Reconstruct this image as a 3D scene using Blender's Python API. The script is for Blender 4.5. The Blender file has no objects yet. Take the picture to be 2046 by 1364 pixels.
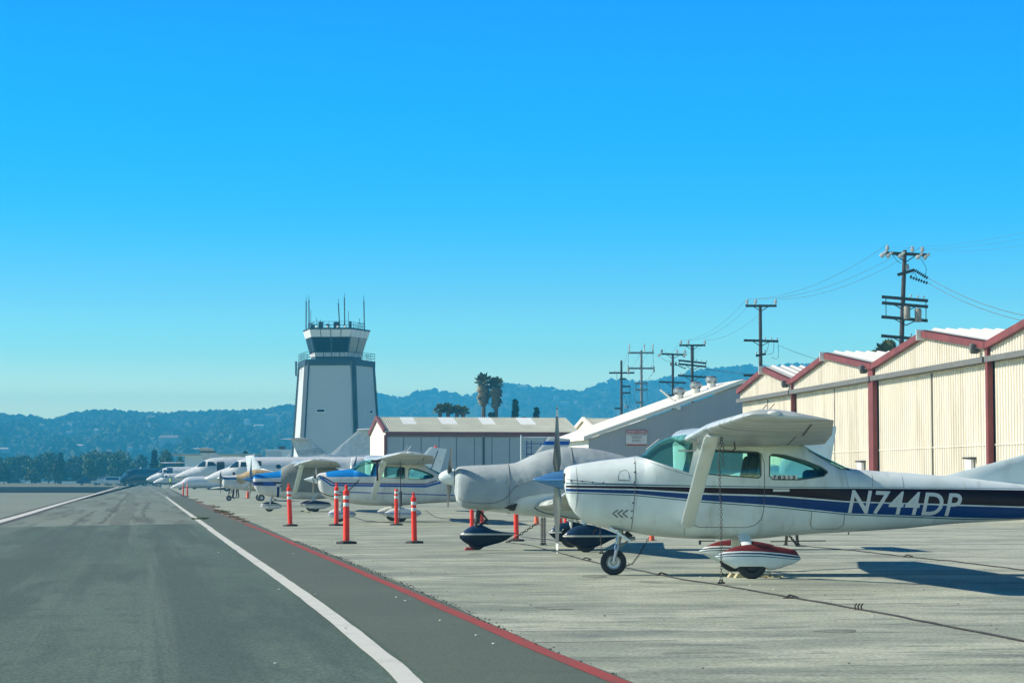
import bpy, bmesh, math, random
import numpy as np
from mathutils import Vector, Matrix, noise as mnoise
R = math.radians
random.seed(7)
SC = bpy.context.scene
COL = SC.collection

def pchip(xs, ys):
    xs = np.array(xs, float); ys = np.array(ys, float); h = np.diff(xs); d = np.diff(ys) / h
    m = np.zeros_like(ys); m[0], m[-1] = d[0], d[-1]
    for i in range(1, len(xs) - 1):
        if d[i - 1] * d[i] > 0:
            w1, w2 = 2 * h[i] + h[i - 1], h[i] + 2 * h[i - 1]; m[i] = (w1 + w2) / (w1 / d[i - 1] + w2 / d[i])
    def f(x):
        x = min(max(x, xs[0]), xs[-1]); i = int(min(np.searchsorted(xs, x, 'right') - 1, len(xs) - 2))
        t = (x - xs[i]) / h[i]
        return float((1 + 2 * t) * (1 - t) ** 2 * ys[i] + t * (1 - t) ** 2 * h[i] * m[i] + t * t * (3 - 2 * t) * ys[i + 1] + t * t * (t - 1) * h[i] * m[i + 1])
    return f


# ---------------------------------------------------------------- camera, sky, sun, exposure
F_PX, CX, HOR, CAM_H = 4500.0, 1023.0, 957.0, 1.32
PITCH = math.atan((HOR - 682.0) / F_PX)
cam_d = bpy.data.cameras.new('camera'); cam = bpy.data.objects.new('camera', cam_d); COL.objects.link(cam)
cam_d.sensor_width = 36.0; cam_d.lens = F_PX / 2046.0 * 36.0
cam_d.clip_start = 0.1; cam_d.clip_end = 30000
cam.location = (0, 0, CAM_H); cam.rotation_euler = (R(90) + PITCH, 0, 0)
SC.camera = cam

SUN_EL = R(35.0)
SUN_TO = Vector((-math.cos(SUN_EL), 0.06, math.sin(SUN_EL))).normalized()      # from the scene to the sun
world = bpy.data.worlds.new('World'); SC.world = world; world.use_nodes = True
wn, wl = world.node_tree.nodes, world.node_tree.links
wn.clear()
sky = wn.new('ShaderNodeTexSky'); sky.sky_type = 'NISHITA'; sky.sun_disc = False
sky.sun_elevation = SUN_EL; sky.sun_rotation = R(-88.0); sky.air_density = 1.0; sky.dust_density = 0.6; sky.ozone_density = 3.0
geo = wn.new('ShaderNodeTexCoord'); sep = wn.new('ShaderNodeSeparateXYZ'); wl.new(geo.outputs['Generated'], sep.inputs[0])
tint = wn.new('ShaderNodeValToRGB'); wl.new(sep.outputs['Z'], tint.inputs[0])
cr = tint.color_ramp
SKY_TINT = [(0.0, (5.6, 5.6, 2.9)), (0.026, (5.6, 5.6, 2.9)), (0.033, (5.4, 5.4, 2.9)), (0.039, (4.5, 4.8, 2.84)), (0.046, (3.0, 3.6, 2.53)), (0.053, (1.86, 2.72, 2.14)), (0.059, (1.36, 2.35, 2.1)), (0.066, (1.05, 2.03, 2.0)), (0.073, (0.86, 1.73, 1.9)), (0.079, (0.65, 1.50, 1.8)), (0.123, (0.07, 0.97, 1.65)), (0.166, (0.0, 0.82, 1.62)), (0.204, (0.0, 0.72, 1.60)), (0.32, (0.0, 0.40, 0.9)), (0.5, (0.0, 0.12, 0.36)), (1.0, (0.0, 0.11, 0.36))]
_zs = [0, .026, .033, .039, .046, .053, .059, .066, .073, .079, .09, .10, .11, .123, .135, .15, .166, .185, .204, .225, .25, .28, .32, .38, .45, .55, 1.0]
_zk = [s[0] for s in SKY_TINT]
SKY_TINT = [(z, tuple(max(0.0, pchip(_zk, [s[1][i] for s in SKY_TINT])(z)) for i in range(3))) for z in _zs]
while len(cr.elements) < len(SKY_TINT): cr.elements.new(0.5)
for e, (p, c) in zip(cr.elements, SKY_TINT): e.position = p; e.color = (*c, 1)
mulc = wn.new('ShaderNodeMix'); mulc.data_type = 'RGBA'; mulc.blend_type = 'MULTIPLY'; mulc.inputs[0].default_value = 1.0
wl.new(sky.outputs[0], mulc.inputs[6]); wl.new(tint.outputs[0], mulc.inputs[7])
bg = wn.new('ShaderNodeBackground'); bg.inputs[1].default_value = 0.1
wo = wn.new('ShaderNodeOutputWorld'); wl.new(mulc.outputs[2], bg.inputs[0]); wl.new(bg.outputs[0], wo.inputs[0])
sun_d = bpy.data.lights.new('sun', 'SUN'); sun = bpy.data.objects.new('sun', sun_d); COL.objects.link(sun)
sun_d.energy = 5.0; sun_d.angle = R(0.5); sun_d.color = (1.0, 0.93, 0.78)
sun.rotation_euler = (-SUN_TO).to_track_quat('-Z', 'Y').to_euler()
SC.view_settings.view_transform = 'Standard'; SC.view_settings.look = 'None'
SC.view_settings.exposure = 0.7; SC.view_settings.gamma = 1.0; SC.view_settings.use_curve_mapping = False
SC.render.engine = 'CYCLES'
SC.cycles.use_denoising = True
SC.cycles.max_bounces = 8; SC.cycles.transparent_max_bounces = 16; SC.cycles.volume_bounces = 0
SC.cycles.caustics_reflective = False; SC.cycles.caustics_refractive = False

# ---------------------------------------------------------------- photo pixels -> real points
def P(px, py, Y):
    u, v = (px - CX) / F_PX, (682.0 - py) / F_PX
    c, s = math.cos(PITCH), math.sin(PITCH)
    d = Vector((u, c - v * s, s + v * c)); t = Y / d.y
    return Vector((d.x * t, Y, CAM_H + d.z * t))
def G(px, py, z=0.0):
    u, v = (px - CX) / F_PX, (682.0 - py) / F_PX
    c, s = math.cos(PITCH), math.sin(PITCH)
    d = Vector((u, c - v * s, s + v * c)); t = (z - CAM_H) / d.z
    return Vector((d.x * t, d.y * t, z))

# ---------------------------------------------------------------- scene helpers
def link(o): COL.objects.link(o); return o
def tag(o, label=None, cat=None, group=None, kind=None):
    if label: o['label'] = label
    if cat: o['category'] = cat
    if group: o['group'] = group
    if kind: o['kind'] = kind
    return o
def thing(name, label, cat, loc=(0, 0, 0), rz=0.0, group=None, scale=1.0):
    o = bpy.data.objects.new(name, None); link(o); o.location = loc; o.rotation_euler = (0, 0, rz)
    o.empty_display_size = 0.2
    if scale != 1.0: o.scale = (scale,) * 3
    return tag(o, label, cat, group)
def obj(name, bm, mats, parent=None, smooth=False, angle=40, label=None, loc=None, rot=None):
    me = bpy.data.meshes.new(name); bm.normal_update()
    if smooth:
        for f in bm.faces: f.smooth = True
        ca = math.cos(R(angle))
        for e in bm.edges:
            lf = e.link_faces
            if len(lf) == 2 and lf[0].normal.dot(lf[1].normal) < ca: e.smooth = False
    bm.to_mesh(me); bm.free()
    for m in (mats if isinstance(mats, (list, tuple)) else [mats]): me.materials.append(m)
    o = link(bpy.data.objects.new(name, me))
    if parent is not None: o.parent = parent
    if loc is not None: o.location = loc
    if rot is not None: o.rotation_euler = rot
    if label: o['label'] = label
    return o
def kids(o): return [c for c in bpy.data.objects if c.parent == o]
def dup(o, loc=None, rz=None, label=None, group=None, scale=None, parent=None):
    c = o.copy(); link(c)
    if parent is not None: c.parent = parent
    if loc is not None: c.location = loc
    if rz is not None: c.rotation_euler = (0, 0, rz)
    if scale is not None: c.scale = scale if hasattr(scale, '__len__') else (scale,) * 3
    if label: c['label'] = label
    if group: c['group'] = group
    for k in kids(o): dup(k, parent=c)
    return c
def new(): return bmesh.new()
def quad(bm, a, b, c, d, mi=0):
    f = bm.faces.new([bm.verts.new(p) for p in (a, b, c, d)]); f.material_index = mi; return f
def poly(bm, pts, mi=0):
    f = bm.faces.new([bm.verts.new(p) for p in pts]); f.material_index = mi; return f
def box(bm, c, s, mi=0, rot=None, bev=0.0):
    r = bmesh.ops.create_cube(bm, size=1.0); vs = r['verts']
    M = Matrix.Translation(c) @ (rot.to_4x4() if rot is not None else Matrix()) @ Matrix.Diagonal((*s, 1))
    bmesh.ops.transform(bm, matrix=M, verts=vs)
    fs = {f for v in vs for f in v.link_faces}
    for f in fs: f.material_index = mi
    if bev:
        es = list({e for v in vs for e in v.link_edges})
        q = bmesh.ops.bevel(bm, geom=es, offset=bev, segments=2, affect='EDGES', profile=0.5)
        for f in q['faces']: f.material_index = mi
def bar(bm, p0, p1, w, h, mi=0, up=Vector((0, 0, 1))):
    p0, p1 = Vector(p0), Vector(p1); d = (p1 - p0); L = d.length; d.normalize()
    if abs(d.dot(up)) > 0.98: up = Vector((0, 1, 0))
    sx = d.cross(up).normalized(); sz = sx.cross(d).normalized()
    M = Matrix((sx, d, sz)).transposed()
    box(bm, (p0 + p1) / 2, (w, L, h), mi, M)
def rings(bm, rs, mi=0, cap0=True, cap1=True, closed=True):
    """join rings (lists of points) into a skin"""
    V = [[bm.verts.new(p) for p in r] for r in rs]; n = len(V[0]); fs = []
    for i in range(len(V) - 1):
        for j in range(n if closed else n - 1):
            k = (j + 1) % n
            try:
                f = bm.faces.new((V[i][j], V[i][k], V[i + 1][k], V[i + 1][j])); f.material_index = mi; fs.append(f)
            except ValueError: pass
    if cap0 and closed: f = bm.faces.new(V[0][::-1]); f.material_index = mi; fs.append(f)
    if cap1 and closed: f = bm.faces.new(V[-1]); f.material_index = mi; fs.append(f)
    return V, fs
def frame_of(d):
    d = d.normalized(); a = Vector((0, 0, 1)) if abs(d.z) < 0.9 else Vector((1, 0, 0))
    s = d.cross(a).normalized(); return s, s.cross(d).normalized()
def tube(bm, pts, r, n=8, mi=0, cap=True):
    pts = [Vector(p) for p in pts]; rs = []
    rr = r if hasattr(r, '__len__') else [r] * len(pts)
    s, t = frame_of(pts[1] - pts[0])
    for i, p in enumerate(pts):
        d = (pts[min(i + 1, len(pts) - 1)] - pts[max(i - 1, 0)]).normalized()
        s = (s - d * s.dot(d)).normalized(); t = d.cross(s)
        rs.append([p + (s * math.cos(a) + t * math.sin(a)) * rr[i] for a in (2 * math.pi * k / n for k in range(n))])
    rings(bm, rs, mi, cap, cap)
def lathe(bm, prof, n=20, mi=0, M=None, mis=None, cap=True):
    """prof: (r, z) pairs, round the z axis, then moved by M"""
    M = M or Matrix(); rs = []
    for r, z in prof: rs.append([M @ Vector((max(r, 1e-4) * math.cos(a), max(r, 1e-4) * math.sin(a), z)) for a in (2 * math.pi * k / n for k in range(n))])
    V, fs = rings(bm, rs, mi, cap, cap)
    if mis:
        for i in range(len(prof) - 1):
            for j in range(n): fs[i * n + j].material_index = mis[i]
def RX(a): return Matrix.Rotation(a, 4, 'X')
def RY(a): return Matrix.Rotation(a, 4, 'Y')
def RZ(a): return Matrix.Rotation(a, 4, 'Z')
def T(*p): return Matrix.Translation(p)
# ---------------------------------------------------------------- materials
def nodes_of(name):
    m = bpy.data.materials.new(name); m.use_nodes = True
    nt = m.node_tree; return m, nt, nt.nodes, nt.links, nt.nodes['Principled BSDF']
def mat(name, col, rough=0.6, metal=0.0, var=0.12, scale=3.0, bump=0.0, bscale=60.0, spec=0.5, dirt=None, stretch=(1, 1, 1)):
    m, nt, N, L, b = nodes_of(name)
    b.inputs['Roughness'].default_value = rough; b.inputs['Metallic'].default_value = metal
    b.inputs['Specular IOR Level'].default_value = spec
    tc = N.new('ShaderNodeTexCoord'); mp = N.new('ShaderNodeMapping'); mp.inputs['Scale'].default_value = stretch
    L.new(tc.outputs['Object'], mp.inputs[0])
    nz = N.new('ShaderNodeTexNoise'); nz.inputs['Scale'].default_value = scale; nz.inputs['Detail'].default_value = 5.0
    L.new(mp.outputs[0], nz.inputs['Vector'])
    rp = N.new('ShaderNodeValToRGB'); L.new(nz.outputs[0], rp.inputs[0])
    c = Vector(col); lo, hi = c * (1 - var), c * (1 + var)
    rp.color_ramp.elements[0].position = 0.3; rp.color_ramp.elements[0].color = (*lo, 1)
    rp.color_ramp.elements[1].position = 0.7; rp.color_ramp.elements[1].color = (*hi, 1)
    out = rp.outputs[0]
    if dirt:
        n2 = N.new('ShaderNodeTexNoise'); n2.inputs['Scale'].default_value = dirt[1]; n2.inputs['Detail'].default_value = 8.0
        L.new(mp.outputs[0], n2.inputs['Vector'])
        r2 = N.new('ShaderNodeMapRange'); r2.inputs[1].default_value = dirt[2]; r2.inputs[2].default_value = dirt[2] + 0.18
        r2.inputs[4].default_value = dirt[3]; L.new(n2.outputs[0], r2.inputs[0])
        mx = N.new('ShaderNodeMix'); mx.data_type = 'RGBA'; L.new(r2.outputs[0], mx.inputs[0]); L.new(out, mx.inputs[6]); mx.inputs[7].default_value = (*dirt[0], 1)
        out = mx.outputs[2]
    L.new(out, b.inputs['Base Color'])
    if bump:
        n3 = N.new('ShaderNodeTexNoise'); n3.inputs['Scale'].default_value = bscale; n3.inputs['Detail'].default_value = 4.0
        L.new(mp.outputs[0], n3.inputs['Vector'])
        bp = N.new('ShaderNodeBump'); bp.inputs['Strength'].default_value = bump; bp.inputs['Distance'].default_value = 0.02
        L.new(n3.outputs[0], bp.inputs['Height']); L.new(bp.outputs[0], b.inputs['Normal'])
    return m
def glass(name, col, gloss=0.25):
    m = bpy.data.materials.new(name); m.use_nodes = True; N, L = m.node_tree.nodes, m.node_tree.links; N.clear()
    tr = N.new('ShaderNodeBsdfTransparent'); tr.inputs[0].default_value = (*col, 1)
    gl = N.new('ShaderNodeBsdfGlossy'); gl.inputs['Roughness'].default_value = 0.04; gl.inputs[0].default_value = (0.8, 0.9, 0.9, 1)
    fr = N.new('ShaderNodeFresnel'); fr.inputs[0].default_value = 1.5
    ad = N.new('ShaderNodeMath'); ad.operation = 'MULTIPLY_ADD'; ad.inputs[1].default_value = 0.45; ad.inputs[2].default_value = gloss * 0.3
    L.new(fr.outputs[0], ad.inputs[0])
    mx = N.new('ShaderNodeMixShader'); o = N.new('ShaderNodeOutputMaterial')
    L.new(ad.outputs[0], mx.inputs[0]); L.new(tr.outputs[0], mx.inputs[1]); L.new(gl.outputs[0], mx.inputs[2]); L.new(mx.outputs[0], o.inputs[0])
    return m
def striped(name, base, stripes, x0, x1, z0, z1, rough=0.38, dirt=0.22, axis='X'):
    """paint with stripes: each is (colour, top edge [(x,z)..], bottom edge [(x,z)..]) in the thing's own metres"""
    m, nt, N, L, b = nodes_of(name)
    b.inputs['Roughness'].default_value = rough; b.inputs['Coat Weight'].default_value = 0.03; b.inputs['Specular IOR Level'].default_value = 0.16; b.inputs['Coat Roughness'].default_value = 0.12
    tc = N.new('ShaderNodeTexCoord'); sp = N.new('ShaderNodeSeparateXYZ'); L.new(tc.outputs['Object'], sp.inputs[0])
    nx = N.new('ShaderNodeMapRange'); nx.inputs[1].default_value = x0; nx.inputs[2].default_value = x1; L.new(sp.outputs['X'], nx.inputs[0])
    nzr = N.new('ShaderNodeMapRange'); nzr.inputs[1].default_value = z0; nzr.inputs[2].default_value = z1; L.new(sp.outputs['Z'], nzr.inputs[0])
    nz = N.new('ShaderNodeTexNoise'); nz.inputs['Scale'].default_value = 2.2; nz.inputs['Detail'].default_value = 7.0
    L.new(tc.outputs['Object'], nz.inputs['Vector'])
    rp = N.new('ShaderNodeValToRGB'); L.new(nz.outputs[0], rp.inputs[0])
    c = Vector(base)
    rp.color_ramp.elements[0].position = 0.28; rp.color_ramp.elements[0].color = (*(c * (1 - dirt)), 1)
    rp.color_ramp.elements[1].position = 0.6; rp.color_ramp.elements[1].color = (*c, 1)
    out = rp.outputs[0]
    def curve(pts):
        cv = N.new('ShaderNodeFloatCurve'); L.new(nx.outputs[0], cv.inputs['Value'])
        pp = [((x - x0) / (x1 - x0), (z - z0) / (z1 - z0)) for x, z in pts]
        cu = cv.mapping.curves[0]
        if len(pp) == 1: pp = [(0, pp[0][1]), (1, pp[0][1])]
        while len(cu.points) < len(pp): cu.points.new(0.5, 0.5)
        for q, (a, z) in zip(cu.points, pp): q.location = (min(max(a, 0), 1), min(max(z, 0), 1)); q.handle_type = 'VECTOR'
        cv.mapping.update(); return cv.outputs[0]
    for col, top, bot in stripes:
        a = N.new('ShaderNodeMath'); a.operation = 'LESS_THAN'; L.new(nzr.outputs[0], a.inputs[0]); L.new(curve(top), a.inputs[1])
        d = N.new('ShaderNodeMath'); d.operation = 'GREATER_THAN'; L.new(nzr.outputs[0], d.inputs[0]); L.new(curve(bot), d.inputs[1])
        k = N.new('ShaderNodeMath'); k.operation = 'MULTIPLY'; L.new(a.outputs[0], k.inputs[0]); L.new(d.outputs[0], k.inputs[1])
        e0, e1 = min(top[0][0], bot[0][0]), max(top[-1][0], bot[-1][0])
        g = N.new('ShaderNodeMath'); g.operation = 'GREATER_THAN'; L.new(sp.outputs['X'], g.inputs[0]); g.inputs[1].default_value = e0
        h = N.new('ShaderNodeMath'); h.operation = 'LESS_THAN'; L.new(sp.outputs['X'], h.inputs[0]); h.inputs[1].default_value = e1
        k2 = N.new('ShaderNodeMath'); k2.operation = 'MULTIPLY'; L.new(k.outputs[0], k2.inputs[0]); L.new(g.outputs[0], k2.inputs[1])
        k3 = N.new('ShaderNodeMath'); k3.operation = 'MULTIPLY'; L.new(k2.outputs[0], k3.inputs[0]); L.new(h.outputs[0], k3.inputs[1])
        mx = N.new('ShaderNodeMix'); mx.data_type = 'RGBA'; L.new(k3.outputs[0], mx.inputs[0]); L.new(out, mx.inputs[6]); mx.inputs[7].default_value = (*col, 1)
        out = mx.outputs[2]
    # slight oil-canning of the sheet metal
    n4 = N.new('ShaderNodeTexNoise'); n4.inputs['Scale'].default_value = 3.5; n4.inputs['Detail'].default_value = 2.0; L.new(tc.outputs['Object'], n4.inputs['Vector'])
    bp = N.new('ShaderNodeBump'); bp.inputs['Strength'].default_value = 0.25; bp.inputs['Distance'].default_value = 0.02; L.new(n4.outputs[0], bp.inputs['Height']); L.new(bp.outputs[0], b.inputs['Normal'])
    # grime streaks with their own shape
    mp = N.new('ShaderNodeMapping'); mp.inputs['Scale'].default_value = (5, 2, 1.1); L.new(tc.outputs['Object'], mp.inputs[0])
    n5 = N.new('ShaderNodeTexNoise'); n5.inputs['Scale'].default_value = 1.6; n5.inputs['Detail'].default_value = 9.0; L.new(mp.outputs[0], n5.inputs['Vector'])
    r5 = N.new('ShaderNodeMapRange'); r5.inputs[1].default_value = .56; r5.inputs[2].default_value = .70; r5.inputs[4].default_value = .45; L.new(n5.outputs[0], r5.inputs[0])
    m5 = N.new('ShaderNodeMix'); m5.data_type = 'RGBA'; m5.blend_type = 'MULTIPLY'; L.new(r5.outputs[0], m5.inputs[0]); L.new(out, m5.inputs[6]); m5.inputs[7].default_value = (.62, .62, .56, 1); out = m5.outputs[2]
    L.new(out, b.inputs['Base Color'])
    return m

WHITE = (0.63, 0.70, 0.71)
M = {}
M['white'] = mat('white_paint', WHITE, 0.32, var=0.05, scale=2.0, dirt=((0.42, 0.42, 0.38), 3.0, 0.55, 0.5))
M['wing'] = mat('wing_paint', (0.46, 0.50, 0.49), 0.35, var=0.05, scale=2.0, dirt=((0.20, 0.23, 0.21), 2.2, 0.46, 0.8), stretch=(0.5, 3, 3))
M['dark'] = mat('dark_trim', (0.02, 0.02, 0.022), 0.6, var=0.2)
M['seam'] = mat('seam_line', (0.09, 0.10, 0.11), 0.8, var=0.2)
M['rubber'] = mat('tyre_rubber', (0.018, 0.018, 0.02), 0.75, var=0.25, scale=12)
M['rim'] = mat('wheel_rim', (0.45, 0.46, 0.47), 0.35, 0.6, var=0.15, scale=15)
M['metal'] = mat('grey_metal', (0.33, 0.34, 0.34), 0.4, 0.7, var=0.15)
M['steel'] = mat('rusty_steel', (0.05, 0.045, 0.042), 0.6, 0.6, var=0.3, scale=25)
M['chrome'] = mat('chrome', (0.7, 0.7, 0.7), 0.12, 1.0, var=0.03)
M['blade'] = mat('propeller_grey', (0.13, 0.15, 0.155), 0.3, 0.5, var=0.12)
M['blade_black'] = mat('propeller_black', (0.03, 0.03, 0.035), 0.4, 0.2, var=0.15)
M['blade_white'] = mat('propeller_tip_white', (0.6, 0.6, 0.58), 0.4, var=0.05)
M['glass'] = glass('green_window_glass', (0.60, 0.94, 0.87), 0.10)
M['glass_dark'] = mat('dark_window', (0.012, 0.03, 0.045), 0.08, var=0.2, spec=0.8)
M['interior'] = mat('cabin_interior', (0.10, 0.12, 0.12), 0.8, var=0.2)
M['seat'] = mat('seat_fabric', (0.035, 0.045, 0.05), 0.9, var=0.3)
M['letter'] = mat('registration_white', (0.56, 0.58, 0.58), 0.4, var=0.04)
M['blue'] = mat('blue_paint', (0.02, 0.11, 0.36), 0.25, var=0.08)
M['orange'] = mat('delineator_orange', (0.85, 0.032, 0.012), 0.55, var=0.1, scale=5, dirt=((0.4, 0.05, 0.03), 6.0, 0.6, 0.6))
M['cone'] = mat('cone_orange', (0.75, 0.12, 0.035), 0.5, var=0.12, scale=5, dirt=((0.35, 0.08, 0.04), 8.0, 0.55, 0.6))
M['reflect'] = mat('reflective_white', (0.66, 0.66, 0.62), 0.45, var=0.06)
M['seam_cloth'] = mat('seam_cloth', (0.20, 0.22, 0.22), 0.9)
M['wood'] = mat('wooden_block', (0.42, 0.36, 0.22), 0.8, var=0.25, scale=10)
# ---------------------------------------------------------------- ground, roads, markings
def ground_mat(name, col, streaks, grain, cols=None, rough=0.85, cracks=0.0, spec=0.3, turn=0.0, far=None):
    m, nt, N, L, b = nodes_of(name)
    b.inputs['Roughness'].default_value = rough; b.inputs['Specular IOR Level'].default_value = spec
    tc0 = N.new('ShaderNodeTexCoord'); vr = N.new('ShaderNodeVectorRotate'); vr.rotation_type = 'Z_AXIS'; vr.inputs['Angle'].default_value = -turn; L.new(tc0.outputs['Object'], vr.inputs['Vector'])
    VO = vr.outputs['Vector']; c = Vector(col); out = None
    rgb = N.new('ShaderNodeRGB'); rgb.outputs[0].default_value = (*c, 1); out = rgb.outputs[0]
    if far:     # paler tone away from the traffic lane: (tone, distance from, to)
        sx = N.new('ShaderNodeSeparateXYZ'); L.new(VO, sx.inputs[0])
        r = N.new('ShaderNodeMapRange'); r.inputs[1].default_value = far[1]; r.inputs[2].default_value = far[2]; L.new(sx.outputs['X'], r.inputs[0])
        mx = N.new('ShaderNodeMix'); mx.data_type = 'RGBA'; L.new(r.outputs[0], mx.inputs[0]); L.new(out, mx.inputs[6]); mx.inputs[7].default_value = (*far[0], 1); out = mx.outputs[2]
    for (scl, stretch, lo, hi, fac, tone) in streaks:
        mp = N.new('ShaderNodeMapping'); mp.inputs['Scale'].default_value = (*stretch, 1); mp.inputs['Location'].default_value = (scl * 3.1, scl * 7.7, 0)
        L.new(VO, mp.inputs[0])
        nz = N.new('ShaderNodeTexNoise'); nz.inputs['Scale'].default_value = scl; nz.inputs['Detail'].default_value = 6.0; nz.inputs['Roughness'].default_value = 0.6
        L.new(mp.outputs[0], nz.inputs['Vector'])
        r = N.new('ShaderNodeMapRange'); r.inputs[1].default_value = lo; r.inputs[2].default_value = hi; r.inputs[4].default_value = fac; L.new(nz.outputs[0], r.inputs[0])
        mx = N.new('ShaderNodeMix'); mx.data_type = 'RGBA'; L.new(r.outputs[0], mx.inputs[0]); L.new(out, mx.inputs[6]); mx.inputs[7].default_value = (*tone, 1); out = mx.outputs[2]
    # fine grain of the aggregate
    nz = N.new('ShaderNodeTexNoise'); nz.inputs['Scale'].default_value = grain[0]; nz.inputs['Detail'].default_value = 3.0; L.new(VO, nz.inputs['Vector'])
    r = N.new('ShaderNodeMapRange'); r.inputs[1].default_value = 0.3; r.inputs[2].default_value = 0.7; r.inputs[3].default_value = 1 - grain[1]; r.inputs[4].default_value = 1 + grain[1]; L.new(nz.outputs[0], r.inputs[0])
    mx = N.new('ShaderNodeMix'); mx.data_type = 'RGBA'; mx.blend_type = 'MULTIPLY'; mx.inputs[0].default_value = 1.0; L.new(out, mx.inputs[6]); L.new(r.outputs[0], mx.inputs[7]); out = mx.outputs[2]
    if cracks:
        vo = N.new('ShaderNodeTexVoronoi'); vo.feature = 'DISTANCE_TO_EDGE'; vo.inputs['Scale'].default_value = 0.16
        nw = N.new('ShaderNodeTexNoise'); nw.inputs['Scale'].default_value = 0.7; nw.inputs['Detail'].default_value = 5
        L.new(VO, nw.inputs['Vector'])
        av = N.new('ShaderNodeVectorMath'); av.operation = 'MULTIPLY_ADD'; av.inputs[1].default_value = (3.5, 3.5, 0); L.new(nw.outputs['Color'], av.inputs[0]); L.new(VO, av.inputs[2])
        L.new(av.outputs[0], vo.inputs['Vector'])
        r = N.new('ShaderNodeMapRange'); r.inputs[1].default_value = 0.004; r.inputs[2].default_value = 0.009; r.inputs[3].default_value = cracks; r.inputs[4].default_value = 0.0; L.new(vo.outputs['Distance'], r.inputs[0])
        mx = N.new('ShaderNodeMix'); mx.data_type = 'RGBA'; L.new(r.outputs[0], mx.inputs[0]); L.new(out, mx.inputs[6]); mx.inputs[7].default_value = (0.05, 0.05, 0.05, 1); out = mx.outputs[2]
    L.new(out, b.inputs['Base Color'])
    bp = N.new('ShaderNodeBump'); bp.inputs['Strength'].default_value = 0.35; bp.inputs['Distance'].default_value = 0.01; L.new(nz.outputs[0], bp.inputs['Height']); L.new(bp.outputs[0], b.inputs['Normal'])
    return m
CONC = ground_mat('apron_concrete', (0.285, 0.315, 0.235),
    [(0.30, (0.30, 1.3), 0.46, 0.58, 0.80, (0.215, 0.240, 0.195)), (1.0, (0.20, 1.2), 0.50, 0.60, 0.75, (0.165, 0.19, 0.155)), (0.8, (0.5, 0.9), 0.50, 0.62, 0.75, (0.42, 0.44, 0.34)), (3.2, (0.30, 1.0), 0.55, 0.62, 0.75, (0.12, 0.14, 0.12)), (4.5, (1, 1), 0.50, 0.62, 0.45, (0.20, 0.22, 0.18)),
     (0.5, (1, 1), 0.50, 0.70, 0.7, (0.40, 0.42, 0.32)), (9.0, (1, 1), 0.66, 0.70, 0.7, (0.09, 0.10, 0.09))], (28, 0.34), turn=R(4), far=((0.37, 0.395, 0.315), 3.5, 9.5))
ASPH = ground_mat('new_asphalt', (0.068, 0.108, 0.082),
    [(0.22, (1.6, 0.25), 0.44, 0.56, 0.8, (0.092, 0.136, 0.104)), (0.8, (1.5, 0.15), 0.50, 0.60, 0.8, (0.056, 0.082, 0.068)), (2.4, (1, 0.4), 0.52, 0.68, 0.6, (0.054, 0.078, 0.066)), (30, (1, 1), 0.70, 0.76, 0.6, (0.22, 0.24, 0.19)), (0.5, (2.2, 0.03), 0.48, 0.56, 0.8, (0.058, 0.086, 0.072)), (0.35, (3.0, 0.02), 0.53, 0.58, 0.8, (0.10, 0.138, 0.108))], (40, 0.5), turn=R(9.33))
ASPH_RIGHT = ground_mat('shoulder_asphalt', (0.082, 0.105, 0.080),
    [(0.35, (1, 0.4), 0.45, 0.72, 0.6, (0.115, 0.135, 0.105)), (1.6, (0.6, 1), 0.55, 0.75, 0.5, (0.055, 0.07, 0.056)), (25, (1, 1), 0.68, 0.74, 0.6, (0.22, 0.22, 0.19))], (60, 0.35))
OLD = ground_mat('old_asphalt', (0.165, 0.200, 0.162),
    [(0.12, (1.8, 0.25), 0.42, 0.62, 0.85, (0.125, 0.15, 0.118)), (0.5, (2.2, 0.10), 0.50, 0.62, 0.9, (0.085, 0.10, 0.08)), (0.3, (0.4, 0.9), 0.58, 0.72, 0.5, (0.12, 0.12, 0.11))], (20, 0.16), cracks=0.35, turn=R(9.33))
TAXI = ground_mat('taxiway_asphalt', (0.185, 0.215, 0.172), [(0.05, (0.4, 1.5), 0.45, 0.72, 0.6, (0.145, 0.17, 0.14)), (0.3, (0.3, 1.2), 0.55, 0.75, 0.4, (0.12, 0.13, 0.11))], (10, 0.1))
SHIMMER = ground_mat('painted_shimmer_dark', (0.014, 0.035, 0.045), [(0.05, (0.3, 1.2), 0.4, 0.7, 0.5, (0.03, 0.055, 0.06))], (5, 0.15), rough=0.95, spec=0.05)  # dark tone holds the shimmer's reflection of the trees
EARTH = ground_mat('dry_ground', (0.17, 0.165, 0.095), [(0.02, (0.4, 1.0), 0.4, 0.7, 0.7, (0.10, 0.115, 0.06)), (0.15, (1, 1), 0.5, 0.75, 0.5, (0.24, 0.22, 0.14))], (3, 0.2))
MARKW = ground_mat('white_marking', (0.52, 0.53, 0.48), [(1.2, (1, 1), 0.52, 0.72, 0.55, (0.33, 0.34, 0.30)), (9, (1, 1), 0.60, 0.72, 0.7, (0.20, 0.21, 0.19))], (60, 0.15))
MARKR = ground_mat('red_marking', (0.29, 0.050, 0.042), [(1.0, (1, 1), 0.45, 0.7, 0.6, (0.19, 0.055, 0.045)), (8, (1, 1), 0.55, 0.68, 0.75, (0.10, 0.075, 0.065))], (60, 0.2))
MARKO = ground_mat('red_marking_worn', (0.17, 0.10, 0.075), [(0.9, (1, 1), 0.45, 0.66, 0.85, (0.13, 0.12, 0.10))], (40, 0.2))

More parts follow.
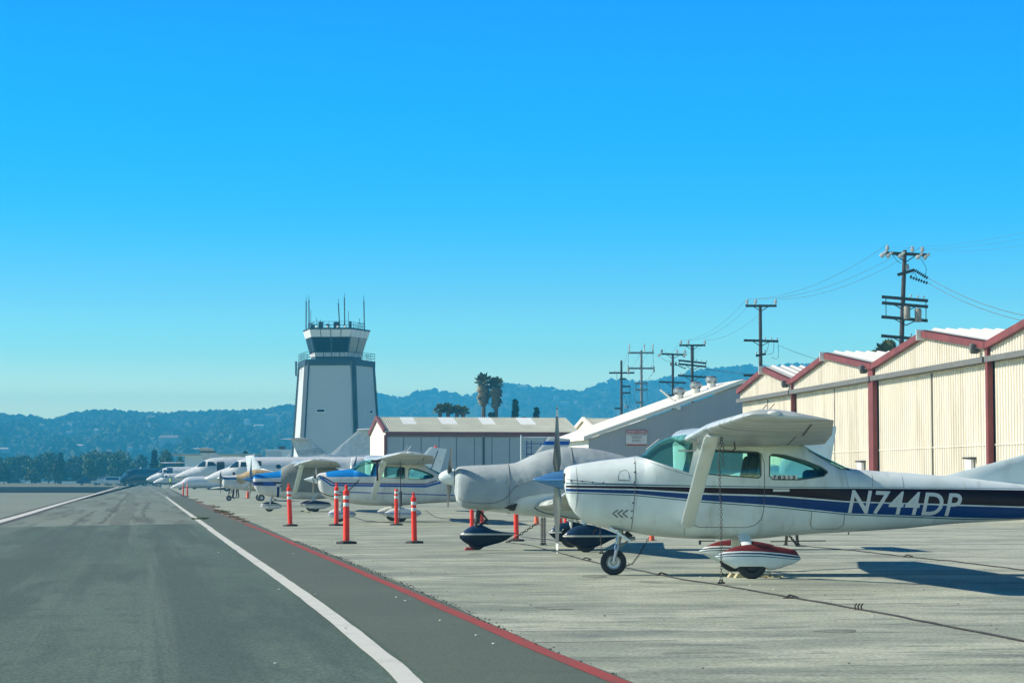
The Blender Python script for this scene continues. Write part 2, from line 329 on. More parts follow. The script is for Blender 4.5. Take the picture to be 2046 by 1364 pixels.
def sheet(name, pts, z, m, kind='structure'):
    bm = new(); f = poly(bm, [(p[0], p[1], z) for p in pts])
    bm.normal_update()
    if f.normal.z < 0: f.normal_flip()
    bmesh.ops.triangulate(bm, faces=bm.faces[:]); return tag(obj(name, bm, m), kind=kind)
def ribbon(name, left, right, z, m, jitter=0.0, step=0.5, kind='structure', label=None):
    """strip between two polylines of the same length on the ground"""
    bm = new(); rs = []
    for (a0, b0), (a1, b1) in zip(zip(left[:-1], right[:-1]), zip(left[1:], right[1:])):
        n = max(1, int((a1 - a0).length / step))
        for k in range(n): rs.append((a0.lerp(a1, k / n), b0.lerp(b1, k / n)))
    rs.append((left[-1], right[-1])); V = []
    for i, (a, b) in enumerate(rs):
        d = (b - a).normalized()
        ja = mnoise.noise(Vector((a.y * 0.9, 3.3, 0))) * jitter; jb = mnoise.noise(Vector((b.y * 0.9, 9.1, 0))) * jitter
        a, b = a + d * ja, b + d * jb
        V.append((bm.verts.new((a.x, a.y, z)), bm.verts.new((b.x, b.y, z))))
    for (a, b), (c, d) in zip(V[:-1], V[1:]):
        f = bm.faces.new((a, b, d, c))
        f.normal_update()
        if f.normal.z < 0: f.normal_flip()
    return tag(obj(name, bm, m), label=label, kind=kind)
def GP(l): return [G(x, y) for x, y in l]
# edge of the concrete apron, red line, white lines, traced on the ground
EDGE = GP([(1263, 1364), (1210, 1341.5), (1122, 1309), (1049, 1277), (976, 1244.7), (902, 1209.6), (858, 1191), (800, 1165.6), (774, 1155), (685, 1118), (596, 1084), (513, 1047), (451, 1024), (388, 998), (360, 988), (332, 977), (316, 970), (303, 965)])
near = EDGE[0] + (EDGE[0] - EDGE[1]).normalized() * 14
EDGE = [near] + EDGE
far = EDGE[-1] + Vector((-0.164, 0.98, 0)) * 500
EDGE_ALL = EDGE + [far]
# the base: one sheet to the horizon
bm = new(); quad(bm, (-9000, -60, 0), (9000, -60, 0), (9000, 14000, 0), (-9000, 14000, 0)); tag(obj('ground', bm, EARTH), kind='structure')
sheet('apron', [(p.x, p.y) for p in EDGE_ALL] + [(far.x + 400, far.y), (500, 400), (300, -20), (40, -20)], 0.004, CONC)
W_C = GP([(824, 1368), (803, 1345), (744, 1297.6), (685, 1250), (626, 1206), (566.5, 1164), (507, 1121), (448, 1076), (409, 1049), (388, 1034), (361.6, 1015), (331.7, 992.4)])
W_C = [W_C[0] + (W_C[0] - W_C[1]).normalized() * 12] + W_C
LL = GP([(0, 1042), (44, 1029.6), (89, 1016), (133, 1003), (178, 990), (213, 980), (237, 972)])
d0 = (LL[0] - LL[1]).normalized(); LL = [LL[0] + d0 * 60] + LL
# older lighter asphalt beyond the seam, newer dark asphalt this side of it
SEAM_L, SEAM_M, SEAM_R = G(-40, 1054), G(400, 1046), G(513, 1047)
i_seam = min(range(len(EDGE)), key=lambda i: (EDGE[i] - SEAM_R).length)
sheet('road', [(-60, -20), (near.x - 0.0, -20)] + [(p.x, p.y) for p in EDGE[:i_seam]] + [(SEAM_R.x, SEAM_R.y), (SEAM_M.x, SEAM_M.y), (SEAM_L.x, SEAM_L.y), (-60, SEAM_L.y)], 0.008, ASPH)
sheet('old_road', [(SEAM_L.x, SEAM_L.y), (SEAM_M.x, SEAM_M.y), (SEAM_R.x, SEAM_R.y)] + [(p.x, p.y) for p in EDGE_ALL[i_seam + 1:]] + [(LL[-1].x - 75, LL[-1].y + 500)] + [(p.x, p.y) for p in LL[::-1][:-1]], 0.008, OLD)
# shoulder right of the white line: a rougher mix, with the darker strip that goes on beyond the seam
def near_seam(a): return [p for p in a if p.y < SEAM_M.y]
sh_l = [p + Vector((0.12, 0, 0)) for p in W_C]; 
def edge_at(y):
    for a, b in zip(EDGE_ALL[:-1], EDGE_ALL[1:]):
        if a.y <= y <= b.y: return a.lerp(b, (y - a.y) / (b.y - a.y))
    return EDGE_ALL[0]
ribbon('road_shoulder', sh_l, [edge_at(p.y) - Vector((0.02, 0, 0)) for p in sh_l], 0.012, ASPH_RIGHT)
sheet('taxiway', [(p.x, p.y) for p in LL] + [(LL[-1].x - 200, LL[-1].y), (-400, 100), (-200, -20), (LL[0].x, -20)], 0.004, TAXI)
y0 = G(0, 984).y; y1 = G(0, 972).y
sheet('painted_shimmer', [(-600, y0), (G(205, 984).x, y0), (G(236, 972).x - .5, y1), (-900, y1)], 0.008, SHIMMER)  # flat dark strip painted in place of the heat-shimmer reflection
def even(c):
    c = sorted(c, key=lambda p: p.y); f = pchip([p.y for p in c], [p.x for p in c]); k = np.polyfit([p.y for p in c if p.y < 70], [p.x for p in c if p.y < 70], 3)
    ys = np.linspace(c[0].y, c[-1].y, 90); return [Vector(((f(y) + float(np.polyval(k, y))) / 2 if y < 60 else f(y), y, 0)) for y in ys]
def line(name, c, w, z, m, jit, label=None):
    L_, R_ = [], []
    for i, p in enumerate(c):
        d = (c[min(i + 1, len(c) - 1)] - c[max(i - 1, 0)]).normalized(); s = Vector((d.y, -d.x, 0)) * w / 2
        L_.append(p - s); R_.append(p + s)
    return ribbon(name, L_, R_, z, m, jit, 0.4, label=label)
line('white_edge_line', even(W_C), 0.165, 0.016, MARKW, 0.012)
line('white_centre_line', LL, 0.34, 0.016, MARKW, 0.02)
line('dark_line_border', [p + Vector((0.0, 0, 0)) for p in LL], 0.80, 0.012, mat('line_border', (0.05, 0.05, 0.05), 0.9), 0.05)
WF = GP([(331, 991.8), (318, 985), (305, 978.5), (297, 972)])
line('faded_edge_line', WF, 0.22, 0.016, ground_mat('faded_marking', (0.26, 0.265, 0.235), [(0.5, (1, 1), 0.45, 0.6, 0.9, (0.19, 0.20, 0.17))], (20, 0.2)), 0.05)
RED = GP([(1232, 1366), (1181, 1346), (1093, 1310), (1005, 1268.6), (932, 1235.5), (858.6, 1203), (800, 1176.5), (774, 1166), (685, 1128), (596, 1092), (537, 1066), (489, 1046)])
RED = [RED[0] + (RED[0] - RED[1]).normalized() * 12] + RED
line('red_edge_line', even(RED), 0.135, 0.016, MARKR, 0.02)
line('worn_red_line', GP([(487, 1045), (451, 1029), (423, 1017), (395, 1004)]), 0.22, 0.016, MARKO, 0.12)
# thin white scratch line across the concrete, joints, stain patches and tar
line('white_chalk_line', GP([(1070, 1283), (1130, 1283), (1250, 1281), (1350, 1279)]), 0.035, 0.010, ground_mat('chalk', (0.42, 0.42, 0.37), [(2, (1, 1), 0.5, 0.6, 0.7, (0.31, 0.31, 0.27))], (30, 0.1)), 0.01)
TAR = mat('tar', (0.055, 0.056, 0.052), 0.8, var=0.25, scale=3)
CRACK = mat('crack', (0.085, 0.10, 0.082), 0.95, var=0.3, scale=3)
def crack(pts, w, m, z=0.014):
    out = []
    for a, b in zip(GP(pts)[:-1], GP(pts)[1:]):
        n = max(2, int((b - a).length / 1.2))
        for k in range(n): p = a.lerp(b, k / n); out.append(p + Vector((mnoise.noise(p * 0.7) * 0.22, 0, 0)))
    line('pavement_crack', out, w, z, m, 0.03)
crack([(305, 1046), (322, 1025), (345, 1005), (357, 990), (365, 978)][::1], 0.10, TAR) if False else None
crack([(201, 1046), (222, 1026), (240, 1005), (257, 985)], 0.10, CRACK)
crack([(298, 1046), (288, 1035), (284, 1023), (290, 1013), (300, 1003)], 0.09, CRACK)
crack([(145, 1050), (160, 1037), (190, 1020)], 0.10, CRACK)
crack([(352, 1000), (340, 990), (330, 983)], 0.10, CRACK)
crack([(371, 993), (345, 980), (332, 974)], 0.25, TAR)
def patch(name, pts, m, z=0.012):
    out = []
    g = GP(pts)
    for a, b in zip(g, g[1:] + g[:1]):
        n = 6
        for k in range(n): p = a.lerp(b, k / n); out.append(p + Vector((mnoise.noise(p * 1.3) * 0.25, mnoise.noise(p * 1.7 + Vector((5, 5, 5))) * 0.5, 0)))
    sheet(name, [(p.x, p.y) for p in out], z, m)
PATCH = ground_mat('patched_asphalt', (0.115, 0.138, 0.108), [(0.7, (1, 0.4), 0.45, 0.7, 0.6, (0.17, 0.175, 0.15))], (20, 0.25))
patch('tar_patch', [(215, 1050), (262, 1047), (272, 1010), (268, 985), (258, 984), (250, 1010)], PATCH, 0.012)
crack([(90, 1364), (200, 1364)], 0.02, CRACK) if False else None
# oil stains under the cowls
OIL = ground_mat('oil_stain', (0.13, 0.145, 0.12), [(3.0, (1, 1), 0.42, 0.58, 0.9, (0.24, 0.26, 0.20))], (30, 0.3))
for (px, py, rx, ry) in ((1180, 1152, 34, 3), (1290, 1163, 26, 2.5), (960, 1106, 26, 2), (1120, 1216, 40, 3), (1660, 1262, 50, 4), (690, 1046, 16, 1.2)):
    patch('oil_stain', [(px + rx * math.cos(a) * random.uniform(.6, 1.1), py + ry * math.sin(a) * random.uniform(.6, 1.1)) for a in (2 * math.pi * q / 9 for q in range(9))], OIL, 0.007)
# weeds on the broken edge between asphalt and concrete, and crumbs of asphalt
GREEN = mat('weed_green', (0.05, 0.085, 0.02), 0.9, var=0.4, scale=8)
DRY = mat('weed_dry', (0.20, 0.12, 0.05), 0.9, var=0.4, scale=8)
def tuft(bm, c, r, h, n, mi):
    for k in range(n):
        a = random.uniform(0, 6.283); rr = r * random.random() ** 0.5; p = c + Vector((math.cos(a) * rr, math.sin(a) * rr * 1.6, 0))
        d = Vector((random.uniform(-1, 1), random.uniform(-1, 1), 0)); w = 0.02 + 0.02 * random.random(); hh = h * random.uniform(0.3, 1)
        f = bm.faces.new([bm.verts.new(q) for q in (p + Vector((-w, 0, 0)), p + Vector((w, 0, 0)), p + d * 0.12 + Vector((0, 0, hh)))]); f.material_index = mi
bm = new()
for (px, py, r, h, mi) in [(400, 1003, .35, .12, 1), (430, 1013, .4, .12, 1), (437, 1021, .35, .16, 1), (449, 1023, .3, .16, 0), (457, 1027, .3, .12, 1), (468, 1033, .3, .1, 1), (480, 1037, .3, .1, 1), (398, 1037, .4, .14, 0), (408, 1036, .3, .1, 0), (388, 998, .5, .12, 1), (420, 1010, .4, .08, 1), (444, 1024, .5, .10, 1), (490, 1042, .2, .08, 1)]:
    tuft(bm, G(px, py, 0.01), r * .55, h * .6, 60, mi)
tag(obj('weeds', bm, [GREEN, DRY]), 'low weeds growing along the broken asphalt edge', 'weeds', kind='stuff')
bm = new()
for i in range(560):
    t = random.random() ** 0.6; y = 14 + 34 * t; e = edge_at(y); p = e + Vector((random.gauss(0.0, 0.03) + (abs(random.gauss(0, 0.5)) if random.random() < 0.05 else 0), 0, 0))
    s = random.uniform(0.005, 0.015); box(bm, (p.x, p.y, 0.012 + s * 0.3), (s, s * random.uniform(.7, 1.4), s * 0.7), rot=Matrix.Rotation(random.random() * 3, 3, 'Z'))
for i in range(22):
    p = G(random.uniform(850, 2040), random.uniform(1120, 1360)); s = random.uniform(0.005, 0.012); box(bm, (p.x, p.y, 0.01), (s, s, s * 0.6), rot=Matrix.Rotation(random.random() * 3, 3, 'Z'))
tag(obj('gravel', bm, mat('gravel', (0.05, 0.05, 0.048), 0.9, var=0.4, scale=40)), 'crumbled asphalt grit along the apron edge', 'gravel', kind='stuff')
bm = new()
for (px, py) in [(880, 1243), (792, 1196), (820, 1200), (690, 1258), (437, 1105), (558, 1180), (630, 1190), (586, 1108), (986, 1290), (952, 1273), (810, 1203), (1400, 1155), (1420, 1165), (1500, 1172), (1546, 1180), (1490, 1182), (1660, 1205), (1745, 1234), (550, 1330)]:
    p = G(px, py); box(bm, (p.x, p.y, 0.022), (0.022, 0.02, 0.008), rot=Matrix.Rotation(random.random() * 3, 3, 'Z'))
tag(obj('litter', bm, mat('pale_litter', (0.6, 0.58, 0.48), 0.8)), 'pale scraps of litter scattered on the pavement', 'litter', kind='stuff')
# ---------------------------------------------------------------- aircraft kit
class Hull:
    """a fuselage skin: superellipse rings; st = (x, ztop, zbot, halfwidth, exponent)"""
    def __init__(s, st):
        a = list(zip(*st)); s.x0, s.x1 = a[0][0], a[0][-1]
        s.top, s.bot, s.hw, s.n = (pchip(a[0], a[i]) for i in (1, 2, 3, 4)); s.xs = a[0]
    def y(s, x, z):
        zm = (s.top(x) + s.bot(x)) / 2; h = max((s.top(x) - s.bot(x)) / 2, 1e-4); n = s.n(x)
        t = min(abs(z - zm) / h, 1.0); return s.hw(x) * max(1 - t ** n, 0) ** (1 / n)
    def ring(s, x, k, grow=0.0, a0=0.0, a1=2 * math.pi, full=True):
        zt, zb, w, n = s.top(x) + grow, s.bot(x) - grow, s.hw(x) + grow, s.n(x); zm, h = (zt + zb) / 2, (zt - zb) / 2; out = []
        for i in range(k):
            a = a0 + (a1 - a0) * i / (k if full else k - 1); c, d = math.cos(a), math.sin(a)
            out.append(Vector((x, math.copysign(abs(c) ** (2 / n), c) * w, zm + math.copysign(abs(d) ** (2 / n), d) * h)))
        return out
    def mesh(s, bm, nx=90, k=48, mi=0):
        xs = sorted(set([s.x0 + (s.x1 - s.x0) * i / nx for i in range(nx + 1)]) | set(s.xs))
        xs = [x for i, x in enumerate(xs) if i == 0 or x - xs[i - 1] > 1e-3]
        return rings(bm, [s.ring(x, k) for x in xs], mi)
def region(bm, pts, faces=None):
    """cut the outline pts [(x,z)..] (convex, seen from the side) into the skin and return the faces inside it"""
    ar = sum(a[0] * b[1] - b[0] * a[1] for a, b in zip(pts, pts[1:] + pts[:1]))
    if ar < 0: pts = pts[::-1]
    x0, x1, z0, z1 = min(p[0] for p in pts), max(p[0] for p in pts), min(p[1] for p in pts), max(p[1] for p in pts)
    S = []
    for f in (faces or bm.faces):
        xs = [v.co.x for v in f.verts]; zs = [v.co.z for v in f.verts]
        if max(xs) > x0 and min(xs) < x1 and max(zs) > z0 and min(zs) < z1: S.append(f)
    for a, b in zip(pts, pts[1:] + pts[:1]):
        no = Vector((b[1] - a[1], 0, -(b[0] - a[0]))).normalized(); co = Vector((a[0], 0, a[1]))
        ge = list({v for f in S for v in f.verts}) + list({e for f in S for e in f.edges}) + S
        if not S: return []
        r = bmesh.ops.bisect_plane(bm, geom=ge, dist=1e-6, plane_co=co, plane_no=no)
        S = [f for f in r['geom'] if isinstance(f, bmesh.types.BMFace) and f.is_valid and (f.calc_center_median() - co).dot(no) < 0]
    return S
def detach(bm, faces, test=None):
    fs = [f for f in faces if test is None or test(f.calc_center_median())]
    b2 = new(); mp = {}
    for f in fs:
        vs = []
        for v in f.verts:
            if v not in mp: mp[v] = b2.verts.new(v.co)
            vs.append(mp[v])
        b2.faces.new(vs)
    bmesh.ops.delete(bm, geom=fs, context='FACES'); return b2
def rounded(pts, r, n=4):
    out = []
    for i, p in enumerate(pts):
        p = Vector(p); a = Vector(pts[i - 1]); b = Vector(pts[(i + 1) % len(pts)]); da = (a - p); db = (b - p); rr = min(r, da.length * 0.45, db.length * 0.45)
        q0, q1 = p + da.normalized() * rr, p + db.normalized() * rr
        for k in range(n + 1): t = k / n; out.append(tuple(q0 * (1 - t) ** 2 + p * 2 * t * (1 - t) + q1 * t * t))
    return out
def on_skin(h, pts, side=-1, off=0.002, step=0.04):
    out = []
    for a, b in zip(pts[:-1], pts[1:]):
        n = max(1, int(math.hypot(b[0] - a[0], b[1] - a[1]) / step))
        for k in range(n): x, z = a[0] + (b[0] - a[0]) * k / n, a[1] + (b[1] - a[1]) * k / n; out.append(Vector((x, side * (h.y(x, z) + off), z)))
    x, z = pts[-1]; out.append(Vector((x, side * (h.y(x, z) + off), z))); return out
def text_mesh(s, size, shear=0.0, bold=0.0, spacing=1.0):
    cu = bpy.data.curves.new('t', 'FONT'); cu.body = s; cu.size = size; cu.shear = shear; cu.offset = bold; cu.resolution_u = 4; cu.space_character = spacing
    o = bpy.data.objects.new('t', cu); COL.objects.link(o); bpy.context.view_layer.update()
    me = bpy.data.meshes.new_from_object(o.evaluated_get(bpy.context.evaluated_depsgraph_get()))
    bm = new(); bm.from_mesh(me); bpy.data.objects.remove(o); bpy.data.curves.remove(cu); bpy.data.meshes.remove(me); return bm
def fit(bm, w, h):
    xs = [v.co.x for v in bm.verts]; ys = [v.co.y for v in bm.verts]; x0, y0 = min(xs), min(ys); sx, sy = w / (max(xs) - x0), h / (max(ys) - y0)
    for v in bm.verts: v.co = Vector(((v.co.x - x0) * sx, (v.co.y - y0) * sy, 0))
FOIL = [(1, 0.0), (0.9, 0.022), (0.75, 0.05), (0.55, 0.08), (0.35, 0.098), (0.2, 0.09), (0.1, 0.07), (0.04, 0.045), (0.01, 0.02), (0, 0), (0.01, -0.014), (0.04, -0.026), (0.1, -0.035), (0.2, -0.042), (0.35, -0.042), (0.55, -0.035), (0.75, -0.02), (0.9, -0.008)]
def foil_ring(xl, xt, y, zl, zt, th=1.0, k=1.0):
    c = xt - xl; out = []
    for u, w in FOIL: out.append(Vector((xl + c * u, y, zl + (zt - zl) * u + w * c * th * k)))
    return out
def wing(bm, st, mi=0, th=1.0, tip=True):
    """st: (y, xLE, xTE, zLE, zTE) from root to tip"""
    rs = [foil_ring(xl, xt, y, zl, zt, th) for y, xl, xt, zl, zt in st]
    if tip:
        y, xl, xt, zl, zt = st[-1]; s = math.copysign(1, y); c = xt - xl
        for d, k, q in ((0.05, 0.8, 0.02), (0.09, 0.45, 0.05), (0.11, 0.12, 0.09)): rs.append(foil_ring(xl + c * q, xt - c * q * 0.3, y + s * d, zl + c * 0.02 * q * 10, zt + c * 0.01, th, k))
    rings(bm, rs, mi)
def surf_tail(bm, pts_root, pts_tip, th, mi=0):
    """thin tapered slab: (xLE,xTE) root/tip as 3-D corner lists: root LE, root TE, tip LE, tip TE; th along the given normal"""
    rl, rt, tl, tt = map(Vector, pts_root + pts_tip)
    nrm = (rt - rl).cross(tl - rl).normalized()
    def sec(a, b, t): return [a, a.lerp(b, .05) + nrm * t * .6, a.lerp(b, .3) + nrm * t, a.lerp(b, .65) + nrm * t * .7, b, a.lerp(b, .65) - nrm * t * .7, a.lerp(b, .3) - nrm * t, a.lerp(b, .05) - nrm * t * .6]
    rings(bm, [sec(rl, rt, th), sec(rl.lerp(tl, .5), rt.lerp(tt, .5), th * .85), sec(tl.lerp(rl, .03), tt.lerp(rt, .03), th * .6), sec(tl + (tt - tl) * .03, tt - (tt - tl) * .02, th * .2)], mi)
def blade(bm, L, w, ang, mi_tip=None, bands=(), x=0.0):
    """one propeller blade in the plane of rotation, root at the hub"""
    rs = []; prof = [(0.06, .35, 60, .9), (0.14, .62, 56, .5), (0.24, .98, 48, .28), (0.40, .98, 36, .2), (0.62, .82, 27, .15), (0.85, .60, 21, .12), (0.94, .46, 19, .1), (0.985, .28, 18, .08), (1.0, .1, 18, .06)]
    prof2 = []
    for (a, b) in zip(prof[:-1], prof[1:]):
        for k in range(3): t = k / 3; prof2.append(tuple(p * (1 - t) + q * t for p, q in zip(a, b)))
    prof2.append(prof[-1])
    for r, c, tw, th in prof2:
        c *= w; tw = R(tw); ring = []
        for k in range(12):
            a = 2 * math.pi * k / 12; u, v = math.cos(a) * c / 2, math.sin(a) * c / 2 * th
            ring.append(Matrix.Rotation(ang, 3, 'X') @ Vector((x + u * math.sin(tw) + v * math.cos(tw), u * math.cos(tw) - v * math.sin(tw), r * L)))
        rs.append(ring)
    V, fs = rings(bm, rs, 0)
    for i in range(len(prof2) - 1):
        rm = (prof2[i][0] + prof2[i + 1][0]) / 2
        for lo, hi in bands:
            if lo <= rm < hi:
                for j in range(12): fs[i * 12 + j].material_index = 1
def tyre(parent, c, r, w, name='wheel', rim=None):
    wh = bpy.data.objects.new(name, None); link(wh); wh.parent = parent; wh.location = c
    Mx = RX(R(90)); bm = new()
    lathe(bm, [(r * .55, w * .42), (r * .52, 0), (r * .55, -w * .42), (r * .75, -w * .5), (r * .93, -w * .4), (r, -w * .15), (r, w * .15), (r * .93, w * .4), (r * .75, w * .5), (r * .55, w * .42)], 32, 0, Mx, cap=False); obj('tyre', bm, M['rubber'], wh, True)
    bm = new(); lathe(bm, [(0.001, -w * .3), (r * .2, -w * .36), (r * .25, -w * .22), (r * .46, -w * .26), (r * .56, -w * .44), (r * .56, w * .44), (r * .46, w * .26), (r * .25, w * .22), (r * .2, w * .36), (0.001, w * .3)], 24, 0, Mx); obj('rim', bm, rim or M['rim'], wh, True)
    return wh
def pant(bm, st, y, k=24):
    """wheel fairing: st = (x, top, bot, halfwidth)"""
    h = Hull([(x, t, b, w, 2.3) for x, t, b, w in st]); V, fs = h.mesh(bm, 28, k)
    bmesh.ops.translate(bm, verts=bm.verts[:], vec=(0, y, 0)); return h

# ---- the high-wing single, measured from the nearest one in the photograph
AD, AX = 31.2, 1065.0
def S(px, py, y=0.0): return (((px - CX) * (AD + y) - (AX - CX) * AD) / F_PX, CAM_H + (HOR - py) * (AD + y) / F_PX)
_hw = pchip([1127, 1131, 1140, 1170, 1283, 1400, 1500, 1600, 1700, 1800, 2046, 2290], [.30, .38, .43, .47, .53, .565, .565, .52, .43, .37, .22, .05])
_nn = pchip([1127, 1170, 1283, 1330, 1500, 1600, 1720, 2290], [2.4, 2.7, 2.7, 2.9, 3.4, 3.0, 2.5, 2.3])
HW_ST = [(1127, 938, 972), (1130, 933.5, 988), (1138, 930, 1010), (1150, 927.5, 1027), (1170, 924, 1042), (1213, 917.5, 1054), (1260, 912.5, 1062), (1283, 909, 1066), (1300, 893, 1069), (1320, 880, 1071), (1345, 871.5, 1073), (1372, 868, 1074.5), (1400, 867, 1075.5), (1491, 867, 1076), (1520, 869, 1074), (1560, 874, 1070), (1600, 888, 1067), (1625, 902, 1065), (1660, 919, 1063.5), (1700, 936, 1061.5), (1730, 939, 1059.5), (1800, 944, 1055), (1900, 951.5, 1045.5), (2046, 967, 1037.5), (2200, 982, 1022), (2290, 991, 1010)]
HW = Hull([(S(p, 0)[0], S(p, t)[1], S(p, b)[1], _hw(p), _nn(p)) for p, t, b in HW_ST])
Z_WING = dict(st=[(0.0, 2.06, 3.98, 1.86, 1.80), (0.5, 2.07, 3.97, 1.862, 1.80), (2.6, 2.11, 3.76, 1.945, 1.885), (5.25, 2.36, 3.39, 2.045, 1.985)])
CTAN = mat('cover_tan', (0.42, 0.31, 0.17), 0.9, var=0.15, scale=4, bump=0.4, bscale=8)
CDARK = mat('cover_dark_grey', (0.19, 0.215, 0.21), 0.9, var=0.1, scale=3, bump=0.8, bscale=4)
CGREY = mat('cover_grey', (0.33, 0.375, 0.385), 0.9, var=0.08, scale=3, bump=0.8, bscale=4, dirt=((0.25, 0.285, 0.295), 2.0, 0.55, 0.6))

def high_wing(name, label, px, gy, D, yaw, paint, spinner_m, pant_m, prop_ang, group, detail=False, cover=None, nose_pant=False, blade_m=None, bands=(), fin_m=None):
    p = P(px, gy, D); root = thing(name, label, 'airplane', (p.x, D, 0), yaw, group)
    h = HW; bm = new(); h.mesh(bm, 110, 56)
    sd = -0.53
    def SS(l): return [S(x, y, sd) for x, y in l]
    near, farr = (lambda c: c.y < 0), (lambda c: c.y >= 0)
    wshield = SS([(1277, 911), (1286, 896), (1305, 868), (1391, 850), (1391, 882), (1375, 944)])
    side = rounded(SS([(1413, 898), (1519, 903), (1519, 955), (1401, 946)]), 0.06)
    quarter = SS([(1537, 912), (1543, 907), (1568, 909), (1609, 920), (1640, 932), (1654, 941), (1654, 944), (1646, 951), (1597, 958), (1543, 957.5), (1536, 951)])
    rear = SS([(1621, 900), (1640, 890), (1700, 925), (1704, 938), (1680, 934), (1640, 916)])
    rear = [S(1618, 899, sd), S(1625, 885, sd), S(1705, 925, sd), S(1704, 939, sd), S(1681, 936, sd)]
    win = []
    if not cover:
        for nm, pts, sides in (('windshield', wshield, (None,)), ('side_window', side, (near, farr)), ('quarter_window', quarter, (near, farr)), ('rear_window', rear, (None,))):
            fs = region(bm, pts)
            for t in sides:
                ff = [f for f in fs if f.is_valid and (t is None or t(f.calc_center_median()))]
                b2 = detach(bm, ff); win.append((nm, b2, pts, t))
    if detail:   # panel seams, rivets, vents and marks belong to the skin
        def seam(pts, w=0.0045, sides=(-1, 1), mi=1):
            for sg in sides: tube(bm, on_skin(h, SS(pts), sg, 0.0), w, 5, mi)
        seam([(1270, 914), (1269, 960), (1266, 1010), (1262, 1058)]); seam([(1132, 957), (1160, 960), (1206, 965), (1268, 966)], .003)
        seam([(1152, 932), (1154, 985), (1150, 1020)], .003)
        seam([(1520, 905), (1526, 925), (1526, 968), (1524, 1018), (1520, 1036), (1508, 1048), (1490, 1053), (1395, 1052), (1385, 1048)])
        seam([(1390, 952), (1402, 905), (1410, 896)], .004); seam([(1621, 1020), (1620, 1048), (1626, 1056), (1676, 1056), (1687, 1048), (1688, 1028)])
        seam([(1748, 946), (1746, 972)], .003); seam([(1809, 948), (1809, 975)], .003); seam([(1366, 1040), (1368, 1072)], .003); seam([(1690, 930), (1696, 975)], .003)
        seam([(1235, 958), (1235, 950), (1240, 941), (1250, 938), (1256, 944), (1257, 957)], .003); seam([(1235, 958), (1257, 959)], .005)
        seam([(1280, 915), (1330, 935), (1376, 949), (1395, 952)], .003)
        for cx in (1228, 1238, 1248):   # three chevrons
            seam([(cx + 6, 1018), (cx - 4, 1025), (cx + 6, 1033)], .009, (-1,))
        for q in [(1269, 925), (1268, 943), (1267, 963), (1264, 1004), (1262, 1020), (1261, 1034), (1141, 960), (1163, 961), (1184, 963), (1205, 964)]:
            x, z = S(*q, sd); c = Vector((x, -h.y(x, z), z)); lathe(bm, [(0.012, -.002), (0.012, .005), (0.004, .007)], 8, 1, T(*c) @ RX(R(90)))
        # white placard on the door and the round cap
        x0, z0 = S(1543, 976.5, sd); x1, z1 = S(1576, 981.5, sd)
        pl = [Vector((x, -h.y(x, z) - .003, z)) for x, z in ((x0, z0), (x1, z0), (x1, z1), (x0, z1))]; poly(bm, pl, 2)
    body = obj('fuselage', bm, [paint, M['seam'], M['letter']], root, True, 35)
    for nm, b2, pts, t in win:
        o = obj(nm, b2, M['glass'], root, True, 60)
        for sg in ((-1, 1) if t is None else ((-1,) if t is near else (1,))):
            q = [a for a in pts] + [pts[0]]
            q = [a for a in q if a[1] < h.top(a[0]) - 0.02]
            if len(q) > 2: b3 = new(); tube(b3, on_skin(h, q, sg, 0.0), 0.009, 6); obj('window_seal', b3, M['interior'], o, True)
    if not cover:
        bm = new(); box(bm, (2.72, 0, 1.02), (2.3, .92, .04)); box(bm, (1.62, 0, 1.22), (.28, .86, .38), bev=.05); box(bm, (4.02, 0, 1.27), (.05, .66, .42))
        lathe(bm, [(.10, 0), (.10, .03), (.085, .03), (.085, 0)], 14, 0, T(1.88, -.24, 1.36) @ RY(R(70)))
        obj('cabin_floor', bm, M['interior'], root)
        for sx, sy in ((2.72, -.25), (2.72, .25)):
            bm = new(); box(bm, (sx, sy, 1.13), (.46, .42, .14), bev=.05); box(bm, (sx + .26, sy, 1.40), (.14, .40, .50), rot=Matrix.Rotation(R(12), 3, 'Y'), bev=.06); box(bm, (sx + .33, sy, 1.68), (.10, .22, .14), bev=.04)
            obj('seat', bm, M['seat'], root, True)
        bm = new(); box(bm, (3.62, 0, 1.12), (.46, .92, .14), bev=.05); box(bm, (3.84, 0, 1.30), (.14, .78, .30), bev=.06); obj('rear_seat', bm, M['seat'], root, True)
    if cover:
        xs0, xs1, cm = cover; bm = new(); rs = []; n = 56
        for i in range(n + 1):
            x = xs0 + (xs1 - xs0) * i / n; r = h.ring(x, 33, 0.035, R(-20), R(200), False)
            rs.append([q + Vector((0, mnoise.noise(q * 2.6) * .03, mnoise.noise(q * 2.2 + Vector((4, 0, 0))) * .025 - (0.03 if abs(j - 16) > 15 else 0))) for j, q in enumerate(r)])
        rings(bm, rs, 0, False, False, closed=False); obj('fabric_cover', bm, cm, root, True, 70)
    # spinner and propeller
    sx0, sx1 = 0.0, S(1126, 0)[0]; zc = S(0, 958)[1]; bm = new(); rs_ = .135 if detail else .13
    lathe(bm, [(0.0, 0), (rs_ * .10, .015), (rs_ * .34, .10), (rs_ * .62, .21), (rs_ * .86, .32), (rs_ * .99, sx1 - .03), (rs_ * 1.02, sx1 - .005), (rs_ * .9, sx1)], 28, 0, T(0, 0, zc) @ RY(R(90)))
    pr = obj('propeller', bm, spinner_m, root, True, 50)
    for k in range(2):
        bm = new(); blade(bm, 1.03, .165, 0.0, bands=bands); obj('blade', bm, [blade_m or M['blade'], M['blade_white']], pr, True, loc=(S(1113, 0)[0], 0, zc), rot=(prop_ang + k * math.pi, 0, 0))
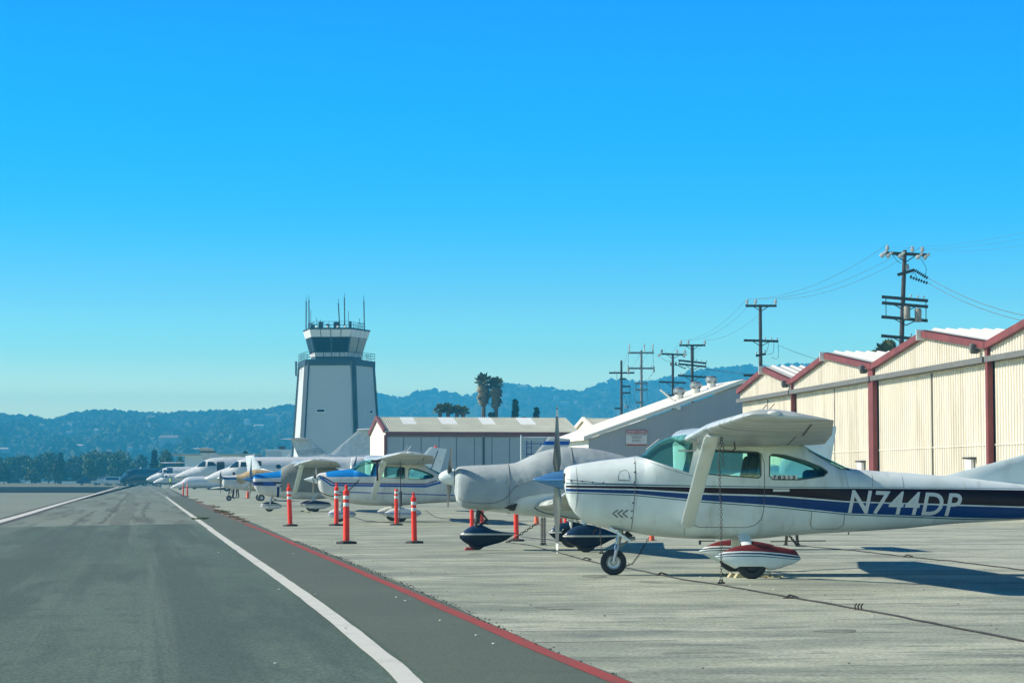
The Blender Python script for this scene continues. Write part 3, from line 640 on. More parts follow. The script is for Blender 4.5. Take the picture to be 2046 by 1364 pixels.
    if detail:  # cowl intakes and front plate
        for sg in (-1, 1): bm = new(); box(bm, (S(1128.5, 0)[0], sg * .235, zc + .02), (.05, .16, .15), bev=.03); obj('air_intake', bm, M['dark'], root)
    # wings, with dark hinge gaps below
    for sg in (-1, 1):
        bm = new(); st = [(sg * a, *b) for a, *b in Z_WING['st']]; wing(bm, st)
        def under(y, u, dz=.006):
            (y0, l0, t0, zl0, zt0), (y1, l1, t1, zl1, zt1) = next((a, b) for a, b in zip(Z_WING['st'][:-1], Z_WING['st'][1:]) if a[0] <= y <= b[0])
            k = (y - y0) / (y1 - y0); l, t, zl, zt = (a + (b - a) * k for a, b in zip((l0, t0, zl0, zt0), (l1, t1, zl1, zt1)))
            w = np.interp(u, [0, .04, .1, .2, .35, .55, .75, .9, 1], [0, -.026, -.035, -.042, -.042, -.035, -.02, -.008, 0])
            return Vector((l + (t - l) * u, sg * y, zl + (zt - zl) * u + w * (t - l) - dz))
        for (ya, yb, u, w_) in ((2.75, 4.9, .76, .02), (0.7, 2.55, .72, .008)):
            a0, a1, b0, b1 = under(ya, u), under(yb, u), under(ya, u + w_), under(yb, u + w_); quad(bm, a0, a1, b1, b0, 1)
        for y in (2.68, 4.95): quad(bm, under(y, .76), under(y + .012, .76), under(y + .012, .99), under(y, .99), 1)
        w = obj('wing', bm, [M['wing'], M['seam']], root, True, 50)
        bm = new(); lathe(bm, [(0.0, -.09), (.03, -.06), (.038, 0), (.03, .06), (0, .09)], 12, 0, T(2.69, sg * 5.33, 2.07) @ RY(R(90))); obj('tip_light', bm, M['reflect'], w, True)
        bm = new()  # lift strut: streamlined bar
        a, b = Vector((S(1372, 1049, -.55)[0], sg * .50, S(0, 1051, -.55)[1])), Vector((2.23, sg * 2.62, 1.875)); rs = []
        for t in (0, .03, .97, 1):
            c = a.lerp(b, t); wv = .19 if 0 < t < 1 else .15
            rs.append([c + Vector((math.cos(q) * wv / 2, math.sin(q) * .022, math.sin(q) * .02)) for q in (2 * math.pi * k / 14 for k in range(14))])
        rings(bm, rs); obj('wing_strut', bm, M['white'], root, True)
        # main gear: spring leg, fairing, wheel
        gx = S(1500, 0, -1.2)[0]; bm = new(); rs = []
        for t in (0, .4, .8, 1):
            c = Vector((gx - .02 + .02 * t, sg * (.38 + .78 * t), S(0, 1066)[1] - .30 * t ** .9)); wv = .17 - .07 * t
            rs.append([c + Vector((math.cos(q) * wv / 2, 0, math.sin(q) * .022)) for q in (2 * math.pi * k / 10 for k in range(10))])
        rings(bm, rs); obj('gear_leg', bm, M['white'], root, True)
        g = bpy.data.objects.new('main_gear', None); link(g); g.parent = root; g.location = (0, sg * 1.2, 0)
        def Q(px_, py_): return S(px_, py_, -1.2)
        st = [(1427, 1110, 1113, .01), (1436, 1104, 1118, .05), (1450, 1097, 1126, .085), (1470, 1090, 1135, .11), (1500, 1086.5, 1138, .12), (1540, 1089, 1137, .115), (1570, 1094, 1129, .09), (1586, 1098, 1123, .06), (1597, 1113, 1116.5, .015)]
        bm = new(); ph = Hull([(Q(a, 0)[0], Q(0, t)[1], Q(0, b)[1], w_, 2.4) for a, t, b, w_ in st]); ph.mesh(bm, 36, 28)
        if detail:
            fs = region(bm, [Q(1460, 1145), Q(1464, 1135), Q(1474, 1129.5), Q(1520, 1129.5), Q(1530, 1133), Q(1535, 1145)]); bmesh.ops.delete(bm, geom=fs, context='FACES')
        obj('wheel_fairing', bm, pant_m, g, True, 50)
        wx, wz = Q(1499, 1125); r = wz; tyre(g, (wx, 0, r), r, .15, rim=M['steel'])
    # nose gear
    ng = bpy.data.objects.new('nose_gear', None); link(ng); ng.parent = root; nx = S(1225, 0)[0]; nr = .18
    tyre(ng, (nx, 0, nr), nr, .12)
    bm = new(); top = Vector((S(1240, 0)[0], 0, S(0, 1058)[1])); ax = Vector((nx, 0, nr))
    if detail or nose_pant:
        for sg in (-1, 1): tube(bm, [ax + Vector((0, sg * .095, 0)), ax + Vector((.03, sg * .1, .15)), ax + Vector((.055, sg * .06, .24))], [.02, .026, .03], 8)
        tube(bm, [ax + Vector((.05, 0, .22)), top], [.035, .04], 10); lathe(bm, [(.03, -.11), (.03, .11)], 10, 0, T(*ax) @ RX(R(90)))
        tube(bm, [ax + Vector((.10, 0, .22)), ax + Vector((.22, 0, .30)), ax + Vector((.12, 0, .40))], .02, 6)
        tube(bm, [Vector((S(1250, 0)[0], -.06, S(0, 1076)[1])), Vector((S(1268, 0)[0], -.06, S(0, 1074)[1]))], .028, 8)
    obj('nose_strut', bm, M['metal'], ng, True)
    if detail:  # open cowl flap and exhaust below the nose
        bm = new(); bar(bm, (S(1216, 1052)[0], -.22, S(0, 1052)[1]), (S(1256, 1079)[0], -.22, S(0, 1079)[1]), .24, .03); obj('cowl_flap', bm, M['white'], root)
        bm = new(); tube(bm, [Vector((S(1250, 0)[0], .12, S(0, 1063)[1])), Vector((S(1262, 0)[0], .12, S(0, 1072)[1]))], .035, 10); obj('exhaust', bm, M['dark'], root, True)
    if nose_pant:
        bm = new(); s0 = nx - .36
        hh = Hull([(s0, .26, .23, .01, 2.3), (s0 + .08, .34, .15, .07, 2.3), (s0 + .24, .40, .10, .11, 2.4), (s0 + .42, .41, .09, .115, 2.4), (s0 + .66, .36, .12, .09, 2.4), (s0 + .84, .28, .17, .04, 2.3), (s0 + .88, .25, .21, .015, 2.3)]); hh.mesh(bm, 26, 22); obj('wheel_fairing', bm, pant_m, ng, True, 50)
    # tail
    bm = new(); zf = 1.33
    rl, rt, tl, tt = (6.75, 0, 1.50), (8.05, 0, 1.30), (7.72, 0, 2.66), (8.42, 0, 2.58)
    surf_tail(bm, [rl, rt], [tl, tt], .05)
    surf_tail(bm, [(5.55, 0, 1.33), (7.3, 0, 1.2)], [(6.95, 0, 1.70), (7.3, 0, 1.66)], .03)
    b2_ = [(7.62, -.047, 1.42), (7.66, -.047, 1.42), (8.06, -.034, 2.5), (8.02, -.034, 2.5)]; poly(bm, b2_, 1)
    fin = obj('tail_fin', bm, [fin_m or M['white'], M['seam']], root, True, 40)
    bm = new(); lathe(bm, [(.05, 0), (.045, .06), (0, .09)], 10, 0, T(7.95, 0, 2.63)); obj('beacon', bm, M['orange'], fin, True)
    for sg in (-1, 1):
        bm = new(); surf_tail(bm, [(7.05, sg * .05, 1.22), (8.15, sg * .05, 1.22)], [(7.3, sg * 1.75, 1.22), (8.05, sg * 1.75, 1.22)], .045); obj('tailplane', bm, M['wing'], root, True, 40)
    # antennas
    for y, x0 in ((.2, 2.95), (-.2, 3.0)):
        bm = new(); tube(bm, [Vector((x0, y, 1.98)), Vector((x0 + .32, y * 1.3, 2.36))], .006, 5); obj('antenna', bm, M['steel'] if detail else M['white'], root)
    if detail:
        bm = new(); tube(bm, [Vector((*S(1290, 898)[:1], -.1, S(0, 898)[1])), Vector((S(1316, 0)[0], -.12, S(0, 877)[1]))], .007, 6); obj('thermometer_probe', bm, M['white'], root)
        bm = new()
        xa, za = S(1400, 884, -1.1); bar(bm, (2.14, -1.15, 1.70), (2.14, -1.15, 1.84), .05, .02); bar(bm, (1.92, -1.15, 1.70), (2.16, -1.15, 1.70), .03, .02); obj('pitot_tube', bm, M['metal'], root)
        bm = new(); tube(bm, [Vector((2.63, -1.5, 1.83)), Vector((2.64, -1.5, 1.72)), Vector((2.60, -1.5, 1.68)), Vector((2.53, -1.5, 1.68))], .011, 6); obj('vent_tube', bm, M['dark'], root)
        bm = new(); tube(bm, [Vector((3.25, -.75, 1.79)), Vector((3.4, -.78, 1.80)), Vector((3.55, -.8, 1.81)), Vector((3.75, -.82, 1.81))], [.008, .016, .018, .006], 6); obj('flap_track', bm, M['seam'], root)
        bm = new(); bar(bm, (S(1392, 0)[0], -.35, S(0, 1078)[1]), (S(1422, 0)[0], -.35, S(0, 1078)[1]), .10, .012); bar(bm, (S(1393, 0)[0], -.35, S(0, 1077)[1]), (S(1393, 0)[0], -.35, S(0, 1085)[1]), .03, .05); obj('boarding_step', bm, M['dark'], root)
        bm = new(); tube(bm, [Vector((S(1695, 0)[0], 0, S(0, 1060)[1])), Vector((S(1693, 0)[0], 0, S(0, 1067)[1]))], .008, 6); obj('drain_mast', bm, M['dark'], root)
    return root
def letters(root, h, s, px0, px1, py_top, py_bot, drop, shear, m, S_=None, sd=-.40, name='registration', bold=.013, off=.004):
    """painted letters laid on the near side of a hull"""
    x0, z1 = S_(px0, py_top, sd); x1, z0 = S_(px1, py_bot, sd)
    bm = text_mesh(s, 1.0, shear, bold, 1.08); fit(bm, x1 - x0, z1 - z0); dz = drop * (x1 - x0)
    for k in range(1, 14):
        y = (z1 - z0) * k / 14; bmesh.ops.bisect_plane(bm, geom=bm.verts[:] + bm.edges[:] + bm.faces[:], plane_co=(0, y, 0), plane_no=(0, 1, 0))
    for v in bm.verts:
        x, z = x0 + v.co.x, z0 + v.co.y - drop * v.co.x; v.co = Vector((x, -h.y(x, z) - off, z))
    bm.normal_update()
    return obj(name, bm, m, root)

# paint of the nearest one: maroon over blue with pinstripes
def SL(l): return [S(x, y, -.5) for x, y in l]
MAROON, NAVY, TEAL = (0.014, 0.004, 0.012), (0.006, 0.040, 0.165), (0.045, 0.13, 0.17)
PAINT_A = striped('maroon_blue_striped_paint', WHITE, [
    (TEAL, SL([(1131, 964), (1268, 966.5), (1401, 969.3), (1546, 971.3), (1700, 972.8), (1922, 973.8), (2290, 978)]), SL([(1131, 966.3), (1268, 969.2), (1401, 971.3), (1546, 972.8), (1700, 974), (1922, 974.8), (2290, 979)])),
    (MAROON, SL([(1131, 969.2), (1268, 970.6), (1401, 973.4), (1546, 975), (1693, 975.5), (1922, 977), (2046, 979), (2290, 985)]), SL([(1131, 973.4), (1268, 976), (1401, 984), (1546, 988.6), (1693, 1000.4), (1922, 1007.4), (2046, 1011.6), (2290, 1011)])),
    (NAVY, SL([(1131, 975.6), (1268, 978.7), (1401, 987.2), (1546, 991.6), (1693, 1002.8), (1922, 1010.3), (2046, 1014), (2290, 1013)]), SL([(1131, 981), (1268, 986), (1401, 998.8), (1546, 1009), (1693, 1024.6), (1922, 1033.8), (2046, 1037), (2290, 1020)])),
    (TEAL, SL([(1131, 982.8), (1268, 988), (1401, 1001), (1546, 1011.5), (1693, 1026.3), (1922, 1035.4), (2046, 1037.5), (2290, 1021)]), SL([(1131, 984.6), (1268, 990), (1401, 1003.2), (1546, 1013.5), (1693, 1028.4), (1922, 1038), (2046, 1038.5), (2290, 1022)])),
    ], 0.0, 8.7, 0.4, 2.1)
def PQ(l): return [S(x, y, -1.3) for x, y in l]
PANT_A = striped('maroon_topped_fairing_paint', WHITE, [
    ((0.13, 0.022, 0.025), [(2.2, .95), (4.2, .95)], PQ([(1427, 1105), (1450, 1101), (1480, 1099.5), (1520, 1100.5), (1560, 1104), (1600, 1110)])),
    ((0.012, 0.02, 0.08), PQ([(1427, 1108), (1450, 1104), (1480, 1102.5), (1520, 1103), (1560, 1106.5), (1600, 1111)]), PQ([(1427, 1110), (1450, 1106.5), (1480, 1105.3), (1520, 1106), (1560, 1110), (1600, 1114.5)])),
    ((0.03, 0.10, 0.14), PQ([(1427, 1112.5), (1450, 1109), (1480, 1108), (1520, 1109), (1560, 1112.5), (1600, 1116.5)]), PQ([(1427, 1114), (1450, 1110.8), (1480, 1110.2), (1520, 1111), (1560, 1114), (1600, 1118)])),
    ], 2.2, 4.2, 0.0, 0.6, rough=0.45)
BLUE_SP = mat('spinner_blue', (0.08, 0.23, 0.46), 0.16, 0.35, var=0.05)
A = high_wing('high_wing_airplane', 'nearest white high-wing airplane with maroon and blue stripes and registration N744DP', 1065, 958, AD, R(0.3), PAINT_A, BLUE_SP, PANT_A, R(1.5), 'small high-wing airplanes on the apron', detail=True, bands=((.86, .93), (.97, .985)))
letters(A, HW, 'N744DP', 1692, 1924, 977.5, 1024.5, 0.032, 0.22, M['letter'], S, -.42)
# number sticker in the quarter window and the chains' rings are separate small parts
x0, z0 = S(1543, 957, -.52); x1, z1 = S(1592, 949.5, -.52)
bm = text_mesh('78213', 1, 0, 0.03, 1.5); fit(bm, (x1 - x0) * .9, (z1 - z0))
for v in bm.verts: x, z = x0 + v.co.x, z0 + v.co.y; v.co = Vector((x, -HW.y(x, z) - .006, z))
bg2 = [Vector((x, -HW.y(x, z) - .003, z)) for x, z in ((x0 - .02, z0 - .004), (x1, z0 - .004), (x1, z1 + .004), (x0 - .02, z1 + .004))]
poly(bm, bg2, 1); obj('number_sticker', bm, [M['dark'], M['letter']], A)

# ---- the second-nearest high-wing: white with blue cowl top
DC, XC, YAWC = 70.0, 607, R(9.0)
def SC_(px, py): return ((px - XC) * 69.4 / F_PX / math.cos(YAWC) - .08, CAM_H + (HOR - py) * 69.4 / F_PX)
def CL(l): return [SC_(*q) for q in l]
SKY_B, VIO = (0.012, 0.20, 0.55), (0.05, 0.02, 0.16)
PAINT_C = striped('blue_topped_paint', (0.64, 0.65, 0.64), [
    (SKY_B, [(0.75, 2.1), (2.3, 2.1)], CL([(655, 951.5), (664, 953), (745, 951.8), (752, 951)])),
    (VIO, CL([(647, 950), (669, 963.5), (853, 965.6), (875, 958.5)]), CL([(647, 953), (669, 966.3), (853, 968), (875, 961)])),
    ((0.02, 0.09, 0.38), CL([(642, 950), (665, 967.2), (853, 968.8), (883, 961)]), CL([(642, 954), (664, 970.5), (853, 973.5), (883, 965.5)])),
    ((0.02, 0.08, 0.34), CL([(672, 981), (900, 988), (960, 990)]), CL([(672, 983), (900, 990), (960, 992)])),
    ], 0.0, 8.7, 0.4, 2.1)
PANT_C = striped('blue_lined_fairing_paint', (0.62, 0.63, 0.62), [((0.02, 0.10, 0.36), [(0, .29), (5, .29)], [(0, .265), (5, .265)]), ((0.02, 0.06, 0.2), [(0, .245), (5, .245)], [(0, .23), (5, .23)])], 0, 5, 0, .6)
FINC = striped('blue_banded_fin_paint', (0.62, 0.63, 0.62), [((0.015, 0.09, 0.38), [(5, 2.52), (9, 2.52)], [(5, 2.40), (9, 2.40)])], 5, 9, 1, 3)
Cc = high_wing('high_wing_airplane', 'white high-wing airplane with bright blue cowl top and white pointed spinner', XC, 957, DC, YAWC, PAINT_C, M['white'], PANT_C, R(62), 'small high-wing airplanes on the apron', nose_pant=True, fin_m=FINC)
# ---- the third: grey cabin cover, blue spinner
DD, XD, YAWD = 92.0, 484, R(9.5)
def SD_(px, py): return ((px - XD) * 91.4 / F_PX / math.cos(YAWD) - .08, CAM_H + (HOR - py) * 91.4 / F_PX)
def DL(l): return [SD_(*q) for q in l]
NV = (0.012, 0.02, 0.12)
PAINT_D = striped('navy_slashed_paint', (0.60, 0.61, 0.61), [
    (SKY_B, [(0.3, 2.1), (1.62, 2.1)], DL([(507, 955.8), (557, 954)])),
    (NV, DL([(505, 962), (526, 962)]), DL([(505, 969.5), (534, 969.5)])),
    ((0.02, 0.07, 0.30), DL([(528, 962), (545, 962)]), DL([(530, 970), (553, 970)])),
    ((0.03, 0.015, 0.05), DL([(548, 962), (566, 962.5)]), DL([(548, 966), (566, 966)])),
    ((0.025, 0.012, 0.04), DL([(560, 969.8), (640, 971.5), (700, 974)]), DL([(560, 972.3), (640, 974.5), (700, 977)])),
    (NV, DL([(555, 972), (560, 972)]), DL([(555, 998), (560, 998)])),
    ], 0.0, 8.7, 0.4, 2.1)
PANT_D = striped('navy_topped_fairing_paint', (0.60, 0.61, 0.61), [((0.02, 0.025, 0.06), [(0, .6), (5, .6)], [(0, .31), (5, .31)]), ((0.02, 0.025, 0.06), [(0, .28), (5, .28)], [(0, .26), (5, .26)])], 0, 5, 0, .65)
Dd = high_wing('high_wing_airplane', 'white high-wing airplane with grey cabin cover and blue pointed spinner', XD, 959, DD, YAWD, PAINT_D, BLUE_SP, PANT_D, R(35), 'small high-wing airplanes on the apron', cover=(1.55, 4.9, CDARK), nose_pant=True, blade_m=M['metal'])
# ---------------------------------------------------------------- the covered low-wing single and its kin
BD, BX = 42.2, 876.0
def SB(px, py, y=0.0): return (((px - CX) * (BD + y) - (BX - CX) * BD) / F_PX, CAM_H + (HOR - py) * (BD + y) / F_PX)
B_ST = [(909, 942, 985, .30, 2.4), (912, 937, 1000, .40, 2.5), (920, 934.5, 1010, .45, 2.7), (932, 933.5, 1016, .48, 2.8), (960, 932, 1019, .50, 2.8), (1000, 930.5, 1023, .52, 2.8), (1026, 929, 1026, .53, 2.7), (1045, 921, 1029, .54, 2.5), (1070, 910, 1031, .55, 2.4), (1095, 902, 1033, .56, 2.4), (1130, 896.5, 1035, .56, 2.4), (1165, 896.5, 1037, .56, 2.4), (1200, 901, 1038, .55, 2.4), (1240, 912, 1038, .52, 2.3), (1280, 926, 1037, .46, 2.2), (1340, 940, 1033, .38, 2.2), (1450, 948, 1020, .28, 2.2), (1600, 957, 1003, .15, 2.2), (1690, 962, 985, .04, 2.2)]
BH = Hull([(SB(p, 0)[0], SB(p, t)[1], SB(p, b)[1], w, n) for p, t, b, w, n in B_ST])
B_WING = [(0.0, 1.72, 3.3, .80, .78), (.55, 1.78, 3.2, .82, .80), (1.0, 2.02, 3.2, .86, .83), (4.7, 2.12, 3.15, 1.22, 1.20)]
def low_wing(name, label, loc, yaw, paint, spinner_m, pant_m, prop_ang, group, blades=2, cover=None, fairings=True, fin_m=None, scale=1.0, bl_m=None, canopy=False):
    root = thing(name, label, 'airplane', loc, yaw, group, scale); h = BH; bm = new(); h.mesh(bm, 80, 44)
    win = []
    if canopy:
        pts = rounded([SB(1062, 924, -.4), SB(1100, 903, -.4), SB(1190, 904, -.4), SB(1262, 932, -.4), SB(1062, 932, -.4)], .05); fs = region(bm, pts); win.append(detach(bm, fs))
    obj('fuselage', bm, paint, root, True, 40)
    for b2 in win: obj('canopy', b2, M['glass_dark'], root, True, 60)
    if cover:
        px0, px1, cm, low = cover; bm = new(); rs = []; n = 70; xs0, xs1 = SB(px0, 0)[0], SB(px1, 0)[0]; m = 41
        lowf = pchip(*zip(*[(SB(a, b)[0], SB(a, b)[1]) for a, b in low]))
        for i in range(n + 1):
            x = xs0 + (xs1 - xs0) * i / n; zl = lowf(x); full = h.ring(x, 160, .03); zt = max(q.z for q in full)
            zm = (h.top(x) + h.bot(x)) / 2; hh = (h.top(x) - h.bot(x)) / 2 + .03; nn = h.n(x)
            sn = max(-1, min(1, (zl - zm) / hh)); a0 = math.asin(math.copysign(abs(sn) ** (nn / 2), sn))
            rg = h.ring(x, m, .03, a0, math.pi - a0, False)
            out = []
            for j, q in enumerate(rg):
                e = abs(j - m // 2) / (m // 2)     # folds gather towards the lower hem and the front
                f = mnoise.noise(Vector((q.x * 5.5, q.z * 1.6, 2))) * .012 * (.4 + e) + mnoise.noise(q * 1.4) * .018 - max(0, .12 - abs(mnoise.noise(Vector((q.x * 5 + q.z * 4, q.z * 2 - q.x * .5, 7))))) * .16 * (.15 + e * e)
                nrm = Vector((0, q.y, q.z - zm)).normalized(); out.append(q + nrm * f)
            rs.append(out)
        if px0 < 915:   # the front of the cover, gathered round the spinner
            r0 = rs[0]; rs = [[Vector((q.x - .012, q.y * k_, 1.34 + (q.z - 1.34) * k_)) for q in r0] for k_ in (.45, .8)] + rs
        rings(bm, rs, 0, False, False, closed=False)
        cv = obj('fabric_cover', bm, cm, root, True, 80)
        if px0 < 915:   # sewn seams and belly straps
            bm = new()
            for ii in (22, 46): tube(bm, [q + Vector((0, math.copysign(.004, q.y), .003)) for q in rs[ii]], .007, 5)
            tube(bm, [r_[4] + Vector((0, .006 if r_[4].y > 0 else -.006, 0)) for r_ in rs[3:]], .006, 5); tube(bm, [r_[36] + Vector((0, -.006, 0)) for r_ in rs[3:]], .006, 5)
            obj('cover_seam', bm, M['seam_cloth'], cv, True)
            bm = new(); bx_ = SB(985, 0)[0]; tube(bm, [Vector((bx_ + .004 * i, q.y * 1.01, q.z - .012)) for i, q in enumerate(h.ring(bx_, 24, .01, R(195), R(345), False))], .014, 5); bm.free()
        if px0 < 915:
            bm = new(); w = [Vector((SB(a, 0)[0], -h.y(SB(a, 0)[0], SB(a, b)[1]) - .05, SB(a, b)[1])) for a, b in [(1004, 1012), (1030, 1004), (1026, 1018), (1018, 1026), (1012, 1024), (1014, 1016), (1002, 1014)]]
            f = bm.faces.new([bm.verts.new(q) for q in w]); r = bmesh.ops.extrude_face_region(bm, geom=[f]); bmesh.ops.translate(bm, verts=[v for v in r['geom'] if isinstance(v, bmesh.types.BMVert)], vec=(0, .012, 0)); obj('cover_flap', bm, M['dark'], root)
    zc = SB(0, 952.5)[1]; sx1 = SB(908, 0)[0]; bm = new()
    lathe(bm, [(0, 0), (.05, .015), (.09, .06), (.125, .13), (.15, .22), (.16, sx1 - .02), (.13, sx1)], 26, 0, T(0, 0, zc) @ RY(R(90))); pr = obj('propeller', bm, spinner_m, root, True, 50)
    for k in range(blades):
        bm = new(); blade(bm, .95, .14, 0.0); obj('blade', bm, [bl_m or M['blade'], M['blade_white']], pr, True, loc=(SB(898, 0)[0], 0, zc), rot=(prop_ang + k * 2 * math.pi / blades, 0, 0))
    for sg in (-1, 1):
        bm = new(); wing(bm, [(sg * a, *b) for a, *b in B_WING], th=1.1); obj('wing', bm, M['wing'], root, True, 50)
        g = bpy.data.objects.new('main_gear', None); link(g); g.parent = root; g.location = (0, sg * 1.45, 0); x = 2.62; r = .20
        tyre(g, (x, 0, r), r, .15); bm = new(); tube(bm, [Vector((x, 0.0, .84)), Vector((x, 0, .52))], .075, 10); tube(bm, [Vector((x, -sg * .09, .56)), Vector((x, -sg * .10, r))], .03, 8); bar(bm, (x + .10, 0, .55), (x + .24, 0, .38), .03, .03); obj('gear_leg', bm, M['white'], g, True)
        if fairings:
            bm = new(); hh = Hull([(x - .42, .30, .27, .012, 2.3), (x - .34, .38, .19, .07, 2.3), (x - .18, .47, .10, .12, 2.4), (x + .02, .50, .06, .13, 2.4), (x + .25, .45, .12, .12, 2.4), (x + .5, .36, .24, .06, 2.3), (x + .6, .32, .28, .015, 2.3)]); hh.mesh(bm, 30, 24)
            if sg > 0: bmesh.ops.delete(bm, geom=region(bm, [(x - .20, .02), (x - .17, .36), (x + .2, .36), (x + .24, .02)]), context='FACES')
            obj('wheel_fairing', bm, pant_m, g, True, 50)
    ng = bpy.data.objects.new('nose_gear', None); link(ng); ng.parent = root; x = .72; r = .17; tyre(ng, (x, 0, r), r, .12)
    bm = new(); tube(bm, [Vector((x + .05, 0, .82)), Vector((x, 0, .50))], .045, 10)
    for sg in (-1, 1): tube(bm, [Vector((x - .02, sg * .05, .52)), Vector((x + .0, sg * .09, r))], .024, 8)
    tube(bm, [Vector((x + .06, 0, .72)), Vector((x + .20, 0, .56)), Vector((x + .04, 0, .44))], .024, 7); obj('nose_strut', bm, M['dark'], ng, True)
    if fairings:
        bm = new(); hh = Hull([(x - .32, .28, .22, .012, 2.3), (x - .24, .36, .15, .07, 2.3), (x - .08, .45, .07, .12, 2.4), (x + .06, .47, .05, .125, 2.4), (x + .3, .38, .10, .11, 2.4), (x + .5, .34, .16, .06, 2.3), (x + .72, .325, .30, .012, 2.3)]); hh.mesh(bm, 30, 24); obj('wheel_fairing', bm, pant_m, ng, True, 50)
    bm = new(); surf_tail(bm, [(6.2, 0, 1.25), (7.35, 0, 1.15)], [(6.95, 0, 2.35), (7.55, 0, 2.32)], .05); surf_tail(bm, [(5.2, 0, 1.33), (6.6, 0, 1.22)], [(6.3, 0, 1.6), (6.6, 0, 1.55)], .03); obj('tail_fin', bm, fin_m or M['white'], root, True, 40)
    for sg in (-1, 1):
        bm = new(); surf_tail(bm, [(6.4, sg * .03, 1.17), (7.3, sg * .03, 1.17)], [(6.6, sg * 1.6, 1.19), (7.25, sg * 1.6, 1.19)], .045); obj('tailplane', bm, M['wing'], root, True, 40)
    return root
NAVYP = striped('navy_fairing_paint', (0.012, 0.035, 0.085), [((0.50, 0.50, 0.46), [(0, .315), (8, .30)], [(0, .285), (8, .27)]), ((0.008, 0.014, 0.03), [(0, .285), (8, .27)], [(0, 0.0), (8, 0.0)])], 0, 8, 0, .6, rough=0.25, dirt=.15)
pb = P(BX, 952, BD)
B = low_wing('low_wing_airplane', 'low-wing airplane under a pale grey fabric cover with navy wheel fairings', (pb.x, BD, 0), R(4), M['white'], M['white'], NAVYP, R(52), 'small low-wing airplanes on the apron', cover=(909.5, 1275, CGREY, [(909, 990), (914, 1004), (925, 1013), (945, 1017), (985, 1019), (1005, 1013), (1020, 1003), (1040, 993), (1065, 987.5), (1100, 984), (1150, 981), (1275, 968)]))
# black pinstripe that outlines the wing root of the covered airplane
bm = new(); tube(bm, on_skin(BH, [SB(*q, -.5) for q in [(1160, 1038), (1120, 1031), (1090, 1025), (1072, 1019), (1065, 1014), (1067, 1009.5), (1080, 1006), (1110, 1003), (1150, 1002)]], -1, 0.0), .011, 6); obj('pinstripe', bm, M['dark'], B)
# farther one with a tan cover
PAINT_E = striped('pale_blue_banded_paint', (0.60, 0.61, 0.61), [((0.04, 0.12, 0.22), [(0, 1.45), (8, 1.45)], [(0, 1.30), (8, 1.28)])], 0, 8, .5, 2.1)
DE = 138.0; pe = P(434, 959, DE)
low_wing('low_wing_airplane', 'small white airplane with a tan cover over its windshield and black propeller blades', (pe.x, DE, 0), R(9.5), PAINT_E, M['metal'], M['white'], R(180), 'small low-wing airplanes on the apron', blades=3, cover=(1000, 1300, CTAN, [(1000, 975), (1030, 990), (1060, 975), (1100, 958), (1200, 950), (1300, 948)]), fairings=False, bl_m=M['blade_black'])
# white one that faces away to the right behind it
DF = 168.0; pf = P(500, 940, DF)
fx = 7.2 * 1.32
PAINT_F = striped('white_pink_lined_paint', (0.64, 0.62, 0.60), [((0.35, 0.16, 0.15), [(0, 1.12), (8, 1.12)], [(0, 1.05), (8, 1.05)])], 0, 8, .5, 2.1)
aF = R(150)
locF = Vector((pf.x, DF, 0)) - Matrix.Rotation(aF, 3, 'Z') @ Vector((fx, 0, 0))
low_wing('low_wing_airplane', 'white airplane facing right with its tail fin raised behind the tan-covered one', tuple(locF), aF, PAINT_F, M['white'], M['white'], R(20), 'small low-wing airplanes on the apron', fairings=False, canopy=True, scale=1.32)

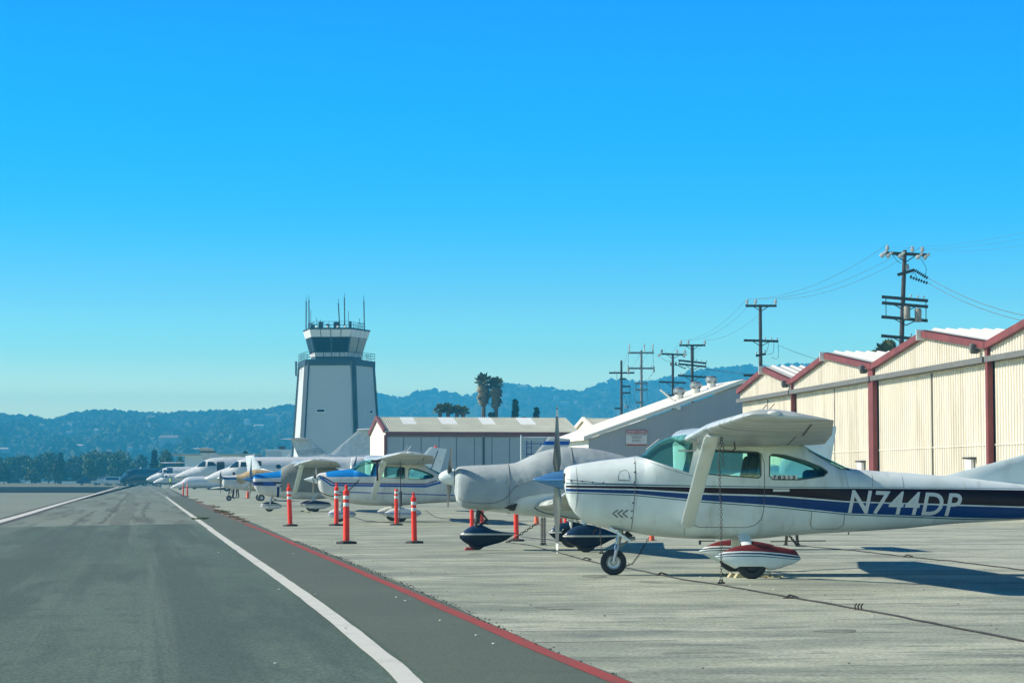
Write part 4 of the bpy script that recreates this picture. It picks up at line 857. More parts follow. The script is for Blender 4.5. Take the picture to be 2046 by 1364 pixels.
# ---------------------------------------------------------------- business jets, far down the apron
JW = mat('jet_white', (0.62, 0.63, 0.63), 0.22, var=0.03, scale=1.0)
JTEAL = mat('jet_dark_teal', (0.03, 0.085, 0.12), 0.25, var=0.08)
def jet(label, loc, yaw, L=24.0, paint=None, door=None, stripe_fin=None, wlet=True, tail_m=None, group='business jets parked down the apron', ttail=True, low=0.0, windows=range(6), scale=1.0, fin_h=7.0, shield=True):
    root = thing('business_jet', label, 'jet', loc, yaw, group, scale); k = L / 24.0; paint = paint or JW
    st = [(0, 1.42, 1.30, .04, 2), (.3, 1.62, 1.12, .28, 2), (.9, 1.98, .98, .55, 2), (1.6, 2.30, .90, .78, 2), (2.3, 2.55, .86, .95, 2), (2.8, 2.80, .84, 1.05, 2), (3.6, 3.38, .83, 1.2, 2), (4.6, 3.66, .82, 1.28, 2), (6, 3.74, .82, 1.3, 2), (14, 3.78, .84, 1.3, 2), (18, 3.78, 1.25, 1.1, 2), (21, 3.74, 2.1, .65, 2), (24.5, 3.5, 3.2, .12, 2)]
    h = Hull([(a * k, b - low, max(c - low, .35), w, n) for a, b, c, w, n in st]); bm = new(); h.mesh(bm, 70, 32); outs = []
    def cut(nm, pts, m, sides=True):
        pts = [(a * k, b - low) for a, b in pts]; fs = region(bm, pts)
        for t in ((lambda c: c.y < 0), (lambda c: c.y >= 0)): outs.append((nm, detach(bm, [f for f in fs if f.is_valid and t(f.calc_center_median())]), m))
    if shield: cut('windshield', [(2.62, 2.58), (3.35, 3.3), (3.7, 3.25), (3.62, 2.62)], M['glass_dark']); cut('side_window', [(3.85, 2.66), (3.9, 3.22), (4.5, 3.2), (5.0, 2.76)], M['glass_dark'])
    for i in windows: c = 8.0 + i * 1.15; cut('porthole', [(c + .30 * math.cos(a), 2.72 + .24 * math.sin(a)) for a in (2 * math.pi * q / 12 for q in range(12))], M['glass_dark'])
    if door: cut('door_opening', rounded([(door[0], door[2]), (door[1], door[2]), (door[1], door[3]), (door[0], door[3])], .15), M['dark'])
    obj('fuselage', bm, paint, root, True, 50)
    for nm, b2, m in outs: 
        if len(b2.faces): obj(nm, b2, m, root, True)
        else: b2.free()
    for sg in (-1, 1):
        bm = new(); wing(bm, [(sg * a * k, b * k, c * k, z - low, z - low) for a, b, c, z in ((0, 9, 15, 1.05), (1.3, 9.4, 14.6, 1.1), (10.4, 15.2, 16.8, 1.75))], th=.9); w = obj('wing', bm, M['wing'], root, True, 50)
        if wlet: bm = new(); surf_tail(bm, [(15.3 * k, sg * 10.4 * k, 1.8 - low), (16.8 * k, sg * 10.4 * k, 1.8 - low)], [(16.5 * k, sg * 10.8 * k, 3.1 - low), (17.2 * k, sg * 10.8 * k, 3.1 - low)], .06); obj('winglet', bm, JW, w, True, 40)
        bm = new(); lathe(bm, [(.55 * k, .12), (.66 * k, .0), (.76 * k, .15), (.82 * k, 1.2 * k), (.78 * k, 2.6 * k), (.55 * k, 4.4 * k), (.3 * k, 4.5 * k)], 24, 0, T(15.9 * k, sg * 1.95 * k, 3.0 - low) @ RY(R(90))); e = obj('engine_nacelle', bm, JW, root, True, 40)
        bm = new(); lathe(bm, [(0.001, 0), (.56 * k, .01)], 20, 0, T(15.9 * k + .13, sg * 1.95 * k, 3.0 - low) @ RY(R(90))); obj('intake', bm, M['dark'], e)
        bm = new(); bar(bm, (18 * k, sg * .7 * k, 3.0 - low), (18 * k, sg * 1.5 * k, 3.0 - low), 2.4 * k, .18); obj('pylon', bm, JW, root)
        g = bpy.data.objects.new('main_gear', None); link(g); g.parent = root; g.location = (12.5 * k, sg * 2.0 * k, 0); tyre(g, (0, -.15, .4), .4, .2); bm = new(); tube(bm, [Vector((0, 0, .4)), Vector((0, 0, 1.1))], .09, 8); obj('gear_leg', bm, M['metal'], g, True)
    g = bpy.data.objects.new('nose_gear', None); link(g); g.parent = root; g.location = (2.4 * k, 0, 0); tyre(g, (0, -.17, .33), .33, .17); tyre(g, (0, .17, .33), .33, .17)
    bm = new(); tube(bm, [Vector((0, 0, .33)), Vector((.1, 0, 1.1))], .08, 8); bar(bm, (.2, 0, .6), (.6, 0, 1.0), .06, .06); obj('nose_strut', bm, M['metal'], g, True)
    bm = new(); surf_tail(bm, [(17.6 * k, 0, 3.55 - low), (22.8 * k, 0, 3.4 - low)], [(21.6 * k, 0, fin_h - low), (24.4 * k, 0, fin_h - low)], .14); surf_tail(bm, [(15.0 * k, 0, 3.7 - low), (19 * k, 0, 3.6 - low)], [(18.2 * k, 0, 4.15 - low), (19 * k, 0, 4.1 - low)], .12); fin = obj('tail_fin', bm, tail_m or paint, root, True, 40)
    zt = fin_h if ttail else 3.7
    for sg in (-1, 1): bm = new(); surf_tail(bm, [(21.3 * k, sg * .02, zt - low), (24.6 * k, sg * .02, zt - low)], [(23.6 * k, sg * 4.4 * k, zt + .05 - low), (25.0 * k, sg * 4.4 * k, zt + .05 - low)], .13); obj('tailplane', bm, JW, root, True, 40)
    bm = new(); tube(bm, [Vector((9 * k, 0, 3.7 - low)), Vector((9.4 * k, 0, 4.15 - low))], [.12, .04], 6); obj('antenna', bm, JW, root)
    return root
def at_nose(px, D): p = P(px, 957, D); return (p.x, D, 0)
FIN_G = striped('swoosh_fin_paint', (0.58, 0.60, 0.60), [((0.05, 0.06, 0.08), [(17, 6.2 - .0), (24, 5.15)], [(17, 6.1), (24, 5.1)]), ((0.05, 0.06, 0.08), [(17, 5.85), (24, 4.9)], [(17, 5.75), (24, 4.85)]), ((0.05, 0.06, 0.08), [(17, 5.5), (24, 4.7)], [(17, 5.43), (24, 4.66)])], 14, 25, 3, 8)
FIN_J3 = striped('dark_topped_fin_paint', (0.58, 0.60, 0.60), [((0.06, 0.08, 0.09), [(14, 6.6), (25, 6.6)], [(14, 6.25), (25, 6.25)])], 14, 25, 3, 8)
PJ = striped('belly_lined_jet_paint', (0.62, 0.63, 0.63), [((0.16, 0.16, 0.15), [(0, 1.45), (25, 1.75)], [(0, 1.36), (25, 1.62)])], 0, 25, 0, 4)
G2 = jet('long white jet with round windows, its tail behind the small hangar', at_nose(409, 248), R(9), 24, door=(5.5, 6.15, 2.75, 3.35))
G1 = jet('white jet with dark open doorway and thin belly line, nose farthest left', at_nose(347, 300), R(9), 24, paint=PJ, door=(4.95, 5.85, 1.95, 3.2), windows=range(3), scale=1.14)
# two that face the other way, so that only their T-tails show
def at_tail(px, D, yaw, L): p = P(px, 957, D); v = Matrix.Rotation(yaw, 3, 'Z') @ Vector((23.2 * L / 24, 0, 0)); return (p.x - v.x, D - v.y, 0)
aj = R(180 + 20)
jet('white jet whose tall tail with thin dark swooshes stands before the tower', at_tail(597, 318, aj, 24), aj, 24, tail_m=FIN_G, scale=1.0)
jet('white jet whose T-tail with a dark band rises left of the jet noses', at_tail(352, 355, aj, 24), aj, 22, tail_m=FIN_J3, scale=.88)
jet('dark teal jet with a dark T-tail at the far end of the road', at_nose(239, 452), R(60), 17, paint=JTEAL, windows=range(2), low=.3, fin_h=5.0)
PJ6 = striped('collared_jet_paint', (0.60, 0.62, 0.63), [((0.03, 0.05, 0.12), [(3.9, 3.5), (5.0, 3.5)], [(3.9, 1.0), (5.0, 1.0)])], 0, 25, 0, 4)
jet('white jet with a dark collar band beside the dark teal jet', at_nose(292, 425), R(6), 20, paint=PJ6, low=.1, windows=range(2), ttail=False, fin_h=3.9)
PJ7 = striped('dark_belly_jet_paint', (0.60, 0.62, 0.62), [((0.05, 0.07, 0.10), [(0, 1.1), (25, 1.3)], [(0, .9), (25, 1.05)])], 0, 25, 0, 4)
jet('small white jet with a row of small windows behind the man in the vest', at_nose(306, 375), R(9), 18, paint=PJ7, low=.2, ttail=False, fin_h=4.8, wlet=False, windows=range(5), scale=.65)
jet('low pointed white jet nose under the doorway of the farthest left jet', at_nose(341, 285), R(9), 20, low=.95, wlet=False, windows=(), fin_h=4.4, ttail=False, shield=False, scale=.6)
# ---------------------------------------------------------------- control tower
TD = 350.0
TC = P(668, 957, TD); TC.z = 0
ph0 = math.atan2(-TC.y, -TC.x) - R(8.5)        # outward direction of the front wall, turned a little to the left
def pent(r, z, k=5, off=0.0): return [Vector((TC.x + r * math.cos(ph0 + math.pi / k * (2 * i - 1) + off), TC.y + r * math.sin(ph0 + math.pi / k * (2 * i - 1) + off), z)) for i in range(k)]
T_WALL = mat('tower_wall', (0.52, 0.56, 0.55), 0.8, var=0.05, scale=1.2, stretch=(.3, .3, 6), dirt=((0.40, 0.43, 0.42), 1.2, .5, .5))
T_TRIM = mat('tower_trim', (0.018, 0.05, 0.075), 0.6, var=0.1)
T_LIGHT = mat('tower_panel', (0.72, 0.73, 0.70), 0.6, var=0.05)
T_GLASS = mat('tower_glass', (0.004, 0.014, 0.03), 0.12, var=0.2, spec=0.12)
T_SHADE = mat('tower_sun_shade', (0.30, 0.31, 0.26), 0.3, var=0.15, scale=.6)
def lz(py, D=TD): return CAM_H + (HOR - py) * D / F_PX
tower = thing('control_tower', 'tall pale five-sided control tower with dark corner strips and glazed cab', 'tower', TC)
def tobj(name, bm, m, par=None, smooth=False):
    bmesh.ops.translate(bm, verts=bm.verts[:], vec=-TC); return obj(name, bm, m, par or tower, smooth)
R0, R1, zd = 7.6, 6.15, lz(725)
bm = new(); rings(bm, [pent(R0, -.2), pent(R1, zd)]); tobj('wall', bm, T_WALL)
bm = new()
for a, b in zip(pent(R0 + .02, -.2), pent(R1 + .02, zd)):
    d = (b - a); o = (Vector((a.x, a.y, 0)) - TC).normalized()
    bar(bm, a + o * -.12, b + o * -.12, .85, .34, up=o)
for i in range(5):
    a, b = pent(R1, zd)[i], pent(R1, zd)[(i + 1) % 5]; bar(bm, a + Vector((0, 0, -.25)), b + Vector((0, 0, -.25)), .5, .75)
tobj('corner_trim', bm, T_TRIM)
bm = new(); rings(bm, [pent(R1 + .25, zd), pent(R1 + .25, zd + .3)]); tobj('gallery_deck', bm, T_TRIM)
# slit windows in the dark strip and small windows in the walls
def on_wall(i, u, z):
    t = (z + .2) / (zd + .2); a0, b0 = pent(R0, 0)[i], pent(R0, 0)[(i + 1) % 5]; a1, b1 = pent(R1, 0)[i], pent(R1, 0)[(i + 1) % 5]; p = a0.lerp(b0, u).lerp(a1.lerp(b1, u), t); p.z = z
    n = ((a0 + b0) / 2 - TC); n.z = 0; return p, n.normalized(), (b0 - a0).normalized()
def wall_win(i, u, z, w, hgt, m, frame=None, parent=None):
    p, n, s = on_wall(i, u, z); tilt = Vector((0, 0, 1)) - n * ((R0 - R1) / zd * .8); tilt.normalize(); Mx = Matrix((s, n, tilt)).transposed()
    b = new()
    if frame: box(b, p + n * .03, (w + .28, .10, hgt + .28), 0, Mx)
    fr = tobj('window', b, frame or m) if frame else None
    b = new(); box(b, p + n * .06, (w, .12, hgt), 0, Mx); return tobj('pane' if frame else 'window', b, m, fr)
# vertices run anticlockwise from above: wall 0 is the front one
wall_win(0, .33, lz(822.5), 1.15, .35, T_GLASS, T_LIGHT); wall_win(1, .70, lz(823), .8, .35, T_GLASS, T_LIGHT); wall_win(1, .40, lz(823), .5, .3, T_WALL, T_LIGHT)
bm = new()
v0, v1 = pent(R0, -.2)[1], pent(R1, zd)[1]
for py0, py1 in ((739, 758), (797, 820), (836, 858), (873, 890)):
    za, zb = lz(py1), lz(py0)
    for q in (0,):
        a = v0.lerp(v1, (za + .2) / (zd + .2)); b = v0.lerp(v1, (zb + .2) / (zd + .2)); o = (Vector((a.x, a.y, 0)) - TC).normalized(); bar(bm, a + o * .17, b + o * .17, .30, .04, up=o)
tobj('slit_window', bm, M['dark'])
# recess below the cab, then the cab itself: sloping panels, glass, panels
zb0, zb1, zg0, zg1, zf = lz(720), lz(714.5), lz(706), lz(676.5), lz(661)
bm = new(); rings(bm, [pent(4.1, zd + .3), pent(4.1, zb1)]); tobj('cab_base', bm, T_LIGHT)
bm = new(); rings(bm, [pent(4.25, zb1 - .5), pent(4.2, zb1)]); tobj('base_band', bm, T_TRIM)
def rr(z): return 4.15 + (5.45 - 4.15) * (z - zb1) / (zf - zb1)
def panels(za, zb, n, m, g=.10, out=.05, pick=None, name='panel'):
    bm = new()
    for i in range(5):
        A0, B0, A1, B1 = pent(rr(za) + out, za)[i], pent(rr(za) + out, za)[(i + 1) % 5], pent(rr(zb) + out, zb)[i], pent(rr(zb) + out, zb)[(i + 1) % 5]
        for k in range(n):
            if pick and not pick(i, k): continue
            ga = g / (B0 - A0).length / 1; u0, u1 = k / n + ga, (k + 1) / n - ga
            q = [A0.lerp(B0, u0), A0.lerp(B0, u1), A1.lerp(B1, u1), A1.lerp(B1, u0)]; nn = (q[1] - q[0]).cross(q[3] - q[0]).normalized(); rings(bm, [[p - nn * .06 for p in q], [p + nn * .04 for p in q]])
    return tobj(name, bm, m)
bm = new(); rings(bm, [pent(rr(zb1), zb1), pent(rr(zf), zf)]); tobj('cab_frame', bm, T_TRIM)
panels(zb1 + .04, zg0 - .06, 4, T_LIGHT, .06, .07, name='lower_panel'); panels(zg1 + .06, zf - .04, 4, T_LIGHT, .06, .07, name='upper_panel')
panels(zg0, zg1, 2, T_GLASS, .16, name='cab_window', pick=lambda i, k: i != 1); panels(zg0, zg1, 2, T_SHADE, .16, name='shaded_window', pick=lambda i, k: i == 1)
bm = new(); rings(bm, [pent(5.6, zf), pent(5.6, zf + .22)]); tobj('cab_roof', bm, T_TRIM)
def railing(r, z, hgt, nrail, npost, name, w=.05):
    bm = new(); V = pent(r, z)
    for i in range(5):
        a, b = V[i], V[(i + 1) % 5]
        for k in range(nrail): dz = Vector((0, 0, hgt * (k + 1) / nrail)); bar(bm, a + dz, b + dz, w, w)
        for k in range(npost): p = a.lerp(b, k / npost); bar(bm, p, p + Vector((0, 0, hgt)), w, w)
    tobj(name, bm, T_TRIM)
railing(R1 + .15, zd + .3, 1.15, 3, 5, 'gallery_railing'); railing(4.7, zf + .22, 1.0, 2, 7, 'roof_railing')
for i, (px, pt, dy, lean) in enumerate([(611.5, 603, -1, .0), (617.5, 598, 1, -.05), (621, 617, 2, 0), (679, 604, 1.5, -.25), (689, 596, -1.5, -.1), (728, 600, 0, -.1), (633, 634, 1, 0), (696.5, 619, 2, 0), (717, 635, 1, .12), (640, 638, 0, 0)]):
    z0 = zf + .2; p = P(px, 650, TD + dy); a = Vector((p.x, p.y, z0)); z1 = lz(pt); bm = new()
    r = .10 if i < 6 and i != 2 else .045
    tube(bm, [a, Vector((a.x + lean, a.y, z1))], r, 6)
    if r > .09: tube(bm, [Vector((a.x + lean, a.y, z1)), Vector((a.x + lean, a.y, z1 + .75))], .035, 5)
    tobj('antenna', bm, T_TRIM)
bm = new()
for (px, w_, hh) in ((641, .7, 1.2), (625, .6, .8), (655, .5, .9), (673, 1.0, 1.2), (700, .35, 1.3)): p = P(px, 650, TD); box(bm, (p.x, p.y, zf + .2 + hh / 2), (w_, .6, hh), bev=.05)
tobj('roof_equipment', bm, T_TRIM)
bm = new()
for px in (633, 654, 675, 690): p = P(px, 655, TD - 4.4); lathe(bm, [(.0, -.2), (.2, -.1), (.2, .1), (0, .2)], 8, 0, T(p.x, p.y, zf + .35))
tobj('flood_light', bm, T_LIGHT)
bm = new(); q = P(591.5, 735, TD); tube(bm, [Vector((q.x, q.y, lz(751))), Vector((q.x, q.y, lz(722)))], .16, 6); bar(bm, (q.x, q.y, lz(740)), (q.x + 1.5, q.y, lz(733)), .08, .08); bar(bm, (q.x, q.y, lz(728)), (q.x + .9, q.y, lz(728)), .05, .05); tobj('side_antenna', bm, T_TRIM)

# ---------------------------------------------------------------- corrugated sheet
def corr(bm, a, b, up0, up1, pitch, depth, mi=0, out=None):
    """ribbed sheet between the lower line a-b and the heights up0(t), up1(t); ribs run upward"""
    d = b - a; L = d.length; n = max(2, int(L / pitch)); out = out or Vector((d.y, -d.x, 0)).normalized(); V = []
    for i in range(n):
        for u, o in ((0, 0), (.45, 0), (.55, 1), (.9, 1)):
            t = (i + u) / n; p = a + d * t + out * depth * o; V.append((bm.verts.new(p + up0(t)), bm.verts.new(p + up1(t))))
    t = 1.0; V.append((bm.verts.new(b + up0(1)), bm.verts.new(b + up1(1))))
    for (p, q), (r, s) in zip(V[:-1], V[1:]): f = bm.faces.new((p, r, s, q)); f.material_index = mi
CREAM = mat('cream_sheet', (0.66, 0.605, 0.50), 0.6, var=0.05, scale=.6, dirt=((0.42, 0.36, 0.27), .9, .53, .5), stretch=(1, 1, .25))
MRED = mat('maroon_trim', (0.165, 0.034, 0.030), 0.6, var=0.25, scale=1.2)
GREYRAIL = mat('grey_rail', (0.13, 0.13, 0.12), 0.6, var=0.15)
ROOFW = mat('white_roof_sheet', (0.50, 0.50, 0.46), 0.5, var=0.08, scale=1)
ROOFG = mat('grey_roof_sheet', (0.40, 0.41, 0.33), 0.6, var=0.1, scale=.5, dirt=((0.24, 0.24, 0.18), .6, .56, .5))
SKYL = mat('skylight_sheet', (0.66, 0.68, 0.66), 0.4, var=0.05)
WALLG = mat('grey_door_panel', (0.34, 0.37, 0.40), 0.6, var=0.06, scale=.7)
# row of cream hangars: facades on one line that runs away from us
K_ROW, X_ROW = (544 - CX) / F_PX, 25.7
def row(Y): return Vector((X_ROW + K_ROW * Y, Y, 0))
drow = Vector((K_ROW, 1, 0)).normalized(); prow = Vector((drow.y, -drow.x, 0))      # prow: into the buildings, to the right
def Yof(px): return F_PX * X_ROW / (px - 544)
bays = [(123.6, 117.0, 110.9, 'farthest cream hangar, its red gable low beside the grey wall'), (110.9, 103.9, 95.9, 'second cream hangar from the far end, with a wide red column at its side'), (95.9, 88.3, 80.5, 'cream hangar with a tall sliding door and small white door, third from the far end'), (80.5, 73.0, 65.3, 'nearest cream hangar, its gable cut off by the right edge')]
EAVE, PEAK, DEPTH = 6.08, 6.98, 16.0
SB_ = mat('white_door', (0.62, 0.62, 0.60), 0.5, var=.05)
for (Ya, Yp, Yb, lab) in bays:
    A0, B0, Pk = row(Ya), row(Yb), row(Yp); root = thing('hangar', lab, 'hangar', (A0 + B0) / 2, 0, 'cream hangars in a row'); O = (A0 + B0) / 2; L = (B0 - A0).length; tp = (Pk - A0).length / L
    def ho(name, bm, m, par=None): bmesh.ops.translate(bm, verts=bm.verts[:], vec=-O); return obj(name, bm, m, par or root)
    def rake(t): return EAVE + (PEAK - EAVE) * (t / tp if t < tp else (1 - t) / (1 - tp))
    out = -prow
    bm = new(); corr(bm, A0, B0, lambda t: Vector((0, 0, 5.55)), lambda t: Vector((0, 0, rake(t))), .30, .05, out=out); ho('gable_wall', bm, CREAM)
    bm = new(); corr(bm, A0.lerp(B0, .012) + prow * .10, A0.lerp(B0, .988) + prow * .10, lambda t: Vector((0, 0, 0.02)), lambda t: Vector((0, 0, 5.5)), .30, .05, out=out); dr = ho('sliding_door', bm, CREAM)
    bm = new()
    for z_ in (1.25, 2.55): bar(bm, A0.lerp(B0, .015) + prow * .045 + Vector((0, 0, z_)), A0.lerp(B0, .985) + prow * .045 + Vector((0, 0, z_)), .03, .035)
    ho('girt', bm, CREAM, dr)
    bm = new(); q_ = A0.lerp(B0, .52) + prow * .04; bar(bm, q_ + Vector((0, 0, .05)), q_ + Vector((0, 0, 5.45)), .04, .05, up=drow); ho('door_joint', bm, GREYRAIL, dr)
    if Yb < 100:
        bm = new(); q = A0.lerp(B0, .84) - prow * .05; bar(bm, q + Vector((0, 0, 0)), q + Vector((0, 0, 2.05)), .12, .78, up=drow); ho('side_door', bm, SB_, dr)
        bm = new(); bar(bm, q + Vector((0, 0, 2.1)) - drow * .5, q + Vector((0, 0, 2.1)) + drow * .5, .22, .06); ho('door_hood', bm, M['dark'], dr)
    elif Yb < 105 or Ya < 115:
        bm = new(); q = A0.lerp(B0, .87) - prow * .05; bar(bm, q, q + Vector((0, 0, 1.85)), .12, .6, up=drow); ho('side_door', bm, SB_, dr)
        bm = new(); bar(bm, q + Vector((0, 0, 1.9)) - drow * .45, q + Vector((0, 0, 1.9)) + drow * .45, .22, .06); ho('door_hood', bm, M['dark'], dr)
    bm = new(); bar(bm, A0.lerp(B0, .005) - prow * .16 + Vector((0, 0, 5.6)), A0.lerp(B0, .99) - prow * .16 + Vector((0, 0, 5.6)), .22, .20); ho('door_rail', bm, GREYRAIL)
    bm = new()
    for u, v in ((0.002, tp), (tp, .998)):
        a, b = A0.lerp(B0, u) + Vector((0, 0, rake(u) + .02)) - prow * .14, A0.lerp(B0, v) + Vector((0, 0, rake(v) + .02)) - prow * .14; bar(bm, a, b, .20, .25)
    ho('rake_trim', bm, MRED)
    bm = new(); bar(bm, A0.lerp(B0, tp) + Vector((0, 0, PEAK - .22)) - prow * .26, A0.lerp(B0, tp) + Vector((0, 0, PEAK + .2)) - prow * .26, .35, .05, up=drow); ho('ridge_cap', bm, T_LIGHT)
    bm = new()
    for u, v in ((0, tp), (tp, 1)):
        a, b = A0.lerp(B0, u), A0.lerp(B0, v); za, zb = rake(u) + .19, rake(v) + .19
        # ribs run down the slope
        n = int(DEPTH / .5)
        for i in range(n):
            for o0, o1, h0, h1 in ((0, .36, 0, 0), (.36, .41, 0, .09), (.41, .46, .09, .09), (.46, .5, .09, 0)):
                q0, q1 = prow * (i * .5 + o0 - .1), prow * (i * .5 + o1 - .1)
                quad(bm, a + q0 + Vector((0, 0, za + h0)), b + q0 + Vector((0, 0, zb + h0)), b + q1 + Vector((0, 0, zb + h1)), a + q1 + Vector((0, 0, za + h1)))
    bmesh.ops.recalc_face_normals(bm, faces=bm.faces[:]); ho('roof', bm, ROOFW)
    bm = new()
    for t, c in ((0, A0), (1, B0)):
        e = c + (drow * -.05 if t else drow * -.05) * (1 if t == 0 else -1); quad(bm, e + prow * .15, e + prow * DEPTH, e + prow * DEPTH + Vector((0, 0, EAVE)), e + prow * .15 + Vector((0, 0, EAVE)))
    c0, c1 = A0 + prow * DEPTH, B0 + prow * DEPTH; poly(bm, [c0, c1, c1 + Vector((0, 0, EAVE)), c0.lerp(c1, tp) + Vector((0, 0, PEAK)), c0 + Vector((0, 0, EAVE))]); ho('side_wall', bm, CREAM)
    wid = .75 if abs(Yb - 95.9) < .1 else .13 if Yb > 100 else .26
    bm = new(); c = B0 - prow * .06; bar(bm, c + drow * (wid / 2 - .1), c + drow * (wid / 2 - .1) + Vector((0, 0, EAVE + .0)), .20, wid, up=drow); ho('corner_column', bm, MRED)
    bm = new(); q = A0.lerp(B0, .93) - prow * .25 + Vector((0, 0, 5.95)); box(bm, q, (.3, .25, .18), bev=.05); box(bm, q + Vector((-.1, -.15, .12)), (.2, .2, .3), bev=.06); bar(bm, q, q + prow * .25, .05, .05); ho('wall_lamp', bm, GREYRAIL)
v = row(103.0) + prow * 5.5; vr = thing('roof_vent', 'grey mushroom vent on the roof of the second cream hangar', 'vent', (v.x, v.y, 6.7))
bm = new(); lathe(bm, [(.62, -.3), (.62, .15), (.42, .45), (.36, .85)], 16); obj('stack', bm, M['metal'], vr, True, 30)
bm = new(); lathe(bm, [(.55, .82), (.62, .86), (.62, 1.35), (.58, 1.38), (0, 1.42)], 16); obj('cap', bm, M['metal'], vr, True, 30)

# grey hall with the low white roof slope, its gable wall towards us
AR = R(9.33); e_r, e_f = Vector((math.cos(AR), math.sin(AR), 0)), Vector((-math.sin(AR), math.cos(AR), 0))
HD = 132.0; rg = P(1483, 758, HD); ev = P(1174, 868, HD)
def on_gable(px):      # point on the gable plane seen at this column
    o = Vector((rg.x, rg.y, 0)); u = (px - CX) / F_PX; k = (o.x - u * o.y) / (u * e_r.y - e_r.x); return o + e_r * k
def hz(p, py): return CAM_H + (HOR - py) * p.y / F_PX
g_e, g_r = on_gable(1174), on_gable(1483); ze, zr = hz(g_e, 868), hz(g_r, 758); g_o = g_r + (g_r - g_e)
hall = thing('hall', 'big hall with shaded grey gable wall and sunlit white roof slope', 'building', g_r); LH = 10.0
def hho(name, bm, m, par=None, smooth=False): bmesh.ops.translate(bm, verts=bm.verts[:], vec=-g_r); return obj(name, bm, m, par or hall, smooth)
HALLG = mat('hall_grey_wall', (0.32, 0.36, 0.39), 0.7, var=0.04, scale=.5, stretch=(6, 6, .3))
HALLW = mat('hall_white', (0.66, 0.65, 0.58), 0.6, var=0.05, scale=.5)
Z = Vector((0, 0, 1)); wl0 = g_e + e_r * .05
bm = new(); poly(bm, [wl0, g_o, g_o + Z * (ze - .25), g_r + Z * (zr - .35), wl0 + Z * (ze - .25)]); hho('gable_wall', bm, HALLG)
bm = new(); quad(bm, wl0, wl0 + Z * (ze - .25), wl0 + e_f * LH + Z * (ze - .25), wl0 + e_f * LH); hho('side_wall', bm, HALLW)
bm = new(); ov = -e_f * .35; lo = -e_r * .30 - Z * .12
def slab(a, b, c, d, th): rings(bm, [[a, b, c, d], [p - Z * th for p in (a, b, c, d)]])
slab(g_e + lo + ov + Z * ze, g_r + ov + Z * zr, g_r + e_f * LH + Z * zr, g_e + lo + e_f * LH + Z * ze, .22); slab(g_r + ov + Z * zr, g_o - lo * 1 + ov + Z * ze, g_o + e_f * LH + Z * ze, g_r + e_f * LH + Z * zr, .22)
bmesh.ops.recalc_face_normals(bm, faces=bm.faces[:]); hho('roof', bm, HALLW)
for px in (1383, 1417, 1449):
    p = on_gable(px) + e_f * 3.2; t = (p - g_e).dot(e_r) / (g_r - g_e).dot(e_r); z = ze + (zr - ze) * min(t, 1)
    v = thing('turbine_vent', {1383: 'white roof vent with a tilted flap, lowest on the hall slope', 1417: 'white turbine vent, middle of three on the hall slope', 1449: 'white turbine vent nearest the hall ridge'}[px], 'vent', (p.x, p.y, z - .1), 0, 'roof vents on the hall')
    bm = new(); lathe(bm, [(.26, -.2), (.26, .35), (.24, .38)], 14); obj('stack', bm, HALLW, v, True, 30)
    bm = new(); lathe(bm, [(.27, .38), (.36, .5), (.36, .68), (.2, .80), (0, .82)], 14); obj('cap', bm, M['metal'], v, True, 30)
    if px == 1383: bm = new(); box(bm, (-.75, 0, .35), (1.0, .7, .05), rot=Matrix.Rotation(R(40), 3, 'Y')); obj('flap', bm, HALLW, v)
bm = new(); q = on_gable(1346) - e_f * .2; q.z = hz(q, 812); box(bm, q, (.35, .2, .2), bev=.05); box(bm, q + Vector((.25, -.05, -.08)), (.25, .18, .22), bev=.05); hho('wall_lamp', bm, T_LIGHT)
# emergency sign on that wall
s0, s1 = on_gable(1250), on_gable(1292); zt, zb = hz(s0, 858.5), hz(s0, 890); W_, H_ = (s1 - s0).length, zt - zb
sg = thing('emergency_sign', 'white sign with red bands and emergency numbers on the grey gable wall', 'sign', s0 - e_f * .06 + Z * zb, AR)
bm = new(); box(bm, (W_ / 2, 0, H_ / 2), (W_, .03, H_)); obj('board', bm, mat('sign_white', (0.60, 0.62, 0.62), .5, var=.03), sg)
SRED = mat('sign_red', (0.33, 0.03, 0.03), .5, var=.05)
bm = new(); box(bm, (W_ / 2, -.018, H_ * .885), (W_ * .98, .012, H_ * .21)); box(bm, (W_ / 2, -.018, H_ * .05), (W_ * .98, .012, H_ * .09)); obj('band', bm, SRED, sg)
for s, zc, hh, ww, m in (('EMERGENCY NUMBERS', .84, .10, .9, M['letter']), ('911 FOR MEDICAL & FIRE', .66, .075, .9, M['dark']), ('OPERATIONS', .53, .055, .5, M['dark']), ('SECURITY', .32, .055, .4, M['dark'])):
    bm = text_mesh(s, 1, 0, .03); fit(bm, W_ * ww, H_ * hh); bmesh.ops.transform(bm, matrix=T(W_ * (1 - ww) / 2, -.027, H_ * zc) @ RX(R(90)), verts=bm.verts[:]); obj('lettering', bm, m, sg)
bm = new()
for zc in (.44, .22):
    for k in range(10):
        if k not in (3, 7): box(bm, (W_ * (.32 + .04 * k), -.022, H_ * (zc + .03)), (W_ * .022, .008, H_ * .05))
obj('number_line', bm, M['dark'], sg)

